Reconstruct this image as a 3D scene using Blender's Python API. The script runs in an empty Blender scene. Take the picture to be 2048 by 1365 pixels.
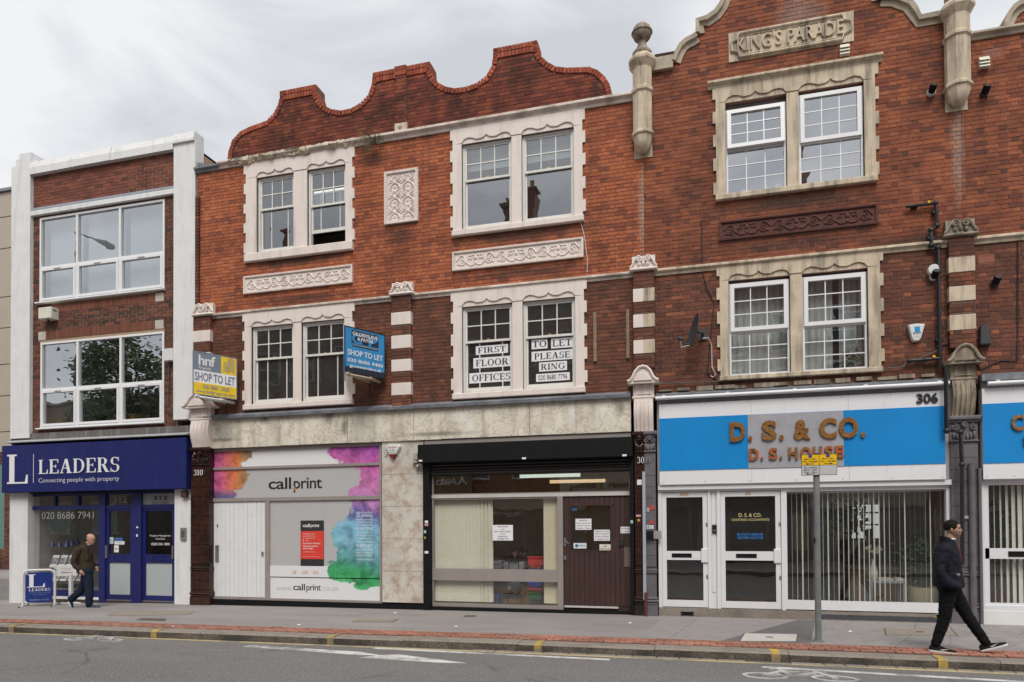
import bpy, math, random
from mathutils import Vector, Matrix
R = random.Random(7)
C = bpy.context.scene.collection
pi = math.pi; rad = math.radians
# ------------------------------------------------------------------ camera, world, sun, exposure
SC = bpy.context.scene
F = 1365.0; YAW, PITCH, ROLL, CY = 0.264235, 0.0154255, -0.0057835, 1027.33
CAM = Vector((0.0, -13.2, 1.74))
def _axes():
    fw = Vector((-math.sin(YAW), math.cos(YAW), 0)); r = Vector((math.cos(YAW), math.sin(YAW), 0)); u = Vector((0, 0, 1))
    c, s = math.cos(PITCH), math.sin(PITCH); fw, u = c*fw + s*u, c*u - s*fw
    c, s = math.cos(ROLL), math.sin(ROLL); r, u = c*r + s*u, c*u - s*r
    return r, u, fw
AR, AU, AF = _axes()
cd = bpy.data.cameras.new('camera'); cam = bpy.data.objects.new('camera', cd); C.objects.link(cam)
cd.sensor_width = 36; cd.lens = F/2048*36; cd.sensor_fit = 'HORIZONTAL'
cd.shift_y = (CY - 682.5)/2048; cd.clip_start = .1; cd.clip_end = 500
M4 = Matrix((AR, AU, -AF)).transposed().to_4x4(); M4.translation = CAM
cam.matrix_world = M4; SC.camera = cam
SUN_EL, SUN_AZ = rad(53), rad(166)
W = bpy.data.worlds.new('World'); SC.world = W; W.use_nodes = True
wn = W.node_tree; wn.nodes.clear()
def wnode(t, **k):
    n = wn.nodes.new(t)
    for a, b in k.items(): setattr(n, a, b)
    return n
sky = wnode('ShaderNodeTexSky', sky_type='NISHITA', sun_disc=False, sun_elevation=SUN_EL, sun_rotation=SUN_AZ)
tc = wnode('ShaderNodeTexCoord'); mp = wnode('ShaderNodeMapping'); mp.inputs['Scale'].default_value = (1, 1, 2.6)
wn.links.new(tc.outputs['Generated'], mp.inputs['Vector'])
n1 = wnode('ShaderNodeTexNoise'); n1.inputs['Scale'].default_value = 3.3; n1.inputs['Detail'].default_value = 7; n1.inputs['Roughness'].default_value = .52
n1.inputs['Distortion'].default_value = .5
wn.links.new(mp.outputs[0], n1.inputs['Vector'])
cr = wnode('ShaderNodeValToRGB'); e = cr.color_ramp.elements
e[0].position = .36; e[0].color = (3.75, 3.88, 4.08, 1); e[1].position = .62; e[1].color = (5.4, 5.45, 5.5, 1)
m_ = e.new(.48); m_.color = (4.5, 4.6, 4.76, 1)
wn.links.new(n1.outputs['Fac'], cr.inputs['Fac'])
mx = wnode('ShaderNodeMix', data_type='RGBA'); mx.inputs['Factor'].default_value = .94
wn.links.new(sky.outputs[0], mx.inputs['A']); wn.links.new(cr.outputs[0], mx.inputs['B'])
bg = wnode('ShaderNodeBackground'); bg.inputs['Strength'].default_value = .1
wn.links.new(mx.outputs['Result'], bg.inputs['Color'])
wo = wnode('ShaderNodeOutputWorld'); wn.links.new(bg.outputs[0], wo.inputs['Surface'])
sd = bpy.data.lights.new('sun', 'SUN'); sd.energy = 1.5; sd.angle = rad(30); sd.color = (1, .96, .9)
so = bpy.data.objects.new('sun', sd); C.objects.link(so); so.rotation_euler = (rad(37), 0, rad(14)); so.location = (0, -10, 30)
SC.view_settings.view_transform = 'Standard'; SC.view_settings.look = 'None'; SC.view_settings.gamma = 1
SC.view_settings.exposure = 0.78; SC.view_settings.use_curve_mapping = False
# ------------------------------------------------------------------ geometry helpers
def ray(px, py): return AF + AR*((px - 1024)/F) - AU*((py - CY)/F)
def U(px, py, y=0.0):                 # the point of the wall plane at depth y seen at a photo pixel
    d = ray(px, py); t = (y - CAM.y)/d.y
    return CAM.x + d.x*t, CAM.z + d.z*t
def UX(px, py, y=0.0): return U(px, py, y)[0]
def UZ(px, py, y=0.0): return U(px, py, y)[1]
def G(px, py, z=0.0):
    d = ray(px, py); t = (z - CAM.z)/d.z
    return CAM.x + d.x*t, CAM.y + d.y*t
def RC(l, t, r, b, y=0.0):            # rectangle on the wall: left,top,right,bottom pixels -> x0,x1,z0,z1
    x0, za = U(l, t, y); x1, zb = U(r, b, y)
    return x0, x1, zb, za
def lerp(a, b, t): return a + (b - a)*t
def interp(tab, x):
    if x <= tab[0][0]: return tab[0][1]
    for (a, b), (c, d) in zip(tab, tab[1:]):
        if x <= c: return b + (d - b)*(x - a)/(c - a)
    return tab[-1][1]
PF = [(-40, -.3), (-16, -.19), (-12.3, -.09), (-8.4, -.055), (-2.8, -.025), (0, 0.0), (6, .02), (20, .05)]
def pf(x): return interp(PF, x)
KF = [(-20, -4.14), (-12, -3.9), (-6, -3.68), (-2.6, -3.54), (2, -3.46), (8, -3.40)]
def ykerb(x): return interp(KF, x)
def ground_z(x, y):                   # pavement surface
    yk = ykerb(x); t = min(1, max(0, (y - yk)/(0 - yk)))
    return pf(x)*t

ORG = {}
class MB:
    def __init__(s): s.v = []; s.f = []
    def add(s, vs, fs):
        o = len(s.v); s.v += [tuple(p) for p in vs]; s.f += [tuple(o + i for i in f) for f in fs]; return s
    def box(s, x0, x1, y0, y1, z0, z1):
        if x0 > x1: x0, x1 = x1, x0
        if y0 > y1: y0, y1 = y1, y0
        if z0 > z1: z0, z1 = z1, z0
        return s.add([(x0,y0,z0),(x1,y0,z0),(x1,y1,z0),(x0,y1,z0),(x0,y0,z1),(x1,y0,z1),(x1,y1,z1),(x0,y1,z1)],
                     [(0,1,5,4),(1,2,6,5),(2,3,7,6),(3,0,4,7),(4,5,6,7),(3,2,1,0)])
    def cbox(s, x0, x1, y0, y1, z0, z1, c=.01):   # box with its front edges chamfered (front = -y)
        if x0 > x1: x0, x1 = x1, x0
        if z0 > z1: z0, z1 = z1, z0
        return s.add([(x0,y0+c,z0),(x1,y0+c,z0),(x1,y1,z0),(x0,y1,z0),(x0,y0+c,z1),(x1,y0+c,z1),(x1,y1,z1),(x0,y1,z1),
                      (x0+c,y0,z0+c),(x1-c,y0,z0+c),(x1-c,y0,z1-c),(x0+c,y0,z1-c)],
                     [(8,9,10,11),(0,1,9,8),(1,5,10,9),(5,4,11,10),(4,0,8,11),(1,2,6,5),(2,3,7,6),(3,0,4,7),(4,5,6,7),(3,2,1,0)])
    def rings(s, rs, cap=True, closed=True):
        n = len(rs[0]); o = len(s.v)
        for r in rs: s.v += [tuple(p) for p in r]
        for i in range(len(rs) - 1):
            for j in range(n if closed else n - 1):
                k = (j + 1) % n
                s.f.append((o+i*n+j, o+i*n+k, o+(i+1)*n+k, o+(i+1)*n+j))
        if cap:
            s.f.append(tuple(o + j for j in reversed(range(n)))); s.f.append(tuple(o + (len(rs)-1)*n + j for j in range(n)))
        return s
    def prism(s, poly, y0, y1):        # poly: (x,z) counter-clockwise seen from -y
        n = len(poly); a = sum(poly[i][0]*poly[(i+1) % n][1] - poly[(i+1) % n][0]*poly[i][1] for i in range(n))
        if a < 0: poly = poly[::-1]
        return s.add([(x, y0, z) for x, z in poly] + [(x, y1, z) for x, z in poly],
                     [tuple(range(n)), tuple(range(2*n-1, n-1, -1))] + [(i, n+i, n+(i+1) % n, (i+1) % n) for i in range(n)])
    def slab(s, poly, z0, z1):         # poly (x,y) ; z may be callables
        n = len(poly); a = sum(poly[i][0]*poly[(i+1) % n][1] - poly[(i+1) % n][0]*poly[i][1] for i in range(n))
        if a < 0: poly = poly[::-1]
        zz0 = z0 if callable(z0) else (lambda x, y: z0); zz1 = z1 if callable(z1) else (lambda x, y: z1)
        return s.add([(x, y, zz0(x, y)) for x, y in poly] + [(x, y, zz1(x, y)) for x, y in poly],
                     [tuple(range(n-1, -1, -1)), tuple(range(n, 2*n))] + [(i, (i+1) % n, n+(i+1) % n, n+i) for i in range(n)])
    def tube(s, pts, r, n=6, cap=True):
        pts = [Vector(p) for p in pts]; rs = []; m = len(pts); up = None
        for i, p in enumerate(pts):
            t = (pts[min(i+1, m-1)] - pts[max(i-1, 0)]).normalized()
            if up is None: up = Vector((0, 0, 1)) if abs(t.z) < .9 else Vector((0, 1, 0))
            a = t.cross(up)
            if a.length < 1e-5: a = t.cross(Vector((1, .3, 0)))
            a.normalize(); b = a.cross(t).normalized(); up = b
            rr = r[i] if isinstance(r, (list, tuple)) else r
            rs.append([p + a*(rr*math.cos(2*pi*k/n)) + b*(rr*math.sin(2*pi*k/n)) for k in range(n)])
        return s.rings(rs, cap)
    def lathe(s, prof, cx, cy, n=12, rot=0, sx=1, sy=1):   # prof: (r,z) bottom to top
        return s.rings([[(cx + sx*r*math.cos(2*pi*k/n+rot), cy + sy*r*math.sin(2*pi*k/n+rot), z) for k in range(n)] for r, z in prof])
    def ball(s, c, r, n=8, m=6, sc=(1, 1, 1)):
        return s.rings([[(c[0]+sc[0]*r*max(.02, math.sin(pi*i/m))*math.cos(2*pi*k/n), c[1]+sc[1]*r*max(.02, math.sin(pi*i/m))*math.sin(2*pi*k/n), c[2]-sc[2]*r*math.cos(pi*i/m)) for k in range(n)] for i in range(m+1)])
    def cyl(s, p, q, r, n=10): return s.tube([p, q], r, n)
    def frame(s, x0, x1, z0, z1, t, y0, y1):
        t = t if isinstance(t, (tuple, list)) else (t,)*4   # left,right,bottom,top
        s.box(x0, x0+t[0], y0, y1, z0, z1); s.box(x1-t[1], x1, y0, y1, z0, z1)
        s.box(x0+t[0], x1-t[1], y0, y1, z0, z0+t[2]); s.box(x0+t[0], x1-t[1], y0, y1, z1-t[3], z1); return s
    def xf(s, fn): s.v = [tuple(fn(Vector(p))) for p in s.v]; return s
    def build(s, name, m, parent=None, smooth=None, origin=None):
        me = bpy.data.meshes.new(name)
        if origin is None:
            if parent is not None: origin = ORG[parent.name]
            else:
                xs, ys, zs = zip(*s.v); origin = Vector(((min(xs)+max(xs))/2, (min(ys)+max(ys))/2, min(zs)))
        origin = Vector(origin)
        me.from_pydata([(p[0]-origin.x, p[1]-origin.y, p[2]-origin.z) for p in s.v], [], s.f)
        me.materials.append(m); me.validate()
        if smooth is not None:
            me.polygons.foreach_set('use_smooth', [True]*len(me.polygons))
            me.set_sharp_from_angle(angle=rad(smooth))
        me.update()
        o = bpy.data.objects.new(name, me); C.objects.link(o)
        if parent is None: o.location = origin
        else:
            o.parent = parent; o.location = origin - ORG[parent.name]
        ORG[o.name] = origin
        return o
def tag(o, label=None, cat=None, group=None, kind=None):
    for k, v in (('label', label), ('category', cat), ('group', group), ('kind', kind)):
        if v: o[k] = v
    return o
def thing(name, label, cat, loc=(0, 0, 0), group=None):
    o = bpy.data.objects.new(name, None); o.empty_display_size = .1; C.objects.link(o); o.location = loc; ORG[o.name] = Vector(loc)
    return tag(o, label, cat, group)
def inst(src, name, parent, loc, rot=(0, 0, 0), scale=(1, 1, 1)):   # shares mesh data
    o = bpy.data.objects.new(name, src); C.objects.link(o); o.parent = parent
    o.location = Vector(loc) - (ORG[parent.name] if parent else Vector()); o.rotation_euler = rot; o.scale = scale
    ORG[o.name] = Vector(loc); return o
# ------------------------------------------------------------------ materials
class NB:
    def __init__(s, name):
        s.m = bpy.data.materials.new(name); s.m.use_nodes = True; s.t = s.m.node_tree; s.t.nodes.clear()
        s.geo = s.t.nodes.new('ShaderNodeNewGeometry'); s.P = s.geo.outputs['Position']
    def n(s, t, **k):
        q = s.t.nodes.new(t)
        for a, b in k.items(): setattr(q, a, b)
        return q
    def st(s, sock, v):
        if isinstance(v, bpy.types.NodeSocket): s.t.links.new(v, sock)
        elif isinstance(v, (tuple, list)):
            v = tuple(v)
            if sock.type == 'RGBA' and len(v) == 3: v += (1,)
            sock.default_value = v
        else: sock.default_value = v
    def map(s, sc=(1, 1, 1), loc=(0, 0, 0), rot=(0, 0, 0), v=None):
        q = s.n('ShaderNodeMapping'); s.st(q.inputs['Vector'], v or s.P); q.inputs['Scale'].default_value = sc; q.inputs['Location'].default_value = loc; q.inputs['Rotation'].default_value = rot
        return q.outputs[0]
    def noise(s, scale, detail=3, rough=.5, v=None, dist=0):
        q = s.n('ShaderNodeTexNoise'); s.st(q.inputs['Vector'], v or s.P); q.inputs['Scale'].default_value = scale; q.inputs['Detail'].default_value = detail
        q.inputs['Roughness'].default_value = rough; q.inputs['Distortion'].default_value = dist; return q.outputs['Fac']
    def voro(s, scale, feature='F1', v=None, out='Distance'):
        q = s.n('ShaderNodeTexVoronoi', feature=feature); s.st(q.inputs['Vector'], v or s.P); q.inputs['Scale'].default_value = scale; return q.outputs[out]
    def ramp(s, fac, pts, interp='LINEAR'):
        q = s.n('ShaderNodeValToRGB'); s.st(q.inputs['Fac'], fac); el = q.color_ramp.elements; q.color_ramp.interpolation = interp
        while len(el) < len(pts): el.new(.5)
        for x, (p, c) in zip(el, pts):
            x.position = p; c = (c,)*3 if not isinstance(c, (tuple, list)) else c; x.color = tuple(c) + (1,)
        return q.outputs['Color']
    def mr(s, v, a, b, c=0., d=1.):
        q = s.n('ShaderNodeMapRange'); s.st(q.inputs['Value'], v)
        for i, x in zip((1, 2, 3, 4), (a, b, c, d)): q.inputs[i].default_value = x
        return q.outputs[0]
    def math(s, op, a, b=0., c=None):
        q = s.n('ShaderNodeMath', operation=op); s.st(q.inputs[0], a); s.st(q.inputs[1], b)
        if c is not None: s.st(q.inputs[2], c)
        return q.outputs[0]
    def vec(s, op, a, b):
        q = s.n('ShaderNodeVectorMath', operation=op); s.st(q.inputs[0], a); s.st(q.inputs[1], b)
        return q.outputs['Value'] if op in ('LENGTH', 'DOT_PRODUCT', 'DISTANCE') else q.outputs[0]
    def mix(s, f, a, b, blend='MIX'):
        q = s.n('ShaderNodeMix', data_type='RGBA', blend_type=blend); s.st(q.inputs['Factor'], f)
        ins = [i for i in q.inputs if i.type == 'RGBA']; s.st(ins[0], a); s.st(ins[1], b)
        return [o for o in q.outputs if o.type == 'RGBA'][0]
    def blob(s, x, z, rx, rz, ns=3., na=.5, soft=.5):     # 0..1 mask round a point of the wall
        d = s.vec('LENGTH', s.map((1/rx, 0, 1/rz), (-x/rx, 0, -z/rz)), (0, 0, 0))
        d = s.math('ADD', d, s.math('MULTIPLY', s.math('SUBTRACT', s.noise(ns, 4, .6), .5), na*2))
        return s.mr(d, 1, 1 - soft)
    def out(s, col, rough=.6, bump=None, bs=.3, bd=.01, metal=0., spec=.5, emit=None, es=0.):
        b = s.n('ShaderNodeBsdfPrincipled'); s.st(b.inputs['Base Color'], col); s.st(b.inputs['Roughness'], rough); s.st(b.inputs['Metallic'], metal)
        s.st(b.inputs['Specular IOR Level'], spec)
        if emit is not None: s.st(b.inputs['Emission Color'], emit); b.inputs['Emission Strength'].default_value = es
        if bump is not None:
            q = s.n('ShaderNodeBump'); s.st(q.inputs['Height'], bump); q.inputs['Strength'].default_value = bs; q.inputs['Distance'].default_value = bd
            s.t.links.new(q.outputs[0], b.inputs['Normal'])
        o = s.n('ShaderNodeOutputMaterial'); s.t.links.new(b.outputs[0], o.inputs[0]); return s.m
_MC = {}
def mat(name, col, rough=.6, var=.12, scale=5., metal=0., spec=.5, dirt=None, dl=(.5, .75), da=.7, streak=False, bump=0., bsc=40.):
    if name in _MC: return _MC[name]
    b = NB(name); n = b.noise(scale, 4, .6)
    c = b.mix(1., col, b.ramp(n, [(.25, 1-var), (.75, 1+var)]), 'MULTIPLY')
    if dirt:
        d = b.noise(2.3, 5, .65, b.map((3.2, 3.2, .35) if streak else (1, 1, 1)))
        c = b.mix(b.math('MULTIPLY', b.mr(d, dl[0], dl[1]), da), c, dirt)
    _MC[name] = b.out(c, rough, b.noise(bsc, 3) if bump else None, bump, .01, metal, spec); return _MC[name]
def glass(name, refl=.1, tint=(.75, .8, .8), rough=.0, haze=0.):
    if name in _MC: return _MC[name]
    b = NB(name); cs = b.math('ABSOLUTE', b.vec('DOT_PRODUCT', b.geo.outputs['Incoming'], b.geo.outputs['Normal']))
    f = b.math('MINIMUM', b.math('ADD', b.math('MULTIPLY', b.math('POWER', b.math('SUBTRACT', 1., cs), 5.), .9), .05 + refl), .95)
    tr = b.n('ShaderNodeBsdfTransparent'); tr.inputs['Color'].default_value = tint + (1,)
    gl = b.n('ShaderNodeBsdfGlossy'); gl.inputs['Roughness'].default_value = rough; gl.inputs['Color'].default_value = (.95, .97, 1, 1)
    bp = b.n('ShaderNodeBump'); b.st(bp.inputs['Height'], b.noise(1.4, 2)); bp.inputs['Strength'].default_value = .12; bp.inputs['Distance'].default_value = .02
    b.t.links.new(bp.outputs[0], gl.inputs['Normal'])
    ms = b.n('ShaderNodeMixShader'); b.st(ms.inputs[0], f); b.t.links.new(tr.outputs[0], ms.inputs[1]); b.t.links.new(gl.outputs[0], ms.inputs[2]); sh = ms.outputs[0]
    if haze:  # thin dirt film, also lifting near-black panes in place of reflections
        df = b.n('ShaderNodeBsdfDiffuse'); df.inputs['Color'].default_value = (.6, .6, .58, 1)
        m2 = b.n('ShaderNodeMixShader'); b.st(m2.inputs[0], b.math('MULTIPLY', b.noise(3, 5, .7), haze*2)); b.t.links.new(sh, m2.inputs[1]); b.t.links.new(df.outputs[0], m2.inputs[2]); sh = m2.outputs[0]
    o = b.n('ShaderNodeOutputMaterial'); b.t.links.new(sh, o.inputs[0]); _MC[name] = b.m; return b.m
def emis(name, col, s):
    b = NB(name); return b.out((.8, .8, .8), .5, emit=col, es=s)
def brickmat(name, pts, soot=(.045, .028, .024), sl=(.52, .72), sa=.6, stains=(), grain=.25):
    b = NB(name); oi = b.n('ShaderNodeObjectInfo')
    r = b.math('FRACT', b.math('ADD', b.math('MULTIPLY', oi.outputs['Random'], 7.13), b.geo.outputs['Random Per Island']))
    c = b.ramp(r, pts)
    c = b.mix(1., c, b.ramp(b.noise(38, 4, .7), [(.25, 1-grain), (.75, 1+grain)]), 'MULTIPLY')
    c = b.mix(1., c, b.ramp(b.noise(1.1, 3, .6, b.map((1, 1, 1.6))), [(.3, .78), (.7, 1.16)]), 'MULTIPLY')
    s = b.noise(.8, 5, .62, b.map((1, 1, 1.4), (3.1, 0, 1.7)))
    c = b.mix(b.math('MULTIPLY', b.mr(s, sl[0], sl[1]), sa), c, soot)
    c = b.mix(b.math('MULTIPLY', b.mr(b.noise(1., 4, .6, b.map((2.6, 1, .28), (1.3, 0, .4))), .5, .7), sa*.6), c, soot)
    for (x, z, rx, rz, col, a) in stains:
        c = b.mix(b.math('MULTIPLY', b.blob(x, z, rx, rz, 5, .45, .7), a), c, col)
    return b.out(c, .88, b.noise(70, 3, .6), .5, .006, spec=.25)
# ------------------------------------------------------------------ lettering
_FC = {}
def _bfont(s, bold=0., space=1.):
    k = (s, bold, space)
    if k not in _FC:
        cu = bpy.data.curves.new('lettering', 'FONT'); cu.body = s; cu.offset = bold; cu.resolution_u = 3; cu.space_character = space
        o = bpy.data.objects.new('lettering', cu); me = o.to_mesh()
        vs = [tuple(v.co) for v in me.vertices]; fs = [tuple(p.vertices) for p in me.polygons]
        o.to_mesh_clear(); bpy.data.objects.remove(o); bpy.data.curves.remove(cu); _FC[k] = (vs, fs)
    return _FC[k]
CAPH = None
def flat(origin, u=(1, 0, 0), v=(0, 0, 1), n=(0, -1, 0)):
    o, u, v, n = Vector(origin), Vector(u).normalized(), Vector(v).normalized(), Vector(n).normalized()
    return lambda p: o + u*p[0] + v*p[1] + n*p[2]
WALL = lambda y: flat((0, y, 0))
def lay(name, m, parent, vs, fs, x0, x1, z0, h, base, cap, fr, d, flip=False):
    xs = [p[0] for p in vs]; a, b_ = min(xs), max(xs); sx = (x1-x0)/(b_-a); sz = h/(cap-base); mb = MB()
    P = [((p[0]-a)*sx + x0, (p[1]-base)*sz + z0) for p in vs]
    if d <= .004:
        mb.add([fr((p[0], p[1], d)) for p in P], fs)
    else:
        nv = len(P); ed = {}
        for f in fs:
            for i in range(len(f)):
                e_ = (f[i], f[(i+1) % len(f)]); ed[e_] = 1
        side = [(b2, a2, a2+nv, b2+nv) for (a2, b2) in ed if (b2, a2) not in ed]
        mb.add([fr((p[0], p[1], d)) for p in P] + [fr((p[0], p[1], .0005)) for p in P], list(fs) + side)
    return mb.build(name, m, parent)
def text(parent, m, s, x0, x1, z0, h, fr, d=.003, bold=0., space=1., name='lettering'):
    global CAPH
    if CAPH is None: CAPH = max(p[1] for p in _bfont('H')[0])
    vs, fs = _bfont(s, bold, space)
    return lay(name, m, parent, vs, fs, x0, x1, z0, h, 0, CAPH, fr, d)
# a small roman (serif) capital alphabet: pieces are rectangles, slanted bars and tapered bowls
def _gl():
    T, H, S = .17, .055, .075; g = {}
    def stem(x, y0=0., y1=1., t=T): return [(x, y0, x+t, y1), (x-S, y0, x+t+S, y0+H), (x-S, y1-H, x+t+S, y1)]
    def q(x0, y0, x1, y1): return (x0, y0, x1, y1)
    def bar(x0, y0, x1, y1, t): return ('p', [(x0, y0), (x0+t, y0), (x1+t, y1), (x1, y1)])
    def arc(cx, cy, rx, ry, a0, a1, t=T, h=H, n=18):
        o = []; i_ = []
        for k in range(n+1):
            a = rad(a0 + (a1-a0)*k/n); c, s_ = math.cos(a), math.sin(a); th = h + (t-h)*abs(c)**1.5
            o.append((cx+rx*c, cy+ry*s_)); i_.append((cx+(rx-th)*c, cy+(ry-max(h, th*.5))*s_))
        return ('s', o, i_)
    g['L'] = (.72, stem(.08) + [q(.08, 0, .68, H), ('p', [(.60, 0), (.70, 0), (.70, .30), (.66, .30)])])
    g['E'] = (.74, stem(.08) + [q(.08, 0, .68, H), q(.08, 1-H, .66, 1), q(.2, .49, .5, .54), ('p', [(.60, 0), (.70, 0), (.71, .28), (.67, .28)]), ('p', [(.6, 1), (.67, 1), (.68, .75), (.64, .75)]), q(.47, .40, .51, .63)])
    g['F'] = (.68, stem(.08) + [q(.08, 1-H, .66, 1), q(.2, .49, .5, .54), ('p', [(.6, 1), (.67, 1), (.68, .75), (.64, .75)]), q(.47, .40, .51, .63)])
    g['I'] = (.36, stem(.09)); g['T'] = (.76, stem(.3) + [q(.04, 1-H, .74, 1), ('p', [(.03, 1), (.1, 1), (.07, .74), (.03, .74)]), ('p', [(.68, 1), (.75, 1), (.75, .74), (.71, .74)])])
    g['A'] = (.88, [bar(.04, 0, .38, 1, .08), bar(.58, 0, .34, 1, .19), q(.2, .33, .62, .38), q(0, 0, .24, H), q(.5, 0, .88, H)])
    g['D'] = (.86, stem(.08) + [arc(.32, .5, .5, .5, -90, 90), q(.08, 0, .34, H), q(.08, 1-H, .34, 1)])
    g['R'] = (.84, stem(.08) + [arc(.34, .74, .34, .26, -90, 90), q(.08, 1-H, .36, 1), q(.2, .48, .36, .53), bar(.60, 0, .34, .5, .19), q(.6, 0, .86, H)])
    g['P'] = (.72, stem(.08) + [arc(.34, .73, .34, .27, -90, 90), q(.08, 1-H, .36, 1), q(.2, .46, .36, .51)])
    g['O'] = (.88, [arc(.44, .5, .42, .52, 0, 360, n=36)])
    g['C'] = (.82, [arc(.46, .5, .44, .52, 40, 320, n=30), q(.74, .68, .78, 1)])
    g['G'] = (.88, [arc(.46, .5, .44, .52, 40, 325, n=30), q(.74, .68, .78, 1), q(.66, 0.05, .82, .44), q(.58, .40, .9, .45)])
    g['S'] = (.66, [arc(.33, .745, .29, .27, 35, 262, .15), arc(.33, .26, .31, .275, -145, 92, .15), q(.56, .72, .6, 1), q(.04, 0, .08, .28)])
    g['N'] = (.92, [q(.1, 0, .16, 1), q(.74, 0, .80, 1), bar(.62, 0, .09, 1, .18), q(0, 0, .27, H), q(.63, 1-H, .92, 1), q(0, 1-H, .2, 1)])
    g['0'] = (.62, [arc(.31, .5, .29, .51, 0, 360, .13, n=30)]); g['1'] = (.44, stem(.16, t=.12) + [bar(.06, .84, .16, .98, .06)])
    g['2'] = (.6, [arc(.29, .72, .26, .28, -25, 170, .13), bar(.04, .02, .42, .62, .13), q(.04, 0, .56, .12), q(.5, .05, .56, .24)])
    g['3'] = (.6, [arc(.27, .75, .25, .25, -80, 160, .13), arc(.27, .27, .29, .28, -160, 85, .13)])
    g['6'] = (.62, [arc(.31, .31, .29, .32, 0, 360, .13, n=26), arc(.46, .45, .44, .56, 95, 190, .13)])
    g['7'] = (.58, [q(.05, .88, .56, 1), bar(.16, 0, .46, .92, .1), q(.04, .74, .09, 1)])
    g['8'] = (.6, [arc(.3, .75, .24, .26, 0, 360, .12, n=24), arc(.3, .26, .28, .28, 0, 360, .13, n=24)])
    g['9'] = (.62, [arc(.31, .69, .29, .32, 0, 360, .13, n=26), arc(.16, .55, .44, .56, -85, 10, .13)])
    return g
GL = _gl()
def serif(parent, m, s, x0, x1, z0, h, fr, d=.003, name='lettering', gap=.09):
    pcs = []; x = 0
    for ch in s:
        if ch == ' ': x += .38; continue
        w, ps = GL[ch]
        for p in ps:
            if p[0] == 'p': pcs.append([(a+x, b) for a, b in p[1]])
            elif p[0] == 's':
                o, i_ = p[1], p[2]
                for k in range(len(o)-1): pcs.append([(o[k][0]+x, o[k][1]), (o[k+1][0]+x, o[k+1][1]), (i_[k+1][0]+x, i_[k+1][1]), (i_[k][0]+x, i_[k][1])])
            else: pcs.append([(p[0]+x, p[1]), (p[2]+x, p[1]), (p[2]+x, p[3]), (p[0]+x, p[3])])
        x += w + gap
    xs = [a for p in pcs for a, b in p]; a0 = min(xs); sx = (x1-x0)/(max(xs)-a0); mb = MB()
    for k, p in enumerate(pcs):
        ar = sum(p[i][0]*p[(i+1) % len(p)][1]-p[(i+1) % len(p)][0]*p[i][1] for i in range(len(p)))
        if ar < 0: p = p[::-1]
        dd = d + (k % 9)*.00025; n = len(p)
        Q = [((a-a0)*sx+x0, b*h+z0) for a, b in p]
        mb.add([fr((a, b, dd)) for a, b in Q] + [fr((a, b, .0004)) for a, b in Q], [tuple(range(n))] + [((i+1) % n, i, n+i, n+(i+1) % n) for i in range(n)])
    return mb.build(name, m, parent)
# ------------------------------------------------------------------ shared materials
WHT = mat('white_painted_render', (.74, .74, .73), .7, .06, 3, dirt=(.42, .41, .38), dl=(.52, .8), da=.55, streak=True)
CORN = mat('dirty_cream_moulding', (.70, .61, .54), .8, .12, 5, dirt=(.22, .18, .14), dl=(.42, .68), da=.8, bump=.3, bsc=20)
PINK = mat('cream_painted_stone', (.76, .67, .615), .7, .05, 3, dirt=(.36, .30, .25), dl=(.52, .8), da=.55, streak=True)
STONE = mat('weathered_bath_stone', (.60, .50, .37), .85, .16, 4, dirt=(.13, .11, .088), dl=(.45, .72), da=.85, streak=True, bump=.3)
STONED = mat('sooty_stone', (.34, .28, .21), .85, .2, 6, dirt=(.06, .052, .045), dl=(.42, .66), da=.85, streak=True, bump=.3)
LEAD = mat('lead_sheet', (.16, .17, .19), .5, .3, 6, dirt=(.35, .36, .37), dl=(.5, .75), da=.6, bump=.2, bsc=12)
UPVC = mat('white_upvc', (.80, .80, .81), .35, .03, 3)
SASHW = mat('old_white_sash_paint', (.72, .70, .66), .5, .08, 12, dirt=(.4, .37, .32), dl=(.6, .8), da=.5)
ALU = mat('brown_grey_aluminium', (.30, .265, .245), .42, .08, 4, spec=.5)
ALUL = mat('pale_aluminium', (.55, .52, .5), .35, .1, 5)
BLK = mat('black_paint', (.006, .006, .0065), .65, .3, 6, spec=.22, dirt=(.013, .0125, .012), dl=(.5, .8), da=.4, streak=True)
BLUEP = mat('navy_blue_paint', (.011, .016, .115), .45, .15, 5, dirt=(.02, .02, .06), dl=(.55, .8), da=.5)
GREYP = mat('grey_purple_pier_paint', (.135, .122, .135), .55, .15, 5, dirt=(.05, .045, .05), dl=(.5, .75), da=.6, bump=.15)
TILE = mat('oxblood_glazed_tile', (.045, .017, .012), .22, .5, 9, dirt=(.012, .009, .008), dl=(.48, .6), da=.8)
DOORW = mat('white_door_paint', (.73, .735, .74), .5, .05, 5, dirt=(.5, .5, .5), dl=(.6, .85), da=.4, streak=True)
BROWN = mat('chocolate_door_paint', (.052, .026, .022), .5, .15, 5, dirt=(.09, .06, .05), dl=(.58, .8), da=.4)
WALLIN = mat('interior_wall', (.40, .385, .35), .9)
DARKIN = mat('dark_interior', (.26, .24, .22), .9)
OCHRE = mat('ochre_interior_wall', (.62, .44, .20), .9)
LGREY = mat('light_grey_board', (.6, .6, .6), .5, .03)
WOOD = mat('timber', (.33, .21, .1), .7, .25, 12)
MORT = mat('lime_mortar', (.30, .20, .145), .95, .25, 12, dirt=(.08, .055, .045), dl=(.45, .65), da=.7)
MORTB = mat('buff_mortar', (.38, .27, .175), .95, .15, 12)
MORTP = mat('pinkish_mortar', (.27, .135, .105), .95, .2, 12, dirt=(.12, .075, .06), dl=(.5, .7), da=.6)
MORTD = mat('dark_mortar', (.15, .088, .068), .95, .25, 12)
CREMB = mat('cream_blind_fabric', (.78, .76, .62), .8, .05, 8)
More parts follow.
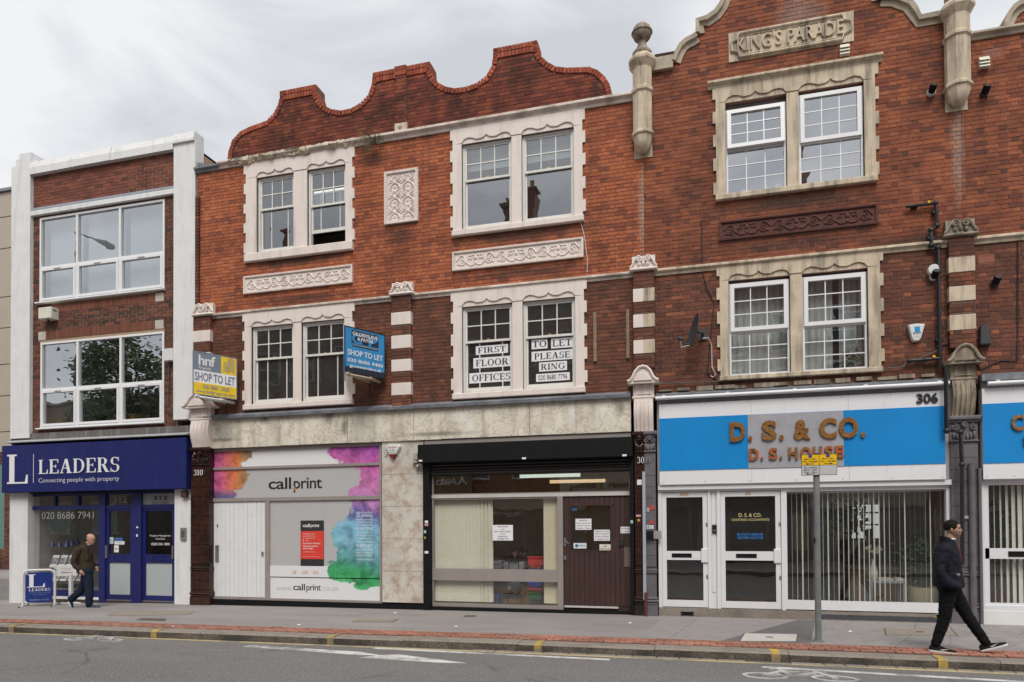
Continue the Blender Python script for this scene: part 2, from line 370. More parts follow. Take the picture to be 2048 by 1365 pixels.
PAPER = mat('white_paper', (.78, .78, .80), .7, .02)
INK = mat('black_ink', (.012, .012, .014), .6)
WTXT = mat('white_lettering', (.78, .78, .78), .5, .02)
GTXT = mat('grey_lettering', (.30, .30, .31), .6)
G_SKY = glass('sky_reflecting_glass', .26, (.62, .68, .68)); G_DRK = glass('old_window_glass', .06, (.72, .74, .72), haze=.05)
G_SHOP = glass('shop_window_glass', .09, (.95, .96, .94), haze=.015); G_UP = glass('double_glazing', .20, (.75, .8, .8))
G_UPC = glass('clean_double_glazing', .42, (.72, .78, .78))
xs_ = UX(1287, 400)
BR_OR = brickmat('orange_red_brick', [(0, (.22, .075, .048)), (.1, (.31, .092, .05)), (.35, (.39, .118, .055)), (.75, (.46, .148, .068)), (.92, (.37, .115, .062)), (1, (.26, .088, .058))], sl=(.56, .8), sa=.55,
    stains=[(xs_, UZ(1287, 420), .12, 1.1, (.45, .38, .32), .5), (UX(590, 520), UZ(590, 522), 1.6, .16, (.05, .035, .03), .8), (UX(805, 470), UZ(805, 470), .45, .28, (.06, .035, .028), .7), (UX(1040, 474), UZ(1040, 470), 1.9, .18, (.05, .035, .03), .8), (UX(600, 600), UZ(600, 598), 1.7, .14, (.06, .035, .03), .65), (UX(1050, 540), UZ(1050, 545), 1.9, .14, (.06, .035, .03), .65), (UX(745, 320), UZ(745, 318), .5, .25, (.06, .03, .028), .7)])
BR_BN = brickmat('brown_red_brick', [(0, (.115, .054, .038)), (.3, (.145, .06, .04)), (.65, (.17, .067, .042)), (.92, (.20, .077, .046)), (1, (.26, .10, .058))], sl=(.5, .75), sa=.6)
BR_GB = brickmat('weathered_gable_brick', [(0, (.12, .036, .026)), (.3, (.17, .045, .03)), (.7, (.22, .058, .034)), (1, (.28, .08, .042))], soot=(.028, .02, .018), sl=(.47, .66), sa=.72)
BR_KP = brickmat('red_parade_brick', [(0, (.14, .056, .04)), (.12, (.20, .066, .042)), (.3, (.26, .082, .044)), (.6, (.30, .096, .048)), (.9, (.35, .118, .058)), (1, (.24, .082, .052))], sl=(.48, .72), sa=.6,
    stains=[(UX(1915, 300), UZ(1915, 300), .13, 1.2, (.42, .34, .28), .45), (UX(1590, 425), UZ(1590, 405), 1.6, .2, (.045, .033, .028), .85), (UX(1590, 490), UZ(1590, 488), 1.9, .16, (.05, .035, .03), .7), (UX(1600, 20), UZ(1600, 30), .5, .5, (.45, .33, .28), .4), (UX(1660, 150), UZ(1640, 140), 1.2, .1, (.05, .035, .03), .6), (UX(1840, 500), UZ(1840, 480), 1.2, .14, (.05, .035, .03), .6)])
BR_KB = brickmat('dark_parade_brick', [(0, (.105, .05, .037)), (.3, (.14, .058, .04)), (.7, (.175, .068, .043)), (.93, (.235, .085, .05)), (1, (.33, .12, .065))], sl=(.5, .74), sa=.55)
BR_MD = brickmat('modern_red_brick', [(0, (.13, .055, .042)), (.4, (.20, .072, .05)), (.8, (.26, .092, .06)), (1, (.17, .066, .05))], sl=(.6, .85), sa=.3)
BR_MB = brickmat('modern_brown_brick', [(0, (.07, .04, .034)), (.35, (.115, .056, .042)), (.8, (.165, .07, .048)), (1, (.22, .085, .055))], sl=(.6, .85), sa=.3)
BR_SO = brickmat('soldier_brick', [(0, (.19, .075, .05)), (.6, (.24, .095, .06)), (1, (.16, .065, .048))], sl=(.6, .85), sa=.3)
BR_CP = brickmat('new_coping_brick', [(0, (.27, .065, .038)), (.6, (.36, .09, .05)), (1, (.44, .13, .07))], soot=(.09, .035, .025), sl=(.5, .72), sa=.6)
# ------------------------------------------------------------------ masonry
UNIT = {}
def unit_brick(m):
    if m.name not in UNIT:
        me = bpy.data.meshes.new('brick'); a = .5; c = .47
        me.from_pydata([(-a,.5,-a),(a,.5,-a),(a,.5,a),(-a,.5,a),(-a,-.3,-a),(a,-.3,-a),(a,-.3,a),(-a,-.3,a),(-c,-.5,-c),(c,-.5,-c),(c,-.5,c),(-c,-.5,c)], [],
            [(8,9,10,11),(4,5,9,8),(5,6,10,9),(6,7,11,10),(7,4,8,11),(0,1,5,4),(1,2,6,5),(2,3,7,6),(3,0,4,7)])
        me.materials.append(m); UNIT[m.name] = me
    return UNIT[m.name]
def brick_in(mb, x0, x1, z0, z1, y, p):
    mb.add([(x0,y,z0),(x1,y,z0),(x1,y,z1),(x0,y,z1),(x0,y-p,z0),(x1,y-p,z0),(x1,y-p,z1),(x0,y-p,z1)], [(4,5,6,7),(0,1,5,4),(1,2,6,5),(2,3,7,6),(3,0,4,7)])
class Masonry:
    def __init__(s, b): s.b = b; s.items = []
    def lay(s, x0, x1, z0, z1, m, holes=(), y=0., bond='flemish', course=.0745, jt=.0095, top=None, ph=0.):
        n = max(1, round((z1-z0)/course)); ch = (z1-z0)/n
        seq = (.215, .1025) if bond == 'flemish' else (.215,)
        per = sum(seq) + jt*len(seq)
        for k in range(n):
            za = z0 + k*ch + jt/2; zb = za + ch - jt
            x = x0 - per + ((k % 2)*per/2 if bond != 'flemish' else (k % 2)*(seq[0]-seq[1])/2 + (k % 2)*(seq[1]+jt)) + ph + R.uniform(-.012, .012); i = 0
            free = [(x0, x1)]
            for (ha, hb, hc, hd) in holes:
                if min(zb, hd) - max(za, hc) > .4*(zb-za):
                    nf = []
                    for a, b in free:
                        if hb <= a or ha >= b: nf.append((a, b)); continue
                        if ha > a: nf.append((a, ha))
                        if hb < b: nf.append((hb, b))
                    free = nf
            while x < x1:
                w = seq[i % len(seq)]; i += 1
                for a, b in free:
                    xa, xb = max(x, a+.003), min(x+w, b-.003)
                    if xb - xa > .025:
                        if top and min(top(xa), top(xb), top((xa+xb)/2)) < zb: continue
                        s.items.append((xa, xb, za + R.uniform(-.001, .001), zb + R.uniform(-.001, .001), y, m, (xb-xa) > w*.97 and w > .2))
                x += w + jt
    def soldiers(s, x0, x1, z0, z1, m, y=0., w=.0655, jt=.009):
        n = round((x1-x0)/(w+jt)); p = (x1-x0)/n
        for i in range(n): s.items.append((x0+i*p+jt/2, x0+(i+1)*p-jt/2, z0, z1, y, m, True))
    def done(s, limit=300):
        fx = CAM.x
        key = lambda t: (not t[6], (Vector(((t[0]+t[1])/2, t[4], t[2])) - CAM).length)
        s.items.sort(key=key); rest = {}
        for j, (xa, xb, za, zb, y, m, full) in enumerate(s.items):
            p = .007 + R.uniform(-.002, .003)
            if j < limit and full:
                inst(unit_brick(m), 'brick', s.b, ((xa+xb)/2, y - p/2 + .01, (za+zb)/2), scale=(xb-xa, p+.02, zb-za))
            else: brick_in(rest.setdefault(m.name, (MB(), m))[0], xa, xb, za, zb, y, p)
        for mb, m in rest.values(): tag(mb.build('brickwork', m, s.b), kind='stuff')
def backing(b, x0, x1, z0, z1, m, holes=(), y=0., th=.24, name='wall'):
    X = sorted({x0, x1} | {min(max(h[i], x0), x1) for h in holes for i in (0, 1)}); Z = sorted({z0, z1} | {min(max(h[i], z0), z1) for h in holes for i in (2, 3)})
    mb = MB()
    for zi in range(len(Z)-1):
        run = None
        for xi in range(len(X)):
            solid = xi < len(X)-1 and not any(h[0] < (X[xi]+X[xi+1])/2 < h[1] and h[2] < (Z[zi]+Z[zi+1])/2 < h[3] for h in holes)
            if solid and run is None: run = X[xi]
            if not solid and run is not None: mb.box(run, X[xi], y, y+th, Z[zi], Z[zi+1]); run = None
    return mb.build(name, m, b)
def room(b, x0, x1, z0, z1, m, d=3.2, y0=.26, name='room'):
    mb = MB(); a = [(x0,y0,z0),(x1,y0,z0),(x1,y0+d,z0),(x0,y0+d,z0),(x0,y0,z1),(x1,y0,z1),(x1,y0+d,z1),(x0,y0+d,z1)]
    mb.add(a, [(1,0,3,2)[::-1], (4,5,6,7)[::-1], (3,2,6,7)[::-1], (0,3,7,4)[::-1], (2,1,5,6)[::-1]]); return mb.build(name, m, b)
def surround(b, X, zt, zs, zb, ops, zh, m, teeth=.055, course=.223, scallop=True, label=None):
    """stone window dressing: toothed jambs, scalloped head, mullion, sill. ops = openings (x0,x1)"""
    x0, x1 = X; mb = MB(); f = -.045
    edges = [x0] + [v for o in ops for v in o] + [x1]
    for i in range(0, len(edges), 2): mb.box(edges[i], edges[i+1], f if i in (0, len(edges)-2) else f+.012, .13, zs, zh)
    z = zh - .02; k = 0; zz = zt
    while zz > zs + .05:
        c2 = max(zs, zz - course - R.uniform(-.01, .01))
        if k % 2 == 0:
            t1, t2 = teeth + R.uniform(-.004, .004), teeth + R.uniform(-.004, .004)
            mb.box(x0-t1, x0+.002, f+.002, .0, c2, zz); mb.box(x1-.002, x1+t2, f+.002, .0, c2, zz)
        zz = c2; k += 1
    S = [(0, .012), (.05, .08), (.13, .108), (.21, .096), (.31, .055), (.41, .062), (.47, .09), (.5, .128)]; S = S + [(1-a, c) for a, c in S[-2::-1]]
    poly = [(x0, zt), (x0, zh)]
    for (a, c) in ops:
        if scallop: poly += [(lerp(a, c, t), zh + .004 + h) for t, h in S]
        else: poly += [(a, zh), (c, zh)]
    poly += [(x1, zh), (x1, zt)]
    # drop points that repeat the line between openings
    mb.prism(poly, f, f+.03); mb.box(x0, x1, f+.026, .12, zh+.001, zt)
    mb.cbox(x0-.02, x1+.02, -.095, .12, zb, zs, .012)
    o = mb.build('window_surround', m, b)
    if label: o['label'] = label
    return o
def grid_bars(win, x0, x1, z0, z1, nx, nz, y, m, t=.022, d=.02):
    for i in range(1, nx):
        x = lerp(x0, x1, i/nx); MB().box(x-t/2, x+t/2, y-d/2, y+d/2, z0, z1).build('glazing_bar', m, win)
    for j in range(1, nz):
        z = lerp(z0, z1, j/nz); MB().box(x0, x1, y-d/2+.002, y+d/2-.002, z-t/2, z+t/2).build('glazing_bar', m, win)
def panes(win, x0, x1, z0, z1, nx, nz, y, g, t=.0):
    for i in range(nx):
        for j in range(nz):
            a, c = lerp(x0, x1, i/nx), lerp(x0, x1, (i+1)/nx); e_, h = lerp(z0, z1, j/nz), lerp(z0, z1, (j+1)/nz); s = R.uniform(-.0012, .0012); q = R.uniform(-.0012, .0012)
            MB().add([(a+t, y+s, e_+t), (c-t, y+q, e_+t), (c-t, y+q+s, h-t), (a+t, y+s+s, h-t)], [(0, 1, 2, 3)]).build('pane', g, win)
def sash_window(b, x0, x1, z0, z1, y=.05, frac=.45, low='plain', g=None, gl=None, m=None, lift=0.):
    m = m or SASHW; g = g or G_DRK; gl = gl or g
    w = MB().frame(x0, x1, z0, z1, (.05, .05, .06, .045), y, y+.1).build('window', m, b)
    a, c = x0+.05, x1-.05; zm = lerp(z0+.06, z1-.045, 1-frac)
    MB().frame(a, c, zm-.02, z1-.045, (.035, .035, .045, .035), y+.02, y+.05).build('sash', m, w)
    gx0, gx1, gz0, gz1 = a+.035, c-.035, zm+.025, z1-.08
    grid_bars(w, gx0, gx1, gz0, gz1, 3, 2, y+.035, m, .022, .026); panes(w, gx0, gx1, gz0, gz1, 3, 2, y+.037, g, .008)
    lz0 = z0+.06+lift
    MB().frame(a, c, lz0, zm+.02+lift, (.035, .035, .07, .035), y+.055, y+.085).build('sash', m, w)
    gx0, gx1, gz0, gz1 = a+.035, c-.035, lz0+.07, zm-.015+lift
    if low == 'bars':
        xs = [gx0, lerp(gx0, gx1, .28), lerp(gx0, gx1, .82), gx1] if lift == 0 else [gx0, lerp(gx0, gx1, .24), lerp(gx0, gx1, .84), gx1]
        for q in xs[1:3]: MB().box(q-.011, q+.011, y+.06, y+.08, gz0, gz1).build('glazing_bar', m, w)
        for p, q in zip(xs, xs[1:]): panes(w, p, q, gz0, gz1, 1, 1, y+.07, gl)
    else: panes(w, gx0, gx1, gz0, gz1, 1, 1, y+.07, gl)
    MB().box((gx0+gx1)/2-.03, (gx0+gx1)/2+.03, y+.02, y+.05, zm+.025, zm+.05).build('sash_catch', mat('brass', (.5, .38, .15), .4, metal=.8), w)
    return w
def scroll(cx, cz, r, turns, a0, y, rr, s=1, n=22):
    return [(cx + s*(r*(1-.85*k/n))*math.cos(a0+turns*2*pi*k/n), y, cz + (r*(1-.85*k/n))*math.sin(a0+turns*2*pi*k/n)) for k in range(n+1)]
def relief_band(b, x0, x1, z0, z1, m, y=0., reps=3):
    o = MB().box(x0, x1, y-.03, y+.02, z0, z1).build('relief_panel', m, b)
    fr = MB(); t = .035
    fr.frame(x0, x1, z0, z1, t, y-.06, y-.03); fr.frame(x0+t, x1-t, z0+t, z1-t, .012, y-.045, y-.03)
    n = int((x1-x0)/.035)
    for i in range(n): fr.ball((lerp(x0+.02, x1-.02, i/(n-1)), y-.06, z1-.018), .009, 5, 3); fr.ball((lerp(x0+.02, x1-.02, i/(n-1)), y-.06, z0+.018), .009, 5, 3)
    fr.build('moulded_border', m, o, 40)
    mb = MB(); ix0, ix1, iz0, iz1 = x0+.07, x1-.07, z0+.06, z1-.06; h = (iz1-iz0)/2; zc = (iz0+iz1)/2; L = (ix1-ix0)/reps; yy = y-.034
    for k in range(reps):
        a = ix0 + k*L; c = a + L/2
        for s in (-1, 1):
            ex = c + s*L*.30
            mb.tube([(c + s*L*.04, yy, zc-h*.8), (c+s*L*.14, yy, zc-h*.85), (c+s*L*.26, yy, zc-h*.2), (c+s*L*.30, yy, zc+h*.7), (c+s*L*.38, yy, zc+h*.75), (c+s*L*.48, yy, zc)], .016, 5)
            mb.tube(scroll(ex+s*.02, zc-h*.25, h*.62, 1.5, pi*.6, yy, 0, -s), .013, 5)
            mb.tube(scroll(c+s*L*.13, zc+h*.3, h*.5, 1.3, -pi*.3, yy, 0, s), .012, 5)
            for q in range(4): mb.ball((c+s*L*(.06+.1*q), yy, zc+h*(.7-.45*(q % 3))), .028, 6, 4, (1.4, .45, .7))
            mb.ball((c+s*L*.42, yy, zc-h*.55), .03, 6, 4, (1.5, .45, .6))
        mb.ball((c, yy, zc+h*.25), .05, 8, 5, (.8, .45, 1.1)); mb.ball((c, yy, zc-h*.5), .035, 6, 4, (1, .5, 1.4))
    mb.build('scroll_relief', m, o, 60); return o
def pediment_cap(b, x0, x1, z0, z1, m, mb2=None, y=-.11, label=None):
    """small scrolled cap over a pilaster, standing on a moulded ledge"""
    mb = MB(); w = x1-x0; h = z1-z0; c = (x0+x1)/2
    mb.box(x0+w*.06, x1-w*.06, y+.02, .03, z0+h*.15, z1-.0)
    mb.cbox(x0-w*.03, x1+w*.03, y-.05, .03, z0, z0+h*.2, .02)
    for s in (-1, 1):
        mb.tube([(c+s*w*.5, y-.02, z0+h*.25), (c+s*w*.42, y-.02, z0+h*.4), (c+s*w*.33, y-.02, z0+h*.7), (c+s*w*.22, y-.02, z0+h*.92)] + scroll(c+s*w*.17, z0+h*.74, h*.2, 1.2, pi*.4, y-.02, 0, s, 14), .022, 6)
        mb.ball((c+s*w*.16, y-.01, z0+h*.45), .04, 6, 4, (1, .6, 1.3))
        mb.prism([(c, z0+h*.2), (c+s*w*.48, z0+h*.22), (c+s*w*.36, z0+h*.6), (c+s*w*.24, z0+h*.9), (c, z0+h*.55)], y, y+.04)
    mb.ball((c, y-.01, z0+h*.5), .035, 6, 4, (1, .6, 1.5))
    o = mb.build('scrolled_cap', m, b, 45)
    if label: o['label'] = label
    return o
def console(b, x0, x1, z0, z1, m, y=-.12, label=None):
    """shopfront console: arched scroll top, panelled neck and fluted S-curved body"""
    mb = MB(); w = x1-x0; h = z1-z0; c = (x0+x1)/2; zt = z1-h*.24
    hd = [(c-w*.5, zt-.02), (c-w*.5, zt+.025), (c-w*.42, zt+.04), (c-w*.34, zt+h*.07), (c-w*.24, zt+h*.17), (c-w*.12, zt+h*.225), (c, z1), (c+w*.12, zt+h*.225), (c+w*.24, zt+h*.17), (c+w*.34, zt+h*.07), (c+w*.42, zt+.04), (c+w*.5, zt+.025), (c+w*.5, zt-.02)]
    mb.prism(hd, y-.14, 0); mb.tube([(x, y-.15, z) for x, z in hd[1:-1]], .028, 6)
    mb.prism([(lerp(c, x, .6), zt+.015 + (z-zt)*.5) for x, z in hd[1:-1]], y-.165, y-.14)
    mb.cbox(c-w*.34, c+w*.34, y-.02, 0, zt-h*.2, zt-.02, .01); mb.frame(c-w*.24, c+w*.24, zt-h*.17, zt-.045, .018, y-.035, y-.018)
    mb.cbox(c-w*.37, c+w*.37, y-.05, 0, zt-h*.235, zt-h*.2, .012)
    zb = zt-h*.235; n = 9; rs = []
    prof = [(0, -.02), (.08, -.02), (.2, -.045), (.4, -.06), (.6, -.035), (.8, .0), (.92, .03), (1, .03)]
    for t, d in prof: z = lerp(zb, z0, t); rs.append([(c-w*.31, y+d-.02, z), (c+w*.31, y+d-.02, z), (c+w*.31, .02, z), (c-w*.31, .02, z)])
    mb.rings(rs)
    for i in range(4):
        x = lerp(c-w*.2, c+w*.2, i/3); mb.tube([(x, y+d-.022, lerp(zb, z0, t)) for t, d in prof[1:]], .022, 6)
    o = mb.build('console_bracket', m, b, 40)
    if label: o['label'] = label
    return o
def pier(b, x0, x1, z0, z1, m, y=-.12, cap=True, base=True, tiles=None, name='pier', zcap=None, label=None):
    mb = MB(); c = (x0+x1)/2; w = x1-x0; h = z1-z0; zc = zcap or z1-.4
    mb.box(x0, x1, y+.025, .1, z0, z1)
    if cap:
        mb.cbox(x0-.03, x1+.03, y-.05, .1, z1-.075, z1, .02); mb.box(x0-.012, x1+.012, y-.01, .1, z1-.105, z1-.075)
        mb.cbox(x0-.01, x1+.01, y-.01, .1, zc, zc+.03, .01)
        mb.ball((c, y, (z1+zc)/2+.07), .05, 10, 5, (1, .5, 1)); mb.tube([(c+.035*math.cos(a*pi/6), y-.025, (z1+zc)/2+.07+.035*math.sin(a*pi/6)) for a in range(13)], .01, 5)
        for s in (-1, 1):
            mb.tube(scroll(c+s*w*.34, (z1+zc)/2+.03, .055, 1.3, pi*.5, y, 0, s, 14), .016, 5)
            for k in range(3): mb.ball((c+s*w*(.12+.12*k), y+.01, zc+.08+.02*k), .05, 6, 4, (.55, .5, 1.3))
    if base:
        for q, d in ((.26, .015), (.31, .03), (.36, .015)): mb.cbox(x0-d, x1+d, y-d+.02, .1, z0+q, z0+q+.045, .012)
        mb.box(x0-.02, x1+.02, y, .1, z0, z0+.26); 
        q = .86; mb.cbox(x0-.012, x1+.012, y-.005, .1, z0+q, z0+q+.03, .008); mb.cbox(x0-.012, x1+.012, y-.005, .1, z0+q+.04, z0+q+.07, .008)
    o = mb.build(name, m, b, 40)
    if label: o['label'] = label
    return o
def pier_tiles(b, x0, x1, z0, z1, m, y, n, nx=2):
    for j in range(n):
        for i in range(nx):
            a = lerp(x0, x1, i/nx)+.004; c = lerp(x0, x1, (i+1)/nx)-.004; e_ = lerp(z0, z1, j/n)+.004; h = lerp(z0, z1, (j+1)/n)-.004
            d = R.uniform(0, .003)
            MB().cbox(a, c, y-.008-d, y+.02, e_, h, .005).build('glazed_tile', m, b)
def AZ(y, *pts): return sum(UZ(a, b, y) for a, b in pts)/len(pts)
def AX(y, *pts): return sum(UX(a, b, y) for a, b in pts)/len(pts)
# ------------------------------------------------------------------ ground
def strip(fn0, fn1, x0, x1, n, name, m, zf, kind='structure', label=None, dz=.4):
    vs = []; fs = []
    for i in range(n+1):
        x = lerp(x0, x1, i/n)
        for y in (fn0(x), fn1(x)): vs.append((x, y, zf(x, y)))
    for i in range(n): fs.append((2*i, 2*i+2, 2*i+3, 2*i+1))
    o = MB().add(vs, fs).build(name, m, None, origin=(0, 0, 0)); return tag(o, label, None, None, kind)
b = NB('road_asphalt'); sp = b.voro(90, out='Color'); spk = b.math('GREATER_THAN', b.vec('DOT_PRODUCT', sp, (1, 0, 0)), .86)
c = b.mix(1., (.155, .146, .141), b.ramp(b.noise(.5, 4, .6, b.map((.35, 1.4, 1))), [(.3, .86), (.7, 1.1)]), 'MULTIPLY')
c = b.mix(1., c, b.ramp(b.noise(160, 2, .7), [(.3, .6), (.7, 1.4)]), 'MULTIPLY')
c = b.mix(b.math('MULTIPLY', spk, .75), c, (.30, .29, .27))
ck = b.math('MULTIPLY', b.mr(b.voro(.55, 'DISTANCE_TO_EDGE', b.vec('ADD', b.P, b.map((0, 0, 0)))), 0., .012, 1., 0.), b.mr(b.noise(.6, 3), .52, .6)); c = b.mix(b.math('MULTIPLY', ck, .7), c, (.04, .038, .036))
c = b.mix(b.math('MULTIPLY', b.mr(b.noise(.9, 5, .7, b.map((.25, 1.2, 1), (4, 0, 0))), .56, .70), .35), c, (.085, .08, .077))
ROAD = b.out(c, .85, b.noise(120, 3), .6, .01)
b = NB('pavement_asphalt'); c = b.mix(1., (.285, .26, .25), b.ramp(b.noise(.9, 5, .65, b.map((.5, 1.6, 1))), [(.28, .76), (.72, 1.13)]), 'MULTIPLY')
c = b.mix(b.math('MULTIPLY', b.mr(b.noise(7, 5, .75, b.map((.5, 1.5, 1))), .58, .72), .3), c, (.14, .125, .12))
c = b.mix(1., c, b.ramp(b.noise(90, 2, .6), [(.3, .86), (.7, 1.14)]), 'MULTIPLY')
gum = b.mr(b.voro(3.1), .03, .04, 1., 0.); c = b.mix(b.math('MULTIPLY', gum, .55), c, (.42, .41, .39))
gum = b.mr(b.voro(2.7, v=b.map((1, 1, 1), (3.3, 1.2, 0))), .03, .045, 1., 0.); c = b.mix(b.math('MULTIPLY', gum, .35), c, (.11, .1, .1))
PAVE = b.out(c, .8, b.noise(100, 2), .3, .004)
SLAB = mat('grey_paving_slab', (.285, .26, .25), .8, .16, 2.2, dirt=(.15, .14, .135), dl=(.5, .75), da=.5, bump=.2, bsc=80)
PATCH = mat('dark_asphalt_patch', (.14, .13, .13), .85, .12, 3, bump=.3, bsc=90)
b = NB('granite_kerb'); c = b.mix(1., (.30, .255, .215), b.ramp(b.noise(55, 3, .7), [(.3, .7), (.7, 1.25)]), 'MULTIPLY')
c = b.mix(b.math('MULTIPLY', b.mr(b.noise(2.2, 4, .6), .45, .7), .5), c, (.13, .11, .09))
KERB = b.out(c, .9, b.noise(28, 4, .7), .9, .03)
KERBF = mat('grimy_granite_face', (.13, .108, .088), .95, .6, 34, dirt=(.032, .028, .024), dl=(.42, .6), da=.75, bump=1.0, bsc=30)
PBR = brickmat('terracotta_paver', [(0, (.28, .12, .085)), (.5, (.35, .155, .11)), (1, (.41, .19, .135))], soot=(.16, .12, .1), sl=(.5, .75), sa=.6)
ZR = -.12
strip(lambda x: -60, lambda x: 60, -90, 90, 12, 'ground', mat('outer_ground', (.15, .145, .14), .9), lambda x, y: -.34)
strip(lambda x: -9.6-3.0, lambda x: ykerb(x)+.02, -60, 40, 40, 'road', ROAD, lambda x, y: ZR)
rp = strip(lambda x: ykerb(x)+.28, lambda x: 1.2, -17.5, 16, 60, 'pavement', PAVE, lambda x, y: ground_z(x, min(y, 0))+0.0)
strip(lambda x: -20.0, lambda x: -12.58, -60, 40, 10, 'pavement', PAVE, lambda x, y: -.01)
strip(lambda x: -3.6, lambda x: 40, -60, -17.5, 6, 'road', ROAD, lambda x, y: -.21)
kx = [-17.5] + [G(px, interp([(0, 1250), (1024, 1287), (2040, 1333)], px))[0] for px in (10, 146, 296, 403, 605, 805, 1035, 1308, 1582, 1792, 2020)] + [4.9, 6.2, 7.5, 8.8]
kerb = tag(thing('kerb', None, None, (0, -3.7, 0)), kind='structure')
for a, c in zip(kx, kx[1:]):
    a += .004; c -= .004; d = R.uniform(-.006, .006); y0, y1 = ykerb(a)+d, ykerb(c)+d; e_ = R.uniform(-.004, .004)
    mb = MB(); w = .3
    mb.rings([[(a, y0+.028, e_), (a, y0+.006, e_-.022), (a, y0, -.3), (a, y0+w, -.3), (a, y0+w, e_+.002)], [(c, y1+.028, e_), (c, y1+.006, e_-.022), (c, y1, -.3), (c, y1+w, -.3), (c, y1+w, e_+.002)]])
    o = mb.build('kerbstone', KERB, kerb, origin=((a+c)/2, (y0+y1)/2, 0))
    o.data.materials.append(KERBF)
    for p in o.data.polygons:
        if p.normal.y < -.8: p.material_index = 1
YEL = mat('worn_yellow_paint', (.55, .36, .035), .8, .2, 30, dirt=(.21, .175, .12), dl=(.36, .56), da=.95)
for px, py in ((30, 1251), (318, 1260), (658, 1275), (1075, 1289), (1553, 1309), (1896, 1325)):
    x = G(px, py)[0]; yk = ykerb(x); MB().box(x-.055, x+.055, yk-.009, yk+.006, -.13, -.02).rings([[(x-.055, yk-.005, -.018), (x-.055, yk+.03, .006), (x-.055, yk+.27, .0075)], [(x+.055, yk-.005, -.018), (x+.055, yk+.03, .006), (x+.055, yk+.27, .0075)]], False, False).build('yellow_mark', YEL, kerb)
# terracotta strip: three rows of pavers
pv = bpy.data.meshes.new('paving_brick'); l_, w_ = .5, .5
pv.from_pydata([(-.5,-.5,-.5),(.5,-.5,-.5),(.5,.5,-.5),(-.5,.5,-.5),(-.5,-.5,.4),(.5,-.5,.4),(.5,.5,.4),(-.5,.5,.4),(-.475,-.46,.5),(.475,-.46,.5),(.475,.46,.5),(-.475,.46,.5)], [], [(8,9,10,11),(4,5,9,8),(5,6,10,9),(6,7,11,10),(7,4,8,11),(0,1,5,4),(1,2,6,5),(2,3,7,6),(3,0,4,7)])
pv.materials.append(PBR)
cand = []; rowsn = 4
for r_ in range(rowsn):
    x = -17.4 + (r_ % 2)*.105 + R.uniform(0, .04)
    while x < 7.5:
        cand.append((x+.1, r_)); x += .214
cand.sort(key=lambda t: (Vector((t[0], -3.2, 0))-CAM).length if t[0] < 5.2 else 99)
bed = tag(strip(lambda x: ykerb(x)+.29, lambda x: ykerb(x)+.29+rowsn*.108, -17.5, 9, 40, 'paver_bed', mat('dark_joint_sand', (.07, .06, .055), .95), lambda x, y: ground_z(x, y)+.006), kind='structure')
mb = MB(); hw = .049
for i, (x, r_) in enumerate(cand):
    y = ykerb(x)+.345+r_*.108; z = ground_z(x, y)+.006; dz = R.uniform(-.003, .003)
    if i < 300: inst(pv, 'paving_brick', bed, (x, y, z+dz), (R.uniform(-.01, .01), R.uniform(-.01, .01), 0), (.196, .091, .03))
    else: mb.box(x-.098, x+.098, y-.0455, y+.0455, z-.01, z+.013+dz)
tag(mb.build('paving_brickwork', PBR, bed), kind='stuff')
PAINT = mat('worn_white_road_paint', (.62, .61, .59), .8, .1, 30, dirt=(.2, .19, .185), dl=(.46, .62), da=.85)
YLINE = mat('yellow_line_paint', (.52, .42, .2), .85, .12, 25, dirt=(.2, .18, .14), dl=(.5, .66), da=.8)
def gp(*pts): return [G(px, py, ZR) for px, py in pts]
def marking(polys, name, m, dz=.004):
    mb = MB()
    for i, p in enumerate(polys): mb.slab(p, ZR-.01, ZR+dz+i*.0004)
    return tag(mb.build(name, m, None), kind='structure')
yy = lambda x: ykerb(x)-interp([(-14, .05), (-8, .06), (-2.6, .12), (8, .13)], x)
marking([[(lerp(-17, 8, i/25), yy(lerp(-17, 8, i/25))-.028) for i in range(26)] + [(lerp(8, -17, i/25), yy(lerp(8, -17, i/25))+.028) for i in range(26)]], 'yellow_line', YLINE)
def lineseg(a, c, w):
    (x0, y0), (x1, y1) = a, c; return [(x0, y0-w/2), (x1, y1-w/2), (x1, y1+w/2), (x0, y0+w/2)]
marking([lineseg(*gp((748, 1297), (1219, 1320)), .09)], 'lane_line', PAINT)
marking([lineseg(*gp((1524, 1334.5), (2075, 1366)), .09)], 'lane_line', PAINT)
marking([gp((485, 1294), (500, 1291), (720, 1304.5), (765, 1312), (700, 1309.5)), gp((719, 1316), (762, 1311), (800, 1310), (932, 1327), (880, 1326), (800, 1321))], 'road_arrow', PAINT)
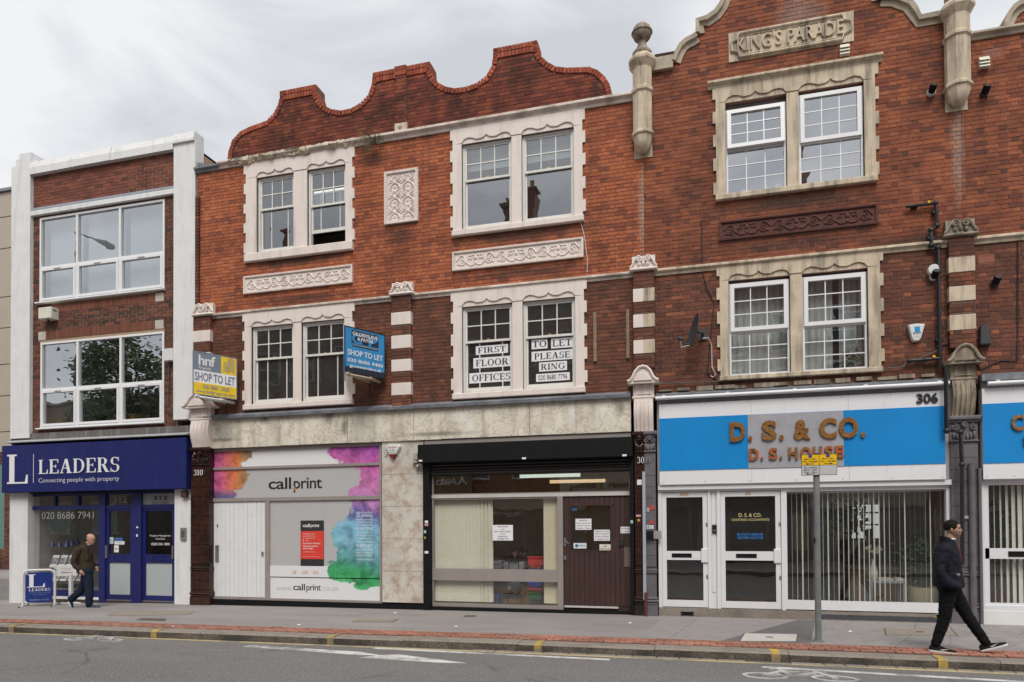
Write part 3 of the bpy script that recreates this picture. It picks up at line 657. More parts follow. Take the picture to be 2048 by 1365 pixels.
def bike_mark(px0, px1, py0, py1):
    x0, ya = G(px0, (py0+py1)/2, ZR); x1, yb = G(px1, (py0+py1)/2, ZR); yc = (ya+yb)/2; L = x1-x0; h = abs(G((px0+px1)/2, py0, ZR)[1]-G((px0+px1)/2, py1, ZR)[1]); P = []
    X = lambda t: x0+t*L
    Y = lambda t: yc-h/2+t*h + (yb-ya)*0
    def ring(cx, cy, rx, ry, t):
        n = 20
        for k in range(n):
            a, c = 2*pi*k/n, 2*pi*(k+1)/n
            P.append([(X(cx+rx*math.cos(a)), Y(cy+ry*math.sin(a))), (X(cx+rx*math.cos(c)), Y(cy+ry*math.sin(c))), (X(cx+(rx-t)*math.cos(c)), Y(cy+(ry-t*2.0)*math.sin(c))), (X(cx+(rx-t)*math.cos(a)), Y(cy+(ry-t*2.0)*math.sin(a)))])
    def ln(a, c, t=.05):
        d = Vector((c[0]-a[0], c[1]-a[1], 0)); q = Vector((-d.y, d.x, 0)).normalized()*t/2
        P.append([(X(a[0]-q.x), Y(a[1]-q.y)), (X(c[0]-q.x), Y(c[1]-q.y)), (X(c[0]+q.x), Y(c[1]+q.y)), (X(a[0]+q.x), Y(a[1]+q.y))])
    ring(.2, .3, .2, .3, .04); ring(.78, .3, .2, .3, .04)
    for a, c in (((.2, .3), (.42, .32)), ((.42, .32), (.66, .72)), ((.2, .3), (.36, .74)), ((.36, .74), (.66, .72)), ((.42, .32), (.34, .9)), ((.78, .3), (.64, .86)), ((.64, .86), (.74, .95)), ((.26, .92), (.42, .92))): ln(a, c, .055)
    return marking(P, 'bicycle_marking', mat('faded_road_paint', (.46, .45, .44), .85, .15, 40, dirt=(.17, .16, .155), dl=(.46, .64), da=.85), .003)
bike_mark(126, 268, 1273, 1284); bike_mark(1484, 1715, 1341, 1362)
# gutter setts
setts = tag(thing('gutter_setts', None, None, (0, -3.8, ZR)), kind='structure'); x = -3.2
while x < 5.2:
    w = R.uniform(.22, .42)
    if not (.55 < x < .9): MB().cbox(x, x+w-.02, 0, .02, 0, .09, .008).xf(lambda p, x=x: Vector((p.x, ykerb(p.x)-.10+p.z, ZR+.012-p.y))).build('sett', KERB, setts)
    x += w
# paving slabs on the right, repairs, covers
def gq(*pts): return [G(px, py, .01) for px, py in pts]
slabs = tag(thing('paving_slabs', None, None, (2, -1.5, 0)), kind='structure')
def slab(poly, name, m, dz=.008): return MB().slab(poly, lambda x, y: ground_z(x, y)-.03, lambda x, y: ground_z(x, y)+dz).build(name, m, slabs)
def inset(p, d=.006):
    cx = sum(a for a, _ in p)/len(p); cy = sum(b_ for _, b_ in p)/len(p); o = []
    for a, b_ in p: v = Vector((a-cx, b_-cy, 0)); l = v.length; v = v*((l-d*1.5)/l); o.append((cx+v.x, cy+v.y))
    return o
ys = lambda x: ykerb(x)+.29+rowsn*.108+.01
def sq(xa, xb, xc, xd, y0=None, y1=-.14):     # slab between two slanted joints; a,b at the strip, c,d at the shops
    return [(xa, ys(xa) if y0 is None else y0), (xb, ys(xb) if y0 is None else y0), (xd, y1), (xc, y1)]
J0, J1 = (UX(1330, 1228), G(1275, 1280)[0]), (UX(1400, 1233), G(1335, 1282)[0])
slab(inset(sq(J0[1], J1[1], J0[0], J1[0])), 'paving_slab', SLAB)
slab(inset(sq(J1[1], G(1437, 1284)[0], J1[0], UX(1596, 1240))), 'paving_slab', SLAB, .007)
slab(inset(sq(G(1437, 1285)[0], G(1620, 1290)[0], UX(1597, 1240), UX(1628, 1240))), 'asphalt_patch', PATCH, .006)
xj = [G(1622, 1290)[0], G(1790, 1297)[0], G(1905, 1303)[0], G(2010, 1310)[0], 6.5]; xk = [UX(1630, 1240), UX(1790, 1242), UX(1850, 1245), UX(2010, 1248), 6.8]
for i in range(4):
    slab(inset(sq(xj[i], xj[i+1], xk[i], xk[i+1], None, -1.2)), 'paving_slab', SLAB, .007+.001*(i % 2))
    slab(inset([(lerp(xj[i], xk[i], .5)+.3, -1.2), (lerp(xj[i+1], xk[i+1], .5)+.3, -1.2), (xk[i+1]+.3, -.14), (xk[i]+.3, -.14)]), 'paving_slab', SLAB, .008-.001*(i % 2))
def cover(poly, label, m, name='manhole_cover', pits=True, cat='manhole cover'):
    t = thing(name, label, cat, (sum(p[0] for p in poly)/4, sum(p[1] for p in poly)/4, 0))
    MB().slab(poly, lambda x, y: ground_z(x, y), lambda x, y: ground_z(x, y)+.011).build('frame', mat('cover_rim', (.12, .11, .1), .7), t)
    MB().slab(inset(poly, .02), lambda x, y: ground_z(x, y), lambda x, y: ground_z(x, y)+.013).build('lid', m, t)
    cx = sum(p[0] for p in poly)/4; cy = sum(p[1] for p in poly)/4
    if pits: MB().box(cx-.05, cx+.05, cy-.03, cy+.03, ground_z(cx, cy)+.012, ground_z(cx, cy)+.0165).build('lifting_plate', mat('cast_iron', (.04, .037, .035), .6), t)
    return t
TANC = mat('tan_concrete_cover', (.27, .23, .185), .9, .15, 8, bump=.3); PALEC = mat('pale_concrete_cover', (.5, .48, .44), .85, .1, 10, bump=.2); RUSTC = mat('rusty_iron_cover', (.10, .08, .065), .7, .3, 15)
cover(gq((1478, 1283), (1595, 1284), (1597, 1269), (1487, 1267)), 'pale cream concrete cover set in dark patch beside the parking sign post', PALEC)
cover(gq((1770, 1271), (1917, 1273), (1905, 1261), (1768, 1258)), 'buff inspection cover in the paving left of the man in black', TANC)
cover(gq((215, 1229), (375, 1226), (400, 1217.5), (240, 1217)), 'large brown stone cover in front of the navy shop doors', TANC, pits=False)
cover(gq((272, 1238), (330, 1240), (333, 1235), (285, 1234)), 'small dark iron cover in the pavement between the brown stone cover and the kerb', RUSTC, pits=False)
cover(gq((704, 1242), (785, 1242), (797, 1236.5), (722, 1235)), 'narrow grey brown cover in front of the printed ink panel', TANC, pits=False)
cover(gq((926, 1231.5), (950, 1231.5), (952, 1228), (930, 1228)), 'tiny grey metal cover close to the black shutter frame', RUSTC, pits=False)
# ------------------------------------------------------------------ 1. white framed building, left (312)
A = thing('office_building', 'three storey brick building with a white rendered frame above the navy estate agent shop', 'building', (-12.3, 0, -.1))
y0 = -.03
xl0, xl1 = AX(y0, (24, 344), (21, 600)), AX(y0, (60, 344), (58.7, 875)); xr0, xr1 = AX(y0, (348, 301), (346, 700)), UX(390, 500, y0)
zs = {}
zct, zcb = AZ(y0, (90, 319), (370, 266)), AZ(y0, (61, 349.4), (348, 300.5))
zft, zfb = AZ(.06, (59, 418), (347, 372)), AZ(.06, (59, 426), (347, 380)); zwb = AZ(.06, (58.6, 436), (347, 392))
zp = UZ(59, 876, y0); zr = UZ(21, 985, y0)
mb = MB(); mb.box(xl0, xl1, y0, .5, zp, zcb+.28); mb.box(xl0+.12, xl1, y0+.01, .5, zcb+.28, zct+.12); mb.box(xl0+.2, xl1-.02, y0+.03, .5, zct+.12, zct+.26); mb.build('white_pier', WHT, A)
mb = MB(); mb.box(xr0, xr1, y0, .26, UZ(346, 840, y0), zct-.22); mb.build('white_pier', WHT, A)
xe = UX(388, 270, y0); cj = [xl1-.01] + [UX(q, 300, y0) for q in (140.5, 222, 306)] + [xr0-.005]
for a, c2 in zip(cj, cj[1:]): q = R.uniform(-.006, .006); MB().rings([[(x, y0-.03+q, zcb), (x, y0-.03+q, zcb+.17), (x, y0+.02+q, zct), (x, .4, zct+.02), (x, .4, zcb)] for x in (a+.004, c2-.004)]).build('parapet_coping', WHT, A)
MB().rings([[(x, y0-.05, zct-.22), (x, y0-.05, zcb+.17), (x, y0+.0, zct+.01), (x, .27, zct+.01), (x, .27, zct-.22)] for x in (xr0, xe+.02)]).build('parapet_coping', WHT, A)
wA = []
def awin(l, t, r, bt, cols, trans, label, blinds):
    y = .05; x0 = AX(y, (l[0], l[1])); x1 = AX(y, (r[0], r[1])); z1 = AZ(y, l, r); z0 = AZ(y, t, bt)
    wA.append((x0, x1, z0, z1)); w = MB().frame(x0, x1, z0, z1, .05, y, y+.1).build('window', UPVC, A); w['label'] = label
    zt_ = lerp(z0, z1, trans); cs = [x0] + [lerp(x0, x1, q) for q in cols] + [x1]
    for i in range(3):
        a, c = cs[i], cs[i+1]
        if i: MB().box(a-.03, a+.03, y+.003, y+.09, z0+.05, z1-.05).build('mullion', UPVC, w)
        MB().box(a+.03, c-.03, y+.006, y+.088, zt_-.03, zt_+.03).build('transom', UPVC, w)
        panes(w, a+.02, c-.02, zt_, z1-.03, 1, 1, y+.05, G_UPC)
        f = MB().frame(a+(.05 if i == 0 else .033), c-(.05 if i == 2 else .033), z0+.052, zt_-.032, .055, y-.018, y+.06); f.build('casement', UPVC, w)
        MB().box((a+c)/2-.1, (a+c)/2+.1, y-.026, y-.018, zt_-.07, zt_-.052).build('trickle_vent', mat('vent_brown', (.25, .2, .16), .6), w)
        panes(w, a+.09, c-.09, z0+.1, zt_-.08, 1, 1, y+.03, G_UPC)
    MB().cbox(x0-.06, x1+.02, y-.09, y+.06, z0-.035, z0+.001, .008).build('sill', UPVC, w)
    return x0, x1, z0, z1
a1 = awin((79.5, 437), (80, 607), (329, 398), (328, 578), (.31, .655), .41, 'three light white window with lowered pale blinds', 1)
a2 = awin((81, 688), (80, 857), (328, 661), (328, 845), (.31, .66), .45, 'three light white window with dark office behind', 0)
backing(A, xl1-.02, xr0+.02, zr, zcb+.1, MORTB, wA, .067, .25)
mA = Masonry(A); ym = .067
zs1 = AZ(ym, (78, 611), (327, 588)); zs1b = zs1-.20
za_t, za_b = AZ(ym, (92, 664), (310, 641)), AZ(ym, (92, 681), (310, 658))
zslab = AZ(ym, (75, 866), (328, 853))
mA.lay(xl1, xr0, zft, zcb, BR_MD, (), ym, 'stretcher', .076)
hol = wA + [(UX(104, 620, ym), UX(312, 600, ym), zs1b, zs1), (UX(78, 670, ym), UX(328, 650, ym), za_b, za_t)]
mA.lay(xl1, xr0, zslab-.1, zwb, BR_MB, hol, ym, 'stretcher', .076)
mA.soldiers(UX(104, 620, ym), UX(312, 600, ym), zs1b, zs1, BR_SO, ym-.004); mA.soldiers(UX(92.5, 670, ym), UX(311, 650, ym), za_b, za_t, BR_SO, ym-.004)
mA.done()
for p, q, r_ in ((77.5, 92.5, (za_b, za_t)), (311, 327.5, (za_b, za_t)), (311.5, 328, (zs1b, zs1))): MB().box(UX(p, 660, ym), UX(q, 660, ym), ym-.012, ym+.05, *r_).build('stone_block', mat('concrete_block_face', (.5, .46, .4), .8), A)
MB().rings([[(x, -.02, zfb+.0), (x, .055, zft), (x, .1, zft), (x, .1, zfb)] for x in (xl1, xr0)]).build('lead_flashing', mat('blue_grey_flashing', (.22, .25, .29), .6, .15, 4), A)
MB().cbox(xl1, xr0, -.02, .1, zwb, zfb-.002, .01).build('white_lintel', WHT, A)
zfas = AZ(-.02, (10, 888), (372, 870))
SLATE = mat('stained_render', (.13, .12, .115), .9, .2, 3, dirt=(.3, .29, .27), dl=(.5, .72), da=.7, streak=True, bump=.3)
MB().box(xl0, xr1-.0, .0, .2, zfas, zslab-.02).build('render_band', SLATE, A)
MB().rings([[(x, -.22, zfas-.02), (x, -.22, zfas), (x, .02, zfas+.07), (x, .02, zfas-.02)] for x in (UX(10, 888, -.22), UX(373, 870, -.22))]).build('sign_flashing', mat('pale_lead', (.38, .38, .38), .7, .2, 8), A)
# shopfront 312
yA = .1
xs0, xs1, xs2, xs3 = UX(19, 1100, -.02), UX(55, 1100, -.02), UX(349, 1100, -.02), UX(381, 1100, -.02)
zA = pf(-12.5); zgA = UZ(100, 985, -.02)
MB().box(xs0, xs1, -.02, .3, zA-.15, zgA).build('white_shop_pier', WHT, A); MB().box(xs2, xs3, -.02, .3, zA-.1, zgA).build('white_shop_pier', WHT, A)
MB().box(xs0, xs3, .02, .3, zgA-.02, zfas).build('sign_backing', BLK, A)
def shopx(px, py=1080): return UX(px, py, yA)
def zz(px, py): return UZ(px, py, yA)
fx = [57, 64, 199, 211, 265, 284, 349]
zt = AZ(yA, (60, 989), (349, 984)); ztr1, ztr0 = AZ(yA, (60, 1012), (199, 1012)), AZ(yA, (60, 1020), (199, 1019)); zbr = AZ(yA, (101, 1181), (199, 1181)); zrs = AZ(yA, (101, 1193), (199, 1193))
w = MB(); w.box(shopx(57), shopx(64), yA, yA+.1, zrs, zt); w.box(shopx(64), shopx(199), yA, yA+.1, ztr0, ztr1); w.box(shopx(64), shopx(199), yA, yA+.1, zrs, zbr); w.box(shopx(64), shopx(199), yA+.002, yA+.098, zt-.05, zt)
for px in (108, 155): w.box(shopx(px)-.03, shopx(px)+.03, yA+.004, yA+.09, ztr1, zt-.05)
w = w.build('shop_window', BLUEP, A)
for p, q in ((64, 106), (110, 153), (157, 199)): panes(w, shopx(p), shopx(q), ztr1, zt-.05, 1, 1, yA+.05, G_SHOP)
panes(w, shopx(64), shopx(199), zbr, ztr0, 1, 1, yA+.05, G_SHOP)
text(w, mat('etched_white', (.30, .30, .29), .7), '020 8686 7941', shopx(80), shopx(184), UZ(130, 1038, yA+.04), .17, WALL(yA+.045), .002, 0)
MB().box(xs1-.02, shopx(200), yA+.01, .4, zA-.2, zrs).build('stall_riser', WHT, A)
MB().box(shopx(199), shopx(211), yA-.02, yA+.12, zA-.05, zt).build('blue_post', BLUEP, A); MB().box(shopx(265), shopx(284), yA-.03, yA+.12, zA-.05, zt).build('blue_post', BLUEP, A)
MB().box(shopx(211), shopx(265), yA+.002, yA+.1, ztr0+.0, ztr1).box(shopx(284), shopx(349), yA+.002, yA+.1, ztr0-.0, ztr1).box(shopx(200), shopx(349), yA+.01, yA+.1, zt-.04, zt+.02).build('door_transom', BLUEP, A)
fl = MB().box(shopx(211), shopx(265), yA+.04, yA+.05, ztr1, zt-.04).build('fanlight', G_SHOP, A)
text(fl, mat('etched_white', 0), '312', shopx(224), shopx(252), UZ(235, 1006, yA+.03), .16, WALL(yA+.035), .002)
fl2 = MB().box(shopx(284), shopx(349), yA+.03, yA+.05, ztr1, zt-.04).build('fanlight', mat('frosted_panel', (.36, .38, .37), .4, .05, 3), A); fl2['label'] = 'frosted fanlight lettered with the street number'
text(fl2, INK, '312', shopx(305), shopx(333), UZ(318, 1000.5, yA+.03), .095, WALL(yA+.028), .003, .02); text(fl2, INK, 'HIGH STREET', shopx(301), shopx(336), UZ(318, 1008, yA+.03), .05, WALL(yA+.028), .002)
FROST = mat('frosted_glass', (.42, .46, .46), .35, .05, 2)
def bluedoor(p0, p1, lab, gl, knob):
    x0, x1 = shopx(p0), shopx(p1); zd0 = zA+.06; zd1 = ztr0; H = zd1-zd0; y = yA+.02
    d = MB().frame(x0, x1, zd0, zd1, (.085, .085, .14, .06), y, y+.05).box(x0+.085, x1-.085, y, y+.05, zd0+.415*H, zd0+.505*H).build('door', BLUEP, A); d['label'] = lab
    panes(d, x0+.08, x1-.08, zd0+.505*H, zd1-.06, 1, 1, y+.03, gl)
    MB().box(x0+.08, x1-.08, y+.025, y+.03, zd0+.14, zd0+.415*H).build('frosted_panel', FROST, d)
    MB().frame((x0+x1)/2-.16, (x0+x1)/2+.16, zd0+.43*H, zd0+.49*H, .012, y-.008, y).build('letter_plate', mat('navy_letter_plate', (.012, .014, .07), .4), d)
    MB().box(knob-.02, knob+.02, y-.04, y, zd0+.46*H, zd0+.60*H).build('handle', mat('steel', (.4, .4, .42), .35, metal=.8), d)
    MB().box(x0+.0, x1, y-.01, y, zd0-.0, zd0+.02).build('threshold_strip', mat('steel', 0), d)
    return d, x0, x1, zd0, H, y
d1 = bluedoor(211, 265, 'navy shop door with stickers on its clear upper glass', G_SHOP, shopx(211)+.03)
d2 = bluedoor(284, 349, 'navy side door lettered for property management', glass('grey_misted_glass', .02, (.5, .5, .5), .12), shopx(346))
t2 = WALL(d2[5]+.02); x0, x1 = d2[1], d2[2]
text(d2[0], WTXT, 'Property Management', shopx(297.5), shopx(339), UZ(318, 1073.5, yA), .042, t2, .002); text(d2[0], WTXT, 'First Floor', shopx(309), shopx(328), UZ(318, 1080, yA), .04, t2, .002)
text(d2[0], WTXT, '0208 256 1800', shopx(300), shopx(337), UZ(318, 1091, yA), .055, t2, .002, .01)
MB().box(xs1-.02, xs2+.02, yA+.0, .4, zA-.2, zA+.06).build('step', mat('dark_brick_step', (.06, .04, .035), .8, .3, 20), A)
room(A, xl1, xr0, zs1-.3, zcb, mat('pale_office_wall', (.62, .63, .63), .9), 3.5, .33); room(A, xl1, xr0, zslab-.2, zs1b, mat('office_wall', (.6, .6, .57), .9), 3.5, .33); room(A, xs1, xs2, zA-.02, zt+.1, mat('shop_back_wall', (.4, .38, .35), .9), 3.0, .32)
MB().box(xl0, xr1, .34, .36, 3.0, zcb).box(xl0, xl0+.2, .3, 9, 0, zcb).box(xr1-.2, xr1, .3, 9, 0, zcb).box(xl0, xr1, 8.8, 9, 0, zcb).box(xl0, xr1, .5, 9, zcb-.2, zcb).build('side_walls', MORTB, A) if False else None
MB().box(xl0+.02, xl0+.25, .28, 9, -.3, zcb-.01).box(xr1-.25, xr1-.02, .3, 9, -.3, zcb-.01).box(xl0+.02, xr1-.02, 8.8, 9, -.3, zcb-.01).box(xl0+.02, xr1-.02, .3, 9, zcb-.06, zcb-.0).build('side_and_rear_walls', MORTB, A)
# ------------------------------------------------------------------ 2. red building with the shaped gables (310, 308)
B = thing('red_brick_building', 'red brick shops and offices with two curly shaped gables and cream window surrounds', 'building', (-6, 0, 0))
bx0, bx1 = UX(394, 500, 0), UX(1287, 300, 0)
zc1 = AZ(0, (487.7, 332), (710.8, 295.4), (899.3, 263.7), (1172, 217.3)); zstr = AZ(-.06, (425.7, 627.5), (778.6, 593), (860, 585), (1260, 540.5))
zlead = AZ(-.1, (408.6, 833), (900, 807.5), (1260, 786.5)); zmb = AZ(-.06, (414.6, 895.4), (820, 881.5), (1266, 866))
SB = []
def bwin(outer, ops, heads, sills, sb, top, **k):
    X = (AX(0, *outer[0]), AX(0, *outer[1])); O = [(UX(a, 500, 0) if False else AX(0, (a, sy)), AX(0, (c2, sy))) for (a, c2, sy) in ops]
    return X, O, AZ(0, *heads), AZ(0, *sills), AZ(-.08, *sb), top
specs = [
 bwin(([(494, 450)], [(706, 450)]), [(514.5, 589, 430), (615.4, 693, 420)], [(514.5, 358), (693, 328)], [(514, 508), (693, 487)], [(494.3, 523), (700, 500)], zc1),
 bwin(([(907, 400)], [(1166, 380)]), [(924.5, 1024.4, 380), (1043.7, 1149, 350)], [(924.5, 291), (1149, 254)], [(924, 461), (1149, 437)], [(910, 472), (1161, 442)], zc1),
 bwin(([(491.5, 720)], [(706, 720)]), [(504, 588, 720), (604, 691, 720)], [(504, 654), (691, 639)], [(504, 809), (691, 802)], [(493, 820), (706, 808.6)], zstr-.02),
 bwin(([(908, 680)], [(1169, 680)]), [(925, 1026, 700), (1046, 1151.7, 690)], [(925, 615.4), (1151.7, 593.8)], [(925, 788), (1151, 776)], [(912, 799), (1163, 785.5)], zstr-.02)]
holesB = []; cutB = []
for i, (X, O, zh, zsl, zb, tp) in enumerate(specs):
    surround(B, X, tp, zsl, zb, O, zh, PINK)
    cutB.append((X[0], X[1], zb+.03, tp)); holesB += [(o[0], o[1], zsl, zh) for o in O]
    for j, o in enumerate(O):
        kw = [dict(frac=.41, low='bars', g=G_UP), dict(frac=.41, low='plain', g=G_UP, gl=G_SKY), dict(frac=.41, low='bars', g=G_DRK), dict(frac=.40, low='plain' if j else 'bars', g=G_DRK)][i]
        if i == 0 and j == 1: kw = dict(frac=.46, low='bars', g=G_UP, lift=.28)
        w = sash_window(B, o[0], o[1], zsl, zh, .04, **kw)
        if i == 0 and j == 1: w['label'] = 'sash window with its lower half raised open'
backing(B, bx0, bx1, zlead-.15, zc1+.05, MORTD, holesB, .0, .26)
mB = Masonry(B)
sq_ = RC(770.5, 347.7, 837.8, 443, 0); r1 = (UX(489.5, 570, 0), UX(706.6, 550, 0), AZ(0, (490, 589), (706.6, 567.5)), AZ(0, (489, 555), (706.6, 531))); r2 = (UX(906, 525, 0), UX(1167.5, 500, 0), AZ(0, (906, 544), (1167, 516)), AZ(0, (905.5, 507), (1167, 476)))
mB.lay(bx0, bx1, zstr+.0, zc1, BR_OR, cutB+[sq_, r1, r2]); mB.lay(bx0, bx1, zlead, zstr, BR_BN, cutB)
# gables
front = [(455.4, 325), (458.5, 303), (466, 281.5), (481.5, 264.6), (500, 255.4), (518, 249), (534, 243), (547.7, 229), (557, 212), (561, 195.4), (560.6, 184.6), (633, 170.5), (633.5, 184), (637, 198.5), (647.7, 212), (663, 220), (683, 223), (703, 218.5), (721.5, 207.7), (737, 192), (744.5, 171), (746.8, 147.7), (860, 125), (861.5, 141.5), (866.5, 155), (877, 167), (892, 175.4), (910, 178.6), (932.5, 175.4), (953.5, 168), (973, 153.5), (984, 134), (987, 115), (987.3, 99.3), (1074.5, 82.5), (1075.3, 102), (1082.4, 114), (1095, 126), (1111.5, 135), (1134, 137.4), (1156.6, 136.7), (1177.5, 135.8), (1195, 142), (1210, 155), (1219.5, 171), (1224, 189), (1225, 198)]
prof = [U(px, py, 0) for px, py in front]
zg0 = zc1+.10
def topf(P):
    def f(x):
        zt_ = -9
        for (a, za_), (c2, zc_) in zip(P, P[1:]):
            if a != c2 and min(a, c2) <= x <= max(a, c2): zt_ = max(zt_, za_ + (zc_-za_)*(x-a)/(c2-a))
        return zt_
    return f
def inner_path(P, t):
    o = []
    for i, p in enumerate(P):
        a = Vector((P[max(i-1, 0)][0], P[max(i-1, 0)][1], 0)); c2 = Vector((P[min(i+1, len(P)-1)][0], P[min(i+1, len(P)-1)][1], 0)); d = (c2-a).normalized(); o.append((p[0]+d.y*t, p[1]-d.x*t))
    return o
gp_ = prof[:]; gp_[0] = (prof[0][0], zg0-.05); gp_[-1] = (prof[-1][0], zg0-.05)
core = [(lerp(x, (gp_[0][0]+gp_[-1][0])/2, .004), z-.03) for x, z in gp_]
MB().prism(core, .004, .33).build('gable_wall', MORTD, B)
tf = topf(inner_path(prof, -.01)); xpm0, xpm1 = UX(793, 200, 0), UX(814, 200, 0)
mB.lay(prof[0][0]+.05, prof[-1][0]-.05, zg0, max(z for _, z in prof), BR_GB, [(xpm0, xpm1, zg0, 20)], .004, top=tf)
# coping: bricks on edge all along the gable outline
def along(P, step):
    L = [0]
    for a, c2 in zip(P, P[1:]): L.append(L[-1] + math.hypot(c2[0]-a[0], c2[1]-a[1]))
    n = max(1, round(L[-1]/step)); o = []
    for i in range(n):
        s = (i+.5)*L[-1]/n; k = max(j for j in range(len(L)) if L[j] <= s); k = min(k, len(P)-2); t = (s-L[k])/max(1e-6, L[k+1]-L[k])
        o.append((lerp(P[k][0], P[k+1][0], t), lerp(P[k][1], P[k+1][1], t), math.atan2(P[k+1][1]-P[k][1], P[k+1][0]-P[k][0]), L[-1]/n))
    return o
def is_flat(i): return i in (10, 21, 32+1-0)
flatseg = {(10, 11), (21, 22), (33, 34)}
runs = []; cur = [prof[0]]
for i in range(len(prof)-1):
    if (i, i+1) in flatseg: runs.append((cur, False)); runs.append(([prof[i], prof[i+1]], True)); cur = [prof[i+1]]
    else: cur.append(prof[i+1])
runs.append((cur, False))
um = unit_brick(BR_CP)
for P, fl_ in runs:
    for x, z, a, st in along(P, .078):
        h = .115; nx, nz = -math.sin(a), math.cos(a)
        rows = ((0, h),) if not fl_ else ((.0, .105), (.11, .11))
        for off, hh in rows:
            cx, cz = x-nx*(hh/2+off-.01), z-nz*(hh/2+off-.01)
            inst(um, 'coping_brick', B, (cx, .155, cz), (0, -a, 0), (st-.008, .36, hh-.006))
# small brick pilaster in the middle of the double gable
MB().box(xpm0, xpm1, -.06, .05, UZ(800, 245, -.06), UZ(804, 152, -.06)).build('gable_pilaster_core', MORTD, B)
mB.lay(xpm0, xpm1, UZ(800, 245, -.06), UZ(804, 150, -.06), BR_GB, (), -.06)
for j in range(2): mB.items.append((xpm0-.01, xpm1+.01, UZ(804, 150-j*9, -.06)+.004, UZ(804, 141-j*9, -.06), -.07, BR_CP, False))
MB().box(xpm0-.01, xpm1+.01, -.065, .3, UZ(804, 150, -.06), UZ(804, 132, -.06)).build('gable_pilaster_cap', BR_CP, B)
MB().cbox(xpm0-.02, xpm1+.03, -.09, .05, zg0-.04, UZ(800, 247, -.06), .02).ball(((xpm0+xpm1)/2, -.09, zg0+.13), .06, 8, 5, (1, .4, .8)).build('carved_stone_block', STONE, B)
# mouldings
def moulding(b, x0, x1, zt_, h, p, m, name='string_course', y=0.):
    prof_ = [(0, 0), (-p*.35, 0), (-p*.45, h*.2), (-p*.45, h*.35), (-p*.75, h*.5), (-p, h*.62), (-p, h*.88), (-p*.85, h), (0, h)]
    return MB().rings([[(x, y+q[0], zt_-h+q[1]) for q in prof_] for x in (x0, x1)]).build(name, m, b)
moulding(B, UX(440, 335, 0), bx1, zg0+.04, .15, .12, CORN, 'cornice'); moulding(B, bx0-.02, UX(440, 335, 0)+.01, zg0-.0, .12, .1, LEAD, 'lead_cornice')
rs = []; n_ = 90; d1_ = d2_ = d3_ = 0.
for i in range(n_+1):   # broken, eroded stretch of the cornice
    x = lerp(UX(462, 315, 0), UX(712, 292, 0), i/n_); d1_ = d1_*.75+R.uniform(-.03, .03); d2_ = d2_*.8+R.uniform(-.02, .02); d3_ = d3_*.7+R.uniform(-.03, .03)
    rs.append([(x, .0, zg0-.10), (x, -.07+d2_*.6, zg0-.085+d1_), (x, -.115+d3_, zg0-.03+d1_*.7), (x, -.12+d2_, zg0+.02+d3_*.5), (x, -.07+d3_*.6, zg0+.055+d2_), (x, .0, zg0+.06)])
MB().rings(rs).build('eroded_cornice_edge', STONE, B)
moulding(B, bx0, bx1-.2, zstr+.0, .11, .075, CORN)
# corner strip of bullnosed bricks by the white building
for i in range(36):
    z = zstr+.05 + i*.0745
    if z < zc1-.3: inst(unit_brick(BR_BN), 'corner_brick', B, (UX(398, 500, 0), -.03, z+.037), (0, R.uniform(-.02, .02), 0), (.09, .09, .064))
relief_band(B, *r1, PINK); relief_band(B, *r2, PINK)
# square relief panel
x0, x1, z0, z1 = sq_; o = MB().box(x0, x1, -.03, .02, z0, z1).build('relief_panel', PINK, B); o['label'] = 'tall square panel of diaper relief between the upper windows'
fr = MB().frame(x0, x1, z0, z1, .05, -.065, -.03).frame(x0+.05, x1-.05, z0+.05, z1-.05, .012, -.045, -.03); n = 18
for i in range(n): fr.ball((lerp(x0+.025, x1-.025, i/(n-1)), -.062, z1-.025), .014, 5, 3); fr.ball((x0+.025, -.062, lerp(z0, z1, (i+.5)/n)), .014, 5, 3); fr.ball((x1-.025, -.062, lerp(z0, z1, (i+.5)/n)), .014, 5, 3)
fr.build('moulded_border', PINK, o, 40)
mb = MB(); nx, nz = 2, 3; ax, az = (x1-x0-.16)/nx, (z1-z0-.16)/nz
for i in range(nx):
    for j in range(nz):
        cx, cz = x0+.08+ax*(i+.5), z0+.08+az*(j+.5)
        for sx in (-1, 1):
            for sz in (-1, 1):
                mb.tube([(cx+sx*ax*.06, -.034, cz+sz*az*.06), (cx+sx*ax*.3, -.034, cz+sz*az*.18), (cx+sx*ax*.44, -.034, cz+sz*az*.44)], [.012, .024, .01], 5)
                mb.tube(scroll(cx+sx*ax*.28, cz+sz*az*.33, .055, 1.1, pi*.5*sz, -.034, 0, sx, 12), .011, 5)
                mb.tube([(cx+sx*ax*.48, -.034, cz+sz*az*.1), (cx+sx*ax*.36, -.034, cz), (cx+sx*ax*.2, -.034, cz+sz*az*.02)], .012, 5)
        mb.ball((cx, -.034, cz), .045, 8, 5, (1, .5, 1)); mb.tube(scroll(cx, cz+az*.22, .05, 1, 0, -.034, 0, 1, 12), .01, 5); mb.ball((cx, -.034, cz-az*.28), .03, 6, 4, (.8, .5, 1.6)); mb.ball((cx, -.034, cz+az*.4), .03, 6, 4, (1.6, .5, .7))
mb.build('diaper_relief', PINK, o, 60)
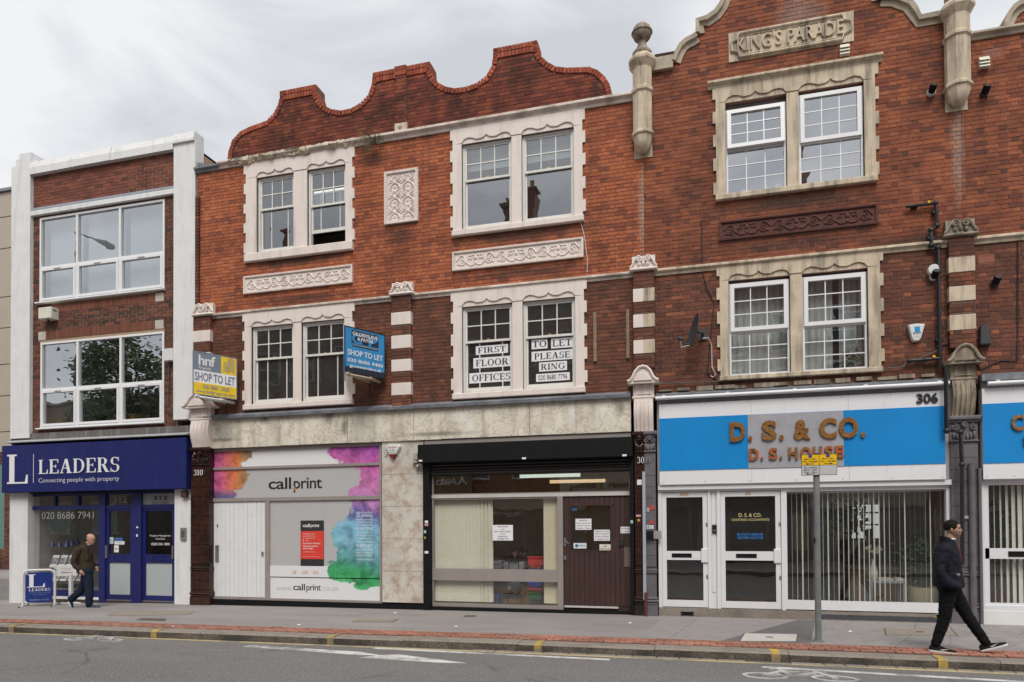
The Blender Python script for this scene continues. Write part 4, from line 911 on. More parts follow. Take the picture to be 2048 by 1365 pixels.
# pilasters
def pilaster(b, mas, x0, x1, z0, z1, blocks, brk, bm, y=-.1, split=None):
    MB().box(x0, x1, y, .02, z0, z1).build('pilaster_core', MORTD, b)
    hol = [(x0-1, x1+1, a, c2) for a, c2 in blocks]
    mas.lay(x0, x1, z0, z1, brk, hol, y)
    w_ = MB(); n = round((z1-z0)/.0745); ch = (z1-z0)/n
    for k in range(n):
        za_, zb_ = z0+k*ch+.005, z0+(k+1)*ch-.005
        if not any(a < (za_+zb_)/2 < c2 for a, c2 in blocks): w_.box(x0-.006, x0+.01, y-.004, .0, za_, zb_).box(x1-.01, x1+.006, y-.004, .0, za_, zb_)
    tag(w_.build('pilaster_side_bricks', brk, b), kind='stuff')
    for a, c2 in blocks:
        if split: MB().box(x0-.012, split-.001, y-.015, .01, a, c2).build('stone_block', PINK, b); MB().box(split+.001, x1+.012, y-.015, .01, a, c2).build('stone_block', STONE, b)
        else: MB().cbox(x0-.012, x1+.012, y-.015, .01, a, c2, .006).build('stone_block', bm, b)
yp = -.11
pz = lambda px, *r: [(UZ(px, c2, yp), UZ(px, a, yp)) for a, c2 in r]
pilaster(B, mB, UX(386.5, 650, yp), UX(419, 650, yp), zlead, zstr, pz(402, (661.5, 684), (706, 730)), BR_BN, PINK)
pilaster(B, mB, UX(783.5, 700, yp), UX(820.5, 700, yp), zlead, zstr, pz(802, (624.5, 649.5), (671, 697), (719, 743), (766, 790.5)), BR_BN, PINK)
xs0_, xs1_ = UX(1268, 650, yp), UX(1308, 650, yp); xsp = UX(1287, 650, yp)
pilaster(B, mB, xs0_, xs1_, UZ(1287, 735, yp), zstr, pz(1287, (577, 603), (628.6, 654.5), (680, 706.8)), BR_BN, PINK, split=xsp)
mB.done()
yc = -.16
pediment_cap(B, UX(383, 620, yc), UX(424, 620, yc), UZ(402, 631, yc), UZ(402, 606, yc), PINK); pediment_cap(B, UX(778, 575, yc), UX(825, 575, yc), UZ(802, 589, yc), UZ(802, 563, yc), PINK)
pediment_cap(B, UX(1260, 525, yc), UX(1313, 525, yc), UZ(1287, 540, yc), UZ(1287, 509, yc), PINK, label='scrolled cap, half painted cream and half bare stone')
console(B, UX(365, 840, -.25), UX(424, 840, -.25), UZ(394, 896, -.2), UZ(390, 789, -.25), PINK); o = console(B, UX(1255, 780, -.25), UX(1317, 780, -.25), UZ(1287, 865, -.2), UZ(1285, 733, -.25), PINK, label='console with sooty streaks on its right side')
# marble fascia
b = NB('veined_marble'); cc = b.mix(1., (.76, .70, .585), b.ramp(b.noise(1.3, 4, .6), [(.3, .86), (.7, 1.1)]), 'MULTIPLY')
v1 = b.mr(b.math('ABSOLUTE', b.math('SUBTRACT', b.noise(2.6, 6, .68, b.map((1, 1, 1.3), (0, 0, 0), (0, .6, 0)), .8), .5)), 0., .02, 1., 0.); cc = b.mix(b.math('MULTIPLY', v1, .65), cc, (.20, .19, .165))
v2 = b.mr(b.math('ABSOLUTE', b.math('SUBTRACT', b.noise(6, 6, .7, b.map((1, 1, 1), (5, 0, 2)), .6), .5)), 0., .02, 1., 0.); cc = b.mix(b.math('MULTIPLY', v2, .22), cc, (.3, .27, .22))
st = b.mr(b.noise(2.2, 5, .7, b.map((1.6, 1, .4))), .47, .70); cc = b.mix(b.math('MULTIPLY', st, .55), cc, (.28, .215, .15))
ws = b.mr(b.noise(3.6, 4, .6, b.map((3.0, 1, .5), (7, 0, 0))), .62, .70); cc = b.mix(b.math('MULTIPLY', ws, .35), cc, (.72, .71, .67))
for q in ((530, 838, .16, .18), (660, 832, .18, .2), (690, 850, .1, .3), (1010, 800, .3, .12), (880, 868, .9, .07), (1240, 815, .12, .22), (450, 880, .5, .06)):
    cc = b.mix(b.math('MULTIPLY', b.blob(UX(q[0], q[1], -.06), UZ(q[0], q[1], -.06), q[2], q[3], 6, .5, .8), .7), cc, (.10, .085, .065))
for q in ((915, 835, .3, .16), (940, 850, .12, .22), (1145, 830, .14, .2), (1205, 825, .1, .2), (572, 850, .1, .2)):
    cc = b.mix(b.math('MULTIPLY', b.blob(UX(q[0], q[1], -.06), UZ(q[0], q[1], -.06), q[2], q[3], 9, .6, .8), .6), cc, (.8, .79, .75))
MARB = b.out(cc, .45, b.noise(30, 3), .08)
mx0 = UX(411, 865, -.06); mx1 = UX(1262, 830, -.06); jn = [mx0] + [UX(px, 850, -.06) for px in (560, 695, 827, 882, 966, 1059, 1152)] + [mx1]
for a, c2 in zip(jn, jn[1:]): MB().cbox(a+.003, c2-.003, -.06+R.uniform(-.003, .003), .05, zmb+R.uniform(-.004, .004), zlead-.03, .004).build('marble_panel', MARB, B)
mb = MB()
mb.rings([[(x, -.14, zlead-.08), (x, -.15, zlead-.02), (x, -.02, zlead+.05), (x, .02, zlead-.08)] for x in (mx0-.02, mx1)]); mb.build('lead_capping', LEAD, B)
MB().box(mx0, mx1, .05, .2, zmb+.02, zlead).build('fascia_backing', BLK, B)
px0, px1 = UX(763.5, 1000, -.02), UX(847.5, 1000, -.02); zz_ = [zmb-.0, UZ(800, 949, -.02), UZ(800, 1013.5, -.02), UZ(800, 1078, -.02), UZ(800, 1143, -.02), UZ(800, 1206, -.02)]
b = NB('pinkish_marble_pier'); cc = b.mix(1., (.60, .56, .50), b.ramp(b.noise(1.5, 4, .6), [(.3, .88), (.7, 1.1)]), 'MULTIPLY')
v1 = b.mr(b.math('ABSOLUTE', b.math('SUBTRACT', b.noise(3, 6, .68, None, .8), .5)), 0., .018, 1., 0.); cc = b.mix(b.math('MULTIPLY', v1, .35), cc, (.33, .31, .28))
cc = b.mix(b.math('MULTIPLY', b.mr(b.noise(4, 5, .7), .46, .64), .75), cc, (.36, .24, .165)); MARP = b.out(cc, .5)
for a, c2 in zip(zz_, zz_[1:]): MB().cbox(px0+.003, px1-.003, -.02+R.uniform(-.003, .003), .2, c2+.002, a-.002, .004).build('marble_panel', MARP, B)
# piers of the shopfronts
xt0, xt1 = UX(381, 1050, yp), UX(418, 1050, yp); zt0 = pf(xt0)-.05
pier(B, xt0, xt1, zt0, UZ(400, 895, yp), TILE, yp, zcap=UZ(400, 931, yp), label='pier of dark glazed tiles numbered 310')
pier_tiles(B, xt0, xt1, zt0+1.0, UZ(400, 955, yp), TILE, yp+.01, 9); pier_tiles(B, xt0, xt1, zt0+.42, zt0+.83, TILE, yp+.01, 2)
pB = bpy.data.objects['pier']; serif(pB, WTXT, '310', UX(388, 945, yp), UX(406, 945, yp), UZ(397, 951, yp-.02), .125, WALL(yp-.0), .012)
xu0, xu1, xum = UX(1270, 1050, yp), UX(1312, 1050, yp), UX(1289.5, 1050, yp); zu = pf(xu0)-.05
pier(B, xu0, xum-.001, zu, UZ(1287, 863, yp), TILE, yp, zcap=UZ(1287, 905, yp), label='brown glazed half of the pier numbered 308'); pier(B, xum+.001, xu1, zu, UZ(1287, 863, yp), GREYP, yp-.004, zcap=UZ(1287, 905, yp), label='grey painted half of the pier numbered 308')
pier_tiles(B, xu0, xum, zu+1.0, UZ(1287, 940, yp), TILE, yp+.012, 10, 1)
for k in range(9): MB().cbox(xum+.006, xu1-.006, yp+.0, yp+.05, zu+.98+k*.215, zu+.98+k*.215+.209, .004).build('painted_tile', GREYP, B)
serif(B, WTXT, '30', UX(1274.5, 920, yp), UX(1288, 920, yp), UZ(1281, 927, yp), .12, WALL(yp), .014); serif(B, mat('number_grey', (.25, .24, .26), .6), '8', UX(1292, 920, yp), UX(1301, 920, yp), UZ(1295, 927, yp), .115, WALL(yp), .014)
MB().box(UX(1286, 1100, yp-.03), UX(1292, 1100, yp-.03), yp-.055, yp, zu+.36, UZ(1288, 944, yp)).build('metal_strip', mat('zinc_trim', (.36, .40, .46), .45, .08, 8), B)
MB().cyl((xum+.01, yp-.05, zu), (xum+.01, yp-.05, zu+.5), .03).build('rusty_pipe', mat('rust', (.1, .03, .02), .8, .3, 20), B)
# lead gutter end above the left corner
MB().box(UX(394, 320, .2), UX(443, 325, .2), .12, .5, zc1+.02, zc1+.2).build('gutter_end', mat('peeling_white', (.58, .57, .54), .8, .15, 9), B)
MB().add([(UX(395, 310, .1), .05, zc1+.30), (UX(446, 330, .1), .05, zc1+.12), (UX(446, 330, .1), .8, zc1+.16), (UX(395, 310, .1), .8, zc1+.34), (UX(395, 310, .1), .05, zc1+.22), (UX(446, 330, .1), .05, zc1+.06), (UX(446, 330, .1), .8, zc1+.06), (UX(395, 310, .1), .8, zc1+.22)], [(0, 1, 2, 3), (4, 5, 1, 0), (5, 6, 2, 1), (7, 4, 0, 3), (7, 6, 5, 4)]).build('lead_roof_edge', LEAD, B)
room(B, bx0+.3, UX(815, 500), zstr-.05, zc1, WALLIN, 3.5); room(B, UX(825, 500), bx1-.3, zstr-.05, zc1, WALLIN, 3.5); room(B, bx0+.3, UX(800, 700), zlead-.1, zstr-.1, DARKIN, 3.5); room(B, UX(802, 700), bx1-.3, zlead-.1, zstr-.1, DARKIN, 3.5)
MB().box(bx0+.02, bx0+.25, .27, 9, -.2, zc1-.03).box(bx1-.25, bx1-.02, .27, 9, -.2, zc1-.03).box(bx0+.02, bx1-.02, 8.8, 9, -.2, zc1-.03).box(bx0+.02, bx1-.02, .27, 9, zc1-.03, zc1+.03).build('side_and_rear_walls', MORTD, B)
# ------------------------------------------------------------------ 3. parade building, right (306)
K = thing('parade_building', 'taller red brick parade building with bare stone window surrounds and carved name stone', 'building', (1.5, 0, 0))
kx0, kx1 = bx1+.002, UX(1925, 400, 0)
zks = AZ(-.06, (1312, 540), (1740, 496.5), (1891.7, 477)); zkl = AZ(-.1, (1320, 780), (1755, 752)) ; zkt = UZ(1842, 40, 0)
kspec = [
 bwin(([(1432, 300)], [(1750, 260)]), [(1451, 1573.6, 300), (1597, 1728, 270)], [(1451, 210), (1728, 161)], [(1451, 391), (1728, 358)], [(1439, 402), (1745, 361)], AZ(0, (1421, 176), (1759, 126.6))),
 bwin(([(1440, 650)], [(1760, 640)]), [(1457.5, 1580.6, 660), (1604.6, 1736, 650)], [(1457.5, 563), (1736, 536)], [(1457, 753), (1736, 738)], [(1455, 763), (1755, 742)], zks-.02)]
holesK = []; cutK = []
def upvc_window(b, x0, x1, z0, z1, y, frac, open_=0., g=None):
    w = MB().frame(x0, x1, z0, z1, (.035, .035, .045, .03), y, y+.1).build('window', UPVC, b); zm = lerp(z0, z1, 1-frac); g = g or G_UPC
    MB().box(x0+.035, x1-.035, y+.003, y+.09, zm-.03, zm+.02).build('transom', UPVC, w)
    a, c2 = x0+.035, x1-.035
    f = MB().frame(a-.012, c2+.012, zm+.0, z1-.02, .07, y-.035, y+.03); objs = [f.build('casement', UPVC, w)]
    n0 = set(w.children); grid_bars(w, a+.058, c2-.058, zm+.07, z1-.09, 3, 3, y, UPVC, .018, .012); panes(w, a+.058, c2-.058, zm+.07, z1-.09, 3, 3, y+.003, g)
    objs += [q for q in w.children if q not in n0 and q not in objs]
    if open_:
        zp_ = z1-.02; M_ = Matrix.Translation(Vector((0, y, zp_)) - ORG[w.name]) @ Matrix.Rotation(-open_, 4, 'X') @ Matrix.Translation(-(Vector((0, y, zp_)) - ORG[w.name]))
        for q in objs: q.data.transform(Matrix.Translation(-q.location) @ M_ @ Matrix.Translation(q.location))
    grid_bars(w, a, c2, z0+.045, zm-.03, 3, 3, y+.03, UPVC, .018, .012); panes(w, a, c2, z0+.045, zm-.03, 3, 3, y+.035, g)
    return w
for i, (X, O, zh, zsl, zb, tp) in enumerate(kspec):
    surround(K, X, tp, zsl, zb, O, zh, STONE); cutK.append((X[0], X[1], zb+.03, tp)); holesK += [(o[0], o[1], zsl, zh) for o in O]
    for j, o in enumerate(O):
        drop = (.12, .05)[j] if i == 0 else .05
        if drop: MB().box(o[0], o[1], .08, .16, zh-drop, zh).build('frame_head', mat('dark_frame_head', (.12, .1, .095), .7), K)
        w = upvc_window(K, o[0]+.01, o[1]-.01, zsl, zh-drop, .03, (.47, .53)[j] if i == 0 else .52, rad(3.5) if (i == 0 and j == 0) else 0, G_UPC if i == 0 else G_UP)
        if i == 0 and j == 0: w['label'] = 'white window with its top light propped open'
moulding(K, UX(1415, 168, -.1), UX(1766, 116, -.1), kspec[0][5]+.10, .13, .12, STONE, 'window_cornice')
krel = (UX(1438, 460, 0), UX(1755, 430, 0), AZ(0, (1438, 485), (1755, 449)), AZ(0, (1438, 447), (1755, 408)))
relief_band(K, *krel, BR_KB if False else mat('dark_terracotta', (.10, .032, .024), .8, .25, 8, dirt=(.03, .022, .02), dl=(.5, .7), da=.6))
# gable outline (goes on above the picture)
gl_ = [(1310, 118), (1338, 118), (1344, 124), (1350, 108), (1358, 93), (1370, 82), (1384, 75), (1391, 70), (1391, 44), (1412, 37), (1428, 26), (1438, 12), (1443, 0)]
gr_ = [(1764, 0), (1764, -6), (1790, -6), (1806, 0), (1822, 6), (1832, 18), (1840, 36), (1888, 26)]
L_ = [U(px, py, -.02) for px, py in gl_]; Rr = [U(px, py, -.02) for px, py in gr_]
ztop = L_[-1][1]+.35
mid = [(L_[-1][0]+.05, ztop), (lerp(L_[-1][0], Rr[0][0], .5), ztop+.9), (Rr[0][0]-.0, ztop-.2)]
outl = [(kx0, L_[0][1])] + L_ + mid + Rr; outl[-1] = (kx1, outl[-1][1])
MB().prism([(outl[0][0], zks)] + [(x, z-.05) for x, z in outl] + [(outl[-1][0], zks)], .24, .45).build('gable_wall', MORTD, K)
zgb = min(z for _, z in outl)-.06
backing(K, kx0, kx1, zkl-.2, zgb, MORTP, holesK, 0, .26)
MB().prism([(outl[0][0], zgb-.001)] + [(x, z-.05) for x, z in outl] + [(outl[-1][0], zgb-.001)], .0, .242).build('gable_front', MORTP, K)
kn = RC(1457, 70, 1707, 76, 0); nz1 = AZ(0, (1458, 69), (1707, 24)); nz0 = AZ(0, (1458, 133), (1707, 78))
mK = Masonry(K); nst = (kn[0], kn[1], nz0, nz1)
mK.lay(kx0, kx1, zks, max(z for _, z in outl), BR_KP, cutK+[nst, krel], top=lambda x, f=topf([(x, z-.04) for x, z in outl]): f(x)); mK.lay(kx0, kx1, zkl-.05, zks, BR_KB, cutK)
# stone coping of the gable
def coping(b, P, m, t=.17, y=-.06):
    I = inner_path(P, t); I2 = inner_path(P, t*.45); rs = []
    for (p, q, h) in zip(P, I, I2):
        rs.append([(q[0], y+.03, q[1]), (h[0], y+.015, h[1]), (h[0], y-.035, h[1]), (p[0], y-.05, p[1]), (p[0], .45, p[1]), (q[0], .45, q[1])])
    return MB().rings(rs).build('stone_coping', m, b)
KST = mat('gable_stone', (.46, .395, .30), .85, .15, 4, dirt=(.13, .115, .095), dl=(.48, .75), da=.75, bump=.25)
coping(K, L_[2:8], KST); coping(K, [L_[7], (L_[8][0], L_[8][1])] + L_[9:] + mid[:2], KST); coping(K, mid[1:] + Rr[:2], KST); coping(K, Rr[1:], KST)
MB().box(L_[0][0]-.05, L_[2][0]+.02, -.09, .4, L_[0][1]-.26, L_[0][1]-.02).build('coping_foot', KST, K)
DKB = brickmat('sooty_coping_brick', [(0, (.03, .022, .02)), (.6, (.06, .04, .034)), (1, (.09, .05, .04))], sa=.3)
mb = MB(); x = L_[0][0]
for k in range(3): mb.box(x-.02, x+.5-.06*k*0, .1+.05*k-.05, .45, L_[0][1]-.02+k*.075, L_[0][1]+.05+k*.075)
mb.build('dark_brick_parapet', DKB, K)
# name stone
o = MB().box(nst[0], nst[1], -.03, .05, nst[2], nst[3]).build('name_stone', STONE, K)
cxs = .14; a, c2, e_, h = nst[0]+.05, nst[1]-.05, nst[2]+.05, nst[3]-.05
def bpoly(i_): return [(a+cxs+i_*.4, e_+i_), (c2-cxs-i_*.4, e_+i_), (c2-cxs*.8-i_, e_+cxs*.7), (c2-i_, e_+cxs), (c2-i_, h-cxs), (c2-cxs*.8-i_, h-cxs*.7), (c2-cxs-i_*.4, h-i_), (a+cxs+i_*.4, h-i_), (a+cxs*.8+i_, h-cxs*.7), (a+i_, h-cxs), (a+i_, e_+cxs), (a+cxs*.8+i_, e_+cxs*.7)]
mb = MB(); P = bpoly(0); P2 = bpoly(.045)
mb.tube([(x, -.04, z) for x, z in P + [P[0]]], .03, 6); mb.tube([(x, -.035, z) for x, z in P2 + [P2[0]]], .015, 5); mb.build('moulded_border', STONE, o, 60)
lx0, lx1 = UX(1474, 92, 0), UX(1686, 70, 0)
text(o, STONE, "KING'S PARADE", lx0, lx1, lerp(nst[2], nst[3], .29), (nst[3]-nst[2])*.46, WALL(-.03), .035, .008, 1.02, 'raised_lettering')
# octagonal stone shafts
def shaft(b, px, zs_, top_px, full, m=None):
    m = m or STONE; y = -.1; X = UX(px, 200, y); Zf = lambda py: UZ(px, py, y); r = .19
    pr = [(.015, Zf(zs_[0])), (.07, Zf(zs_[0])+.02), (.14, Zf(zs_[0])+.09), (.175, Zf(zs_[0])+.19), (.19, Zf(zs_[1])-.07), (.22, Zf(zs_[1])-.05), (.22, Zf(zs_[1])-.01), (.19, Zf(zs_[1])+.02), (.19, Zf(zs_[2])-.05), (.22, Zf(zs_[2])-.02), (.22, Zf(zs_[2])+.03), (.19, Zf(zs_[2])+.06), (.19, Zf(zs_[3])-.06), (.23, Zf(zs_[3])), (.27, Zf(zs_[3])+.06), (.27, Zf(zs_[3])+.11), (.2, Zf(zs_[3])+.2)]
    o = MB().lathe(pr, X, y, 8, pi/8).build('stone_shaft', m, b, 30)
    z = Zf(zs_[3])+.2
    if full:
        H = Zf(top_px)-z
        q = [(.17, 0), (.18, .05), (.19, .12), (.15, .2), (.11, .3), (.09, .37), (.075, .5), (.09, .58), (.10, .6), (.10, .62), (.085, .63)]
        MB().lathe([(r_, z+t*H) for r_, t in q], X, y, 12).build('baluster', STONED, o, 60)
        zc = z+H*.82; MB().ball((X, y, zc), .185*1.0, 14, 10, (1, 1, .98)).build('ball_finial', STONED, o, 60)
        MB().tube([(X+.187*math.cos(k*pi/8), y+.187*math.sin(k*pi/8), zc+.0) for k in range(17)], .016, 6).build('band', STONED, o, 60)
    else: MB().lathe([(.18, z), (.19, z+.1), (.15, z+.5), (.1, z+.9), (.18, z+1.2), (.05, z+1.4)], X, y, 10).build('baluster', STONED, o, 60)
    MB().box(X-.17, X+.17, -.02, .02, Zf(zs_[0]+4), Zf(zs_[1])).build('backing_stone', STONE, o)
    return o
shaft(K, 1285, (308, 269, 187, 136), 56, True); shaft(K, 1916, (213, 172, 77, 30), 0, False)
kz = lambda px, *r: [(UZ(px, c2, yp), UZ(px, a, yp)) for a, c2 in r]
pilaster(K, mK, UX(1900, 600, yp), UX(1950, 600, yp), UZ(1925, 695, yp), zks, kz(1925, (514, 544), (572, 602), (629.5, 660)), BR_KB, STONE)
mK.done()
moulding(K, bx1-.2, kx1, zks, .12, .085, STONE)
pediment_cap(K, UX(1890, 455, yc), UX(1957, 455, yc), UZ(1925, 471, yc), UZ(1925, 436, yc), STONED); console(K, UX(1894, 750, -.25), UX(1969, 750, -.25), UZ(1930, 834, -.2), UZ(1930, 690, -.25), STONED)
xg0, xg1 = UX(1903, 1050, yp), UX(1960, 1050, yp); pier(K, xg0, xg1, pf(xg0)-.05, UZ(1930, 832, yp), GREYP, yp, zcap=UZ(1930, 884, yp), label='dark grey painted pier under the sooty console')
for k in range(10): MB().cbox(xg0+.012, xg1-.012, yp+.012, yp+.05, pf(xg0)+.96+k*.205, pf(xg0)+.96+k*.205+.199, .004).build('painted_tile', GREYP, K)
for dx_, rr in ((.1, .05), (.22, .028)): MB().cyl((xg0+.2+dx_, yp-.02, pf(xg0)), (xg0+.2+dx_, yp-.02, UZ(1930, 920+dx_*80, yp)), rr).build('painted_pipe', GREYP, K)
room(K, kx0+.3, kx1-.3, zks, zgb-.3, WALLIN, 3.5); room(K, kx0+.3, kx1-.3, zkl-.1, zks-.1, WALLIN, 3.5)
MB().box(kx0+.02, kx0+.25, .46, 9, -.2, zgb-.03).box(kx1-.25, kx1-.02, .46, 9, -.2, zgb-.03).box(kx0+.02, kx1-.02, 8.8, 9, -.2, zgb-.03).box(kx0+.02, kx1-.02, .46, 9, zgb-.1, zgb-.03).build('side_and_rear_walls', MORTD, K)
# ------------------------------------------------------------------ 4. next house of the parade, cut by the right edge
N = thing('corner_parade_house', 'red brick house with curved stone gable, cut off by the right edge', 'building', (5.3, 0, 0))
nx0, nx1 = kx1+.002, 9.0
cz = UZ(1990, 63, -.02); arch = [U(px, py, -.02) for px, py in ((2004, 60), (2006, 46), (2013, 29), (2022, 17), (2034, 8), (2048, 2))]
ao = arch + [(arch[-1][0]+.5, arch[-1][1]+.15), (arch[-1][0]+.6, arch[-1][1]+.9), (9, arch[-1][1]+1.0)]
backing(N, nx0, nx1, zkl-.2, cz-.05, MORTP, (), 0, .26)
MB().prism([(ao[0][0], cz-.06)] + [(x, z-.05) for x, z in ao] + [(9, cz-.06)], .0, .3).build('gable_wall', MORTP, N)
mN = Masonry(N); vg = RC(1956, 511, 1989, 524, 0); vg2 = RC(1966, 105, 2004, 115, 0)
mN.lay(nx0, nx1, zks, cz-.05, BR_KP, [vg2]); mN.lay(ao[0][0]+.05, nx1, cz-.02, ao[-1][1], BR_KP, top=topf([(x, z-.08) for x, z in ao])); mN.lay(nx0, nx1, zkl-.05, zks, BR_KB, [vg])
mN.done(); moulding(N, nx0, nx1, zks, .12, .085, STONE); moulding(N, nx0, nx1, cz+.02, .12, .11, KST, 'cornice'); coping(N, ao, KST)
for r_ in (vg, vg2):
    o = MB().frame(*r_, .02, -.006, .02).build('air_brick', mat('terracotta_vent', (.3, .1, .06), .8), N)
    MB().box(r_[0]+.02, r_[1]-.02, .012, .02, r_[2]+.02, r_[3]-.02).build('vent_back', BLK, o)
    for k in range(1, 6): q = lerp(r_[0], r_[1], k/6); MB().box(q-.012, q+.012, -.004, .012, r_[2]+.02, r_[3]-.02).build('vent_bar', mat('terracotta_vent', 0), o)
MB().box(nx0+.02, 9, 8.8, 9, -.2, cz-.1).box(nx0+.02, nx0+.25, .27, 9, -.2, cz-.1).box(8.8, 9, .27, 9, -.2, cz-.1).box(nx0, 9, .27, 9, cz-.2, cz-.1).build('side_and_rear_walls', MORTD, N)
# ------------------------------------------------------------------ building across the side street, far left
Zb = thing('panelled_building', 'beige panelled building with a brick base across the side street at the far left', 'building', (-24, 9, 0))
BEI = mat('beige_cladding_panel', (.40, .34, .27), .6, .05, 2)
yb = 9.0; ex = UX(60, 600, yb); zt_ = UZ(10, 384, yb)
lev = [UZ(12, p, yb) for p in (384, 434, 497, 594, 656, 729, 792, 864, 905)]
for a, c2 in zip(lev, lev[1:]):
    for k in range(6): MB().cbox(ex-2.4*(k+1)+.012, ex-2.4*k-.012, yb, yb+.3, c2+.015, a-.015, .01).build('cladding_panel', BEI, Zb)
MB().box(ex-15, ex, yb+.1, yb+8, -.3, lev[0]-.02).build('structure_wall', mat('panel_joint', (.12, .11, .1), .8), Zb)
MB().box(ex-15, ex+.1, yb-.1, yb+8, lev[0], lev[0]+.12).build('roof_edge', mat('grey_roof_edge', (.2, .21, .22), .6), Zb)
mZ = Masonry(Zb); mZ.lay(ex-8, ex, -.2, lev[-1], BR_MB, [(ex-8, UX(9, 1000, yb), .8, lev[-1]-.5)], yb, 'stretcher', .078); 
mZ.done(60)
MB().box(ex-8, UX(8, 1000, yb), yb+.02, yb+.1, .8, lev[-1]-.5).build('window', mat('teal_window', (.10, .2, .17), .3), Zb)
tag(MB().box(-40, -17.0, 5.0, 9.0, -.3, -.06).build('side_street_pavement', PAVE, None), kind='structure')
# ------------------------------------------------------------------ shopfront 310: printed panels and plank door
yp3 = .06
def U3(px, py): return U(px, py, yp3)
def dpx(px, py, q): return abs(U3(px+q, py)[0]-U3(px, py)[0])
def ink_mat(name, base):
    b = NB(name); P = b.map((1, 0, 1)); n1_ = b.noise(4.5, 6, .65, None, .8); n2_ = b.noise(13, 4, .6)
    def cl(blobs):
        m = None
        for px, py, rx, ry in blobs:
            x, z = U3(px, py); sx, sz = dpx(px, py, rx), ry/88.
            d = b.vec('LENGTH', b.map((1/sx, 0, 1/sz), (-x/sx, 0, -z/sz)), (0, 0, 0)); m = d if m is None else b.math('MINIMUM', m, d)
        m = b.math('ADD', m, b.math('MULTIPLY', b.math('SUBTRACT', n1_, .5), 1.0)); m = b.math('ADD', m, b.math('MULTIPLY', b.math('SUBTRACT', n2_, .5), .35))
        return b.mr(m, 1.15, 1.04)
    right = cl([(732, 908, 56, 26), (690, 902, 34, 14), (748, 960, 26, 38), (722, 990, 24, 18), (742, 1025, 36, 36), (722, 1075, 52, 42), (690, 1075, 26, 24), (678, 1062, 12, 10), (738, 1112, 42, 36), (700, 1105, 26, 24), (710, 1140, 50, 24), (744, 1152, 26, 20), (724, 1172, 15, 8), (695, 1150, 16, 12)])
    left = cl([(452, 908, 48, 24), (436, 965, 34, 42), (465, 955, 28, 26), (482, 905, 20, 14), (442, 988, 28, 14)])
    sep = b.n('ShaderNodeSeparateXYZ'); b.t.links.new(b.P, sep.inputs[0]); z = sep.outputs['Z']; x = sep.outputs['X']
    zt_, zb_ = UZ(740, 890, yp3), UZ(740, 1185, yp3)
    h = b.math('ADD', b.mr(z, zt_, zb_), b.math('MULTIPLY', b.math('SUBTRACT', n1_, .5), .22)); h = b.math('ADD', h, b.math('MULTIPLY', b.mr(x, UX(640, 1000, yp3), UX(763, 1000, yp3), .06, -.05), 1.))
    cR = b.ramp(h, [(0, (.42, .10, .42)), (.1, (.58, .14, .42)), (.22, (.60, .20, .44)), (.36, (.46, .22, .46)), (.44, (.16, .12, .38)), (.54, (.20, .44, .60)), (.68, (.22, .46, .56)), (.78, (.10, .30, .30)), (.86, (.05, .34, .13)), (1, (.08, .46, .16))])
    hl = b.math('ADD', b.mr(x, UX(423, 940, yp3), UX(500, 940, yp3)), b.math('MULTIPLY', b.math('SUBTRACT', n1_, .5), .5))
    cL = b.ramp(hl, [(0, (.50, .12, .34)), (.3, (.60, .12, .22)), (.6, (.70, .20, .07)), (.85, (.42, .22, .10)), (1, (.30, .2, .12))])
    cL = b.mix(b.mr(z, UZ(440, 975, yp3), UZ(440, 993, yp3)), cL, (.14, .12, .26))
    sw = b.ramp(b.noise(5, 4, .55, None, .7), [(.28, .5), (.5, 1.0), (.72, 1.35)])
    c = b.mix(right, base, b.mix(1., cR, sw, 'MULTIPLY')); c = b.mix(left, c, b.mix(1., cL, sw, 'MULTIPLY'))
    return b.out(c, .4)
INKG = ink_mat('ink_print_on_grey', (.47, .46, .455)); INKW = ink_mat('ink_print_on_white', (.74, .74, .75))
fx0, fx1 = UX(420, 1050, .03), UX(763.5, 1050, .03); zb3 = AZ(.03, (422, 1199), (760, 1206)); zt3 = zmb-.01
zl = [AZ(.03, a, c2) for a, c2 in (((421, 897), (759, 892)), ((421, 933.5), (759, 928)), ((421, 939), (759, 932.5)), ((421, 996), (759, 993)), ((421, 1002.5), (759, 1001)))]
xd1, xd2 = UX(530, 1100, .03), UX(539, 1100, .03)
f = MB().frame(fx0, fx1, zb3, zt3, (.035, .045, .05, .06), .02, .12); f.box(fx0+.035, fx1-.045, .025, .12, zl[2], zl[1]).box(fx0+.035, fx1-.045, .025, .12, zl[4], zl[3]).box(xd1, xd2, .028, .12, zb3+.05, zl[4]).build('shop_frame', ALU, B)
MB().box(fx0+.03, fx1-.04, yp3, .1, zl[1], zl[0]+.05).build('printed_panel', INKW, B); pnl = MB().box(fx0+.03, fx1-.04, yp3, .1, zl[3], zl[2]).build('printed_panel', INKG, B)
z4 = [AZ(yp3, a, c2) for a, c2 in (((538, 1131.5), (759, 1134.5)), ((538, 1153), (759, 1157.5)), ((538, 1155), (759, 1159.5)))]
disp = MB().box(xd2-.005, fx1-.04, yp3, .1, z4[0], zl[4]).build('printed_panel', INKG, B); MB().box(xd2-.005, fx1-.04, yp3-.012, .1, z4[1], z4[0]).build('printed_panel', INKW, B); www = MB().box(xd2-.005, fx1-.04, yp3-.002, .1, zb3+.04, z4[2]).build('printed_panel', INKW, B)
MB().box(xd2-.01, fx1-.04, yp3+.02, .1, z4[2]-.01, z4[1]+.01).build('panel_gap', BLK, B)
for px in (648,): MB().box(UX(px, 1060, yp3)-.002, UX(px, 1060, yp3)+.002, yp3-.0015, yp3, z4[0], zl[4]).build('panel_seam', mat('seam_grey', (.38, .38, .38), .6), B)
w3 = WALL(yp3); ORG_ = (.62, .27, .08)
ORA = mat('orange_print', ORG_, .5)
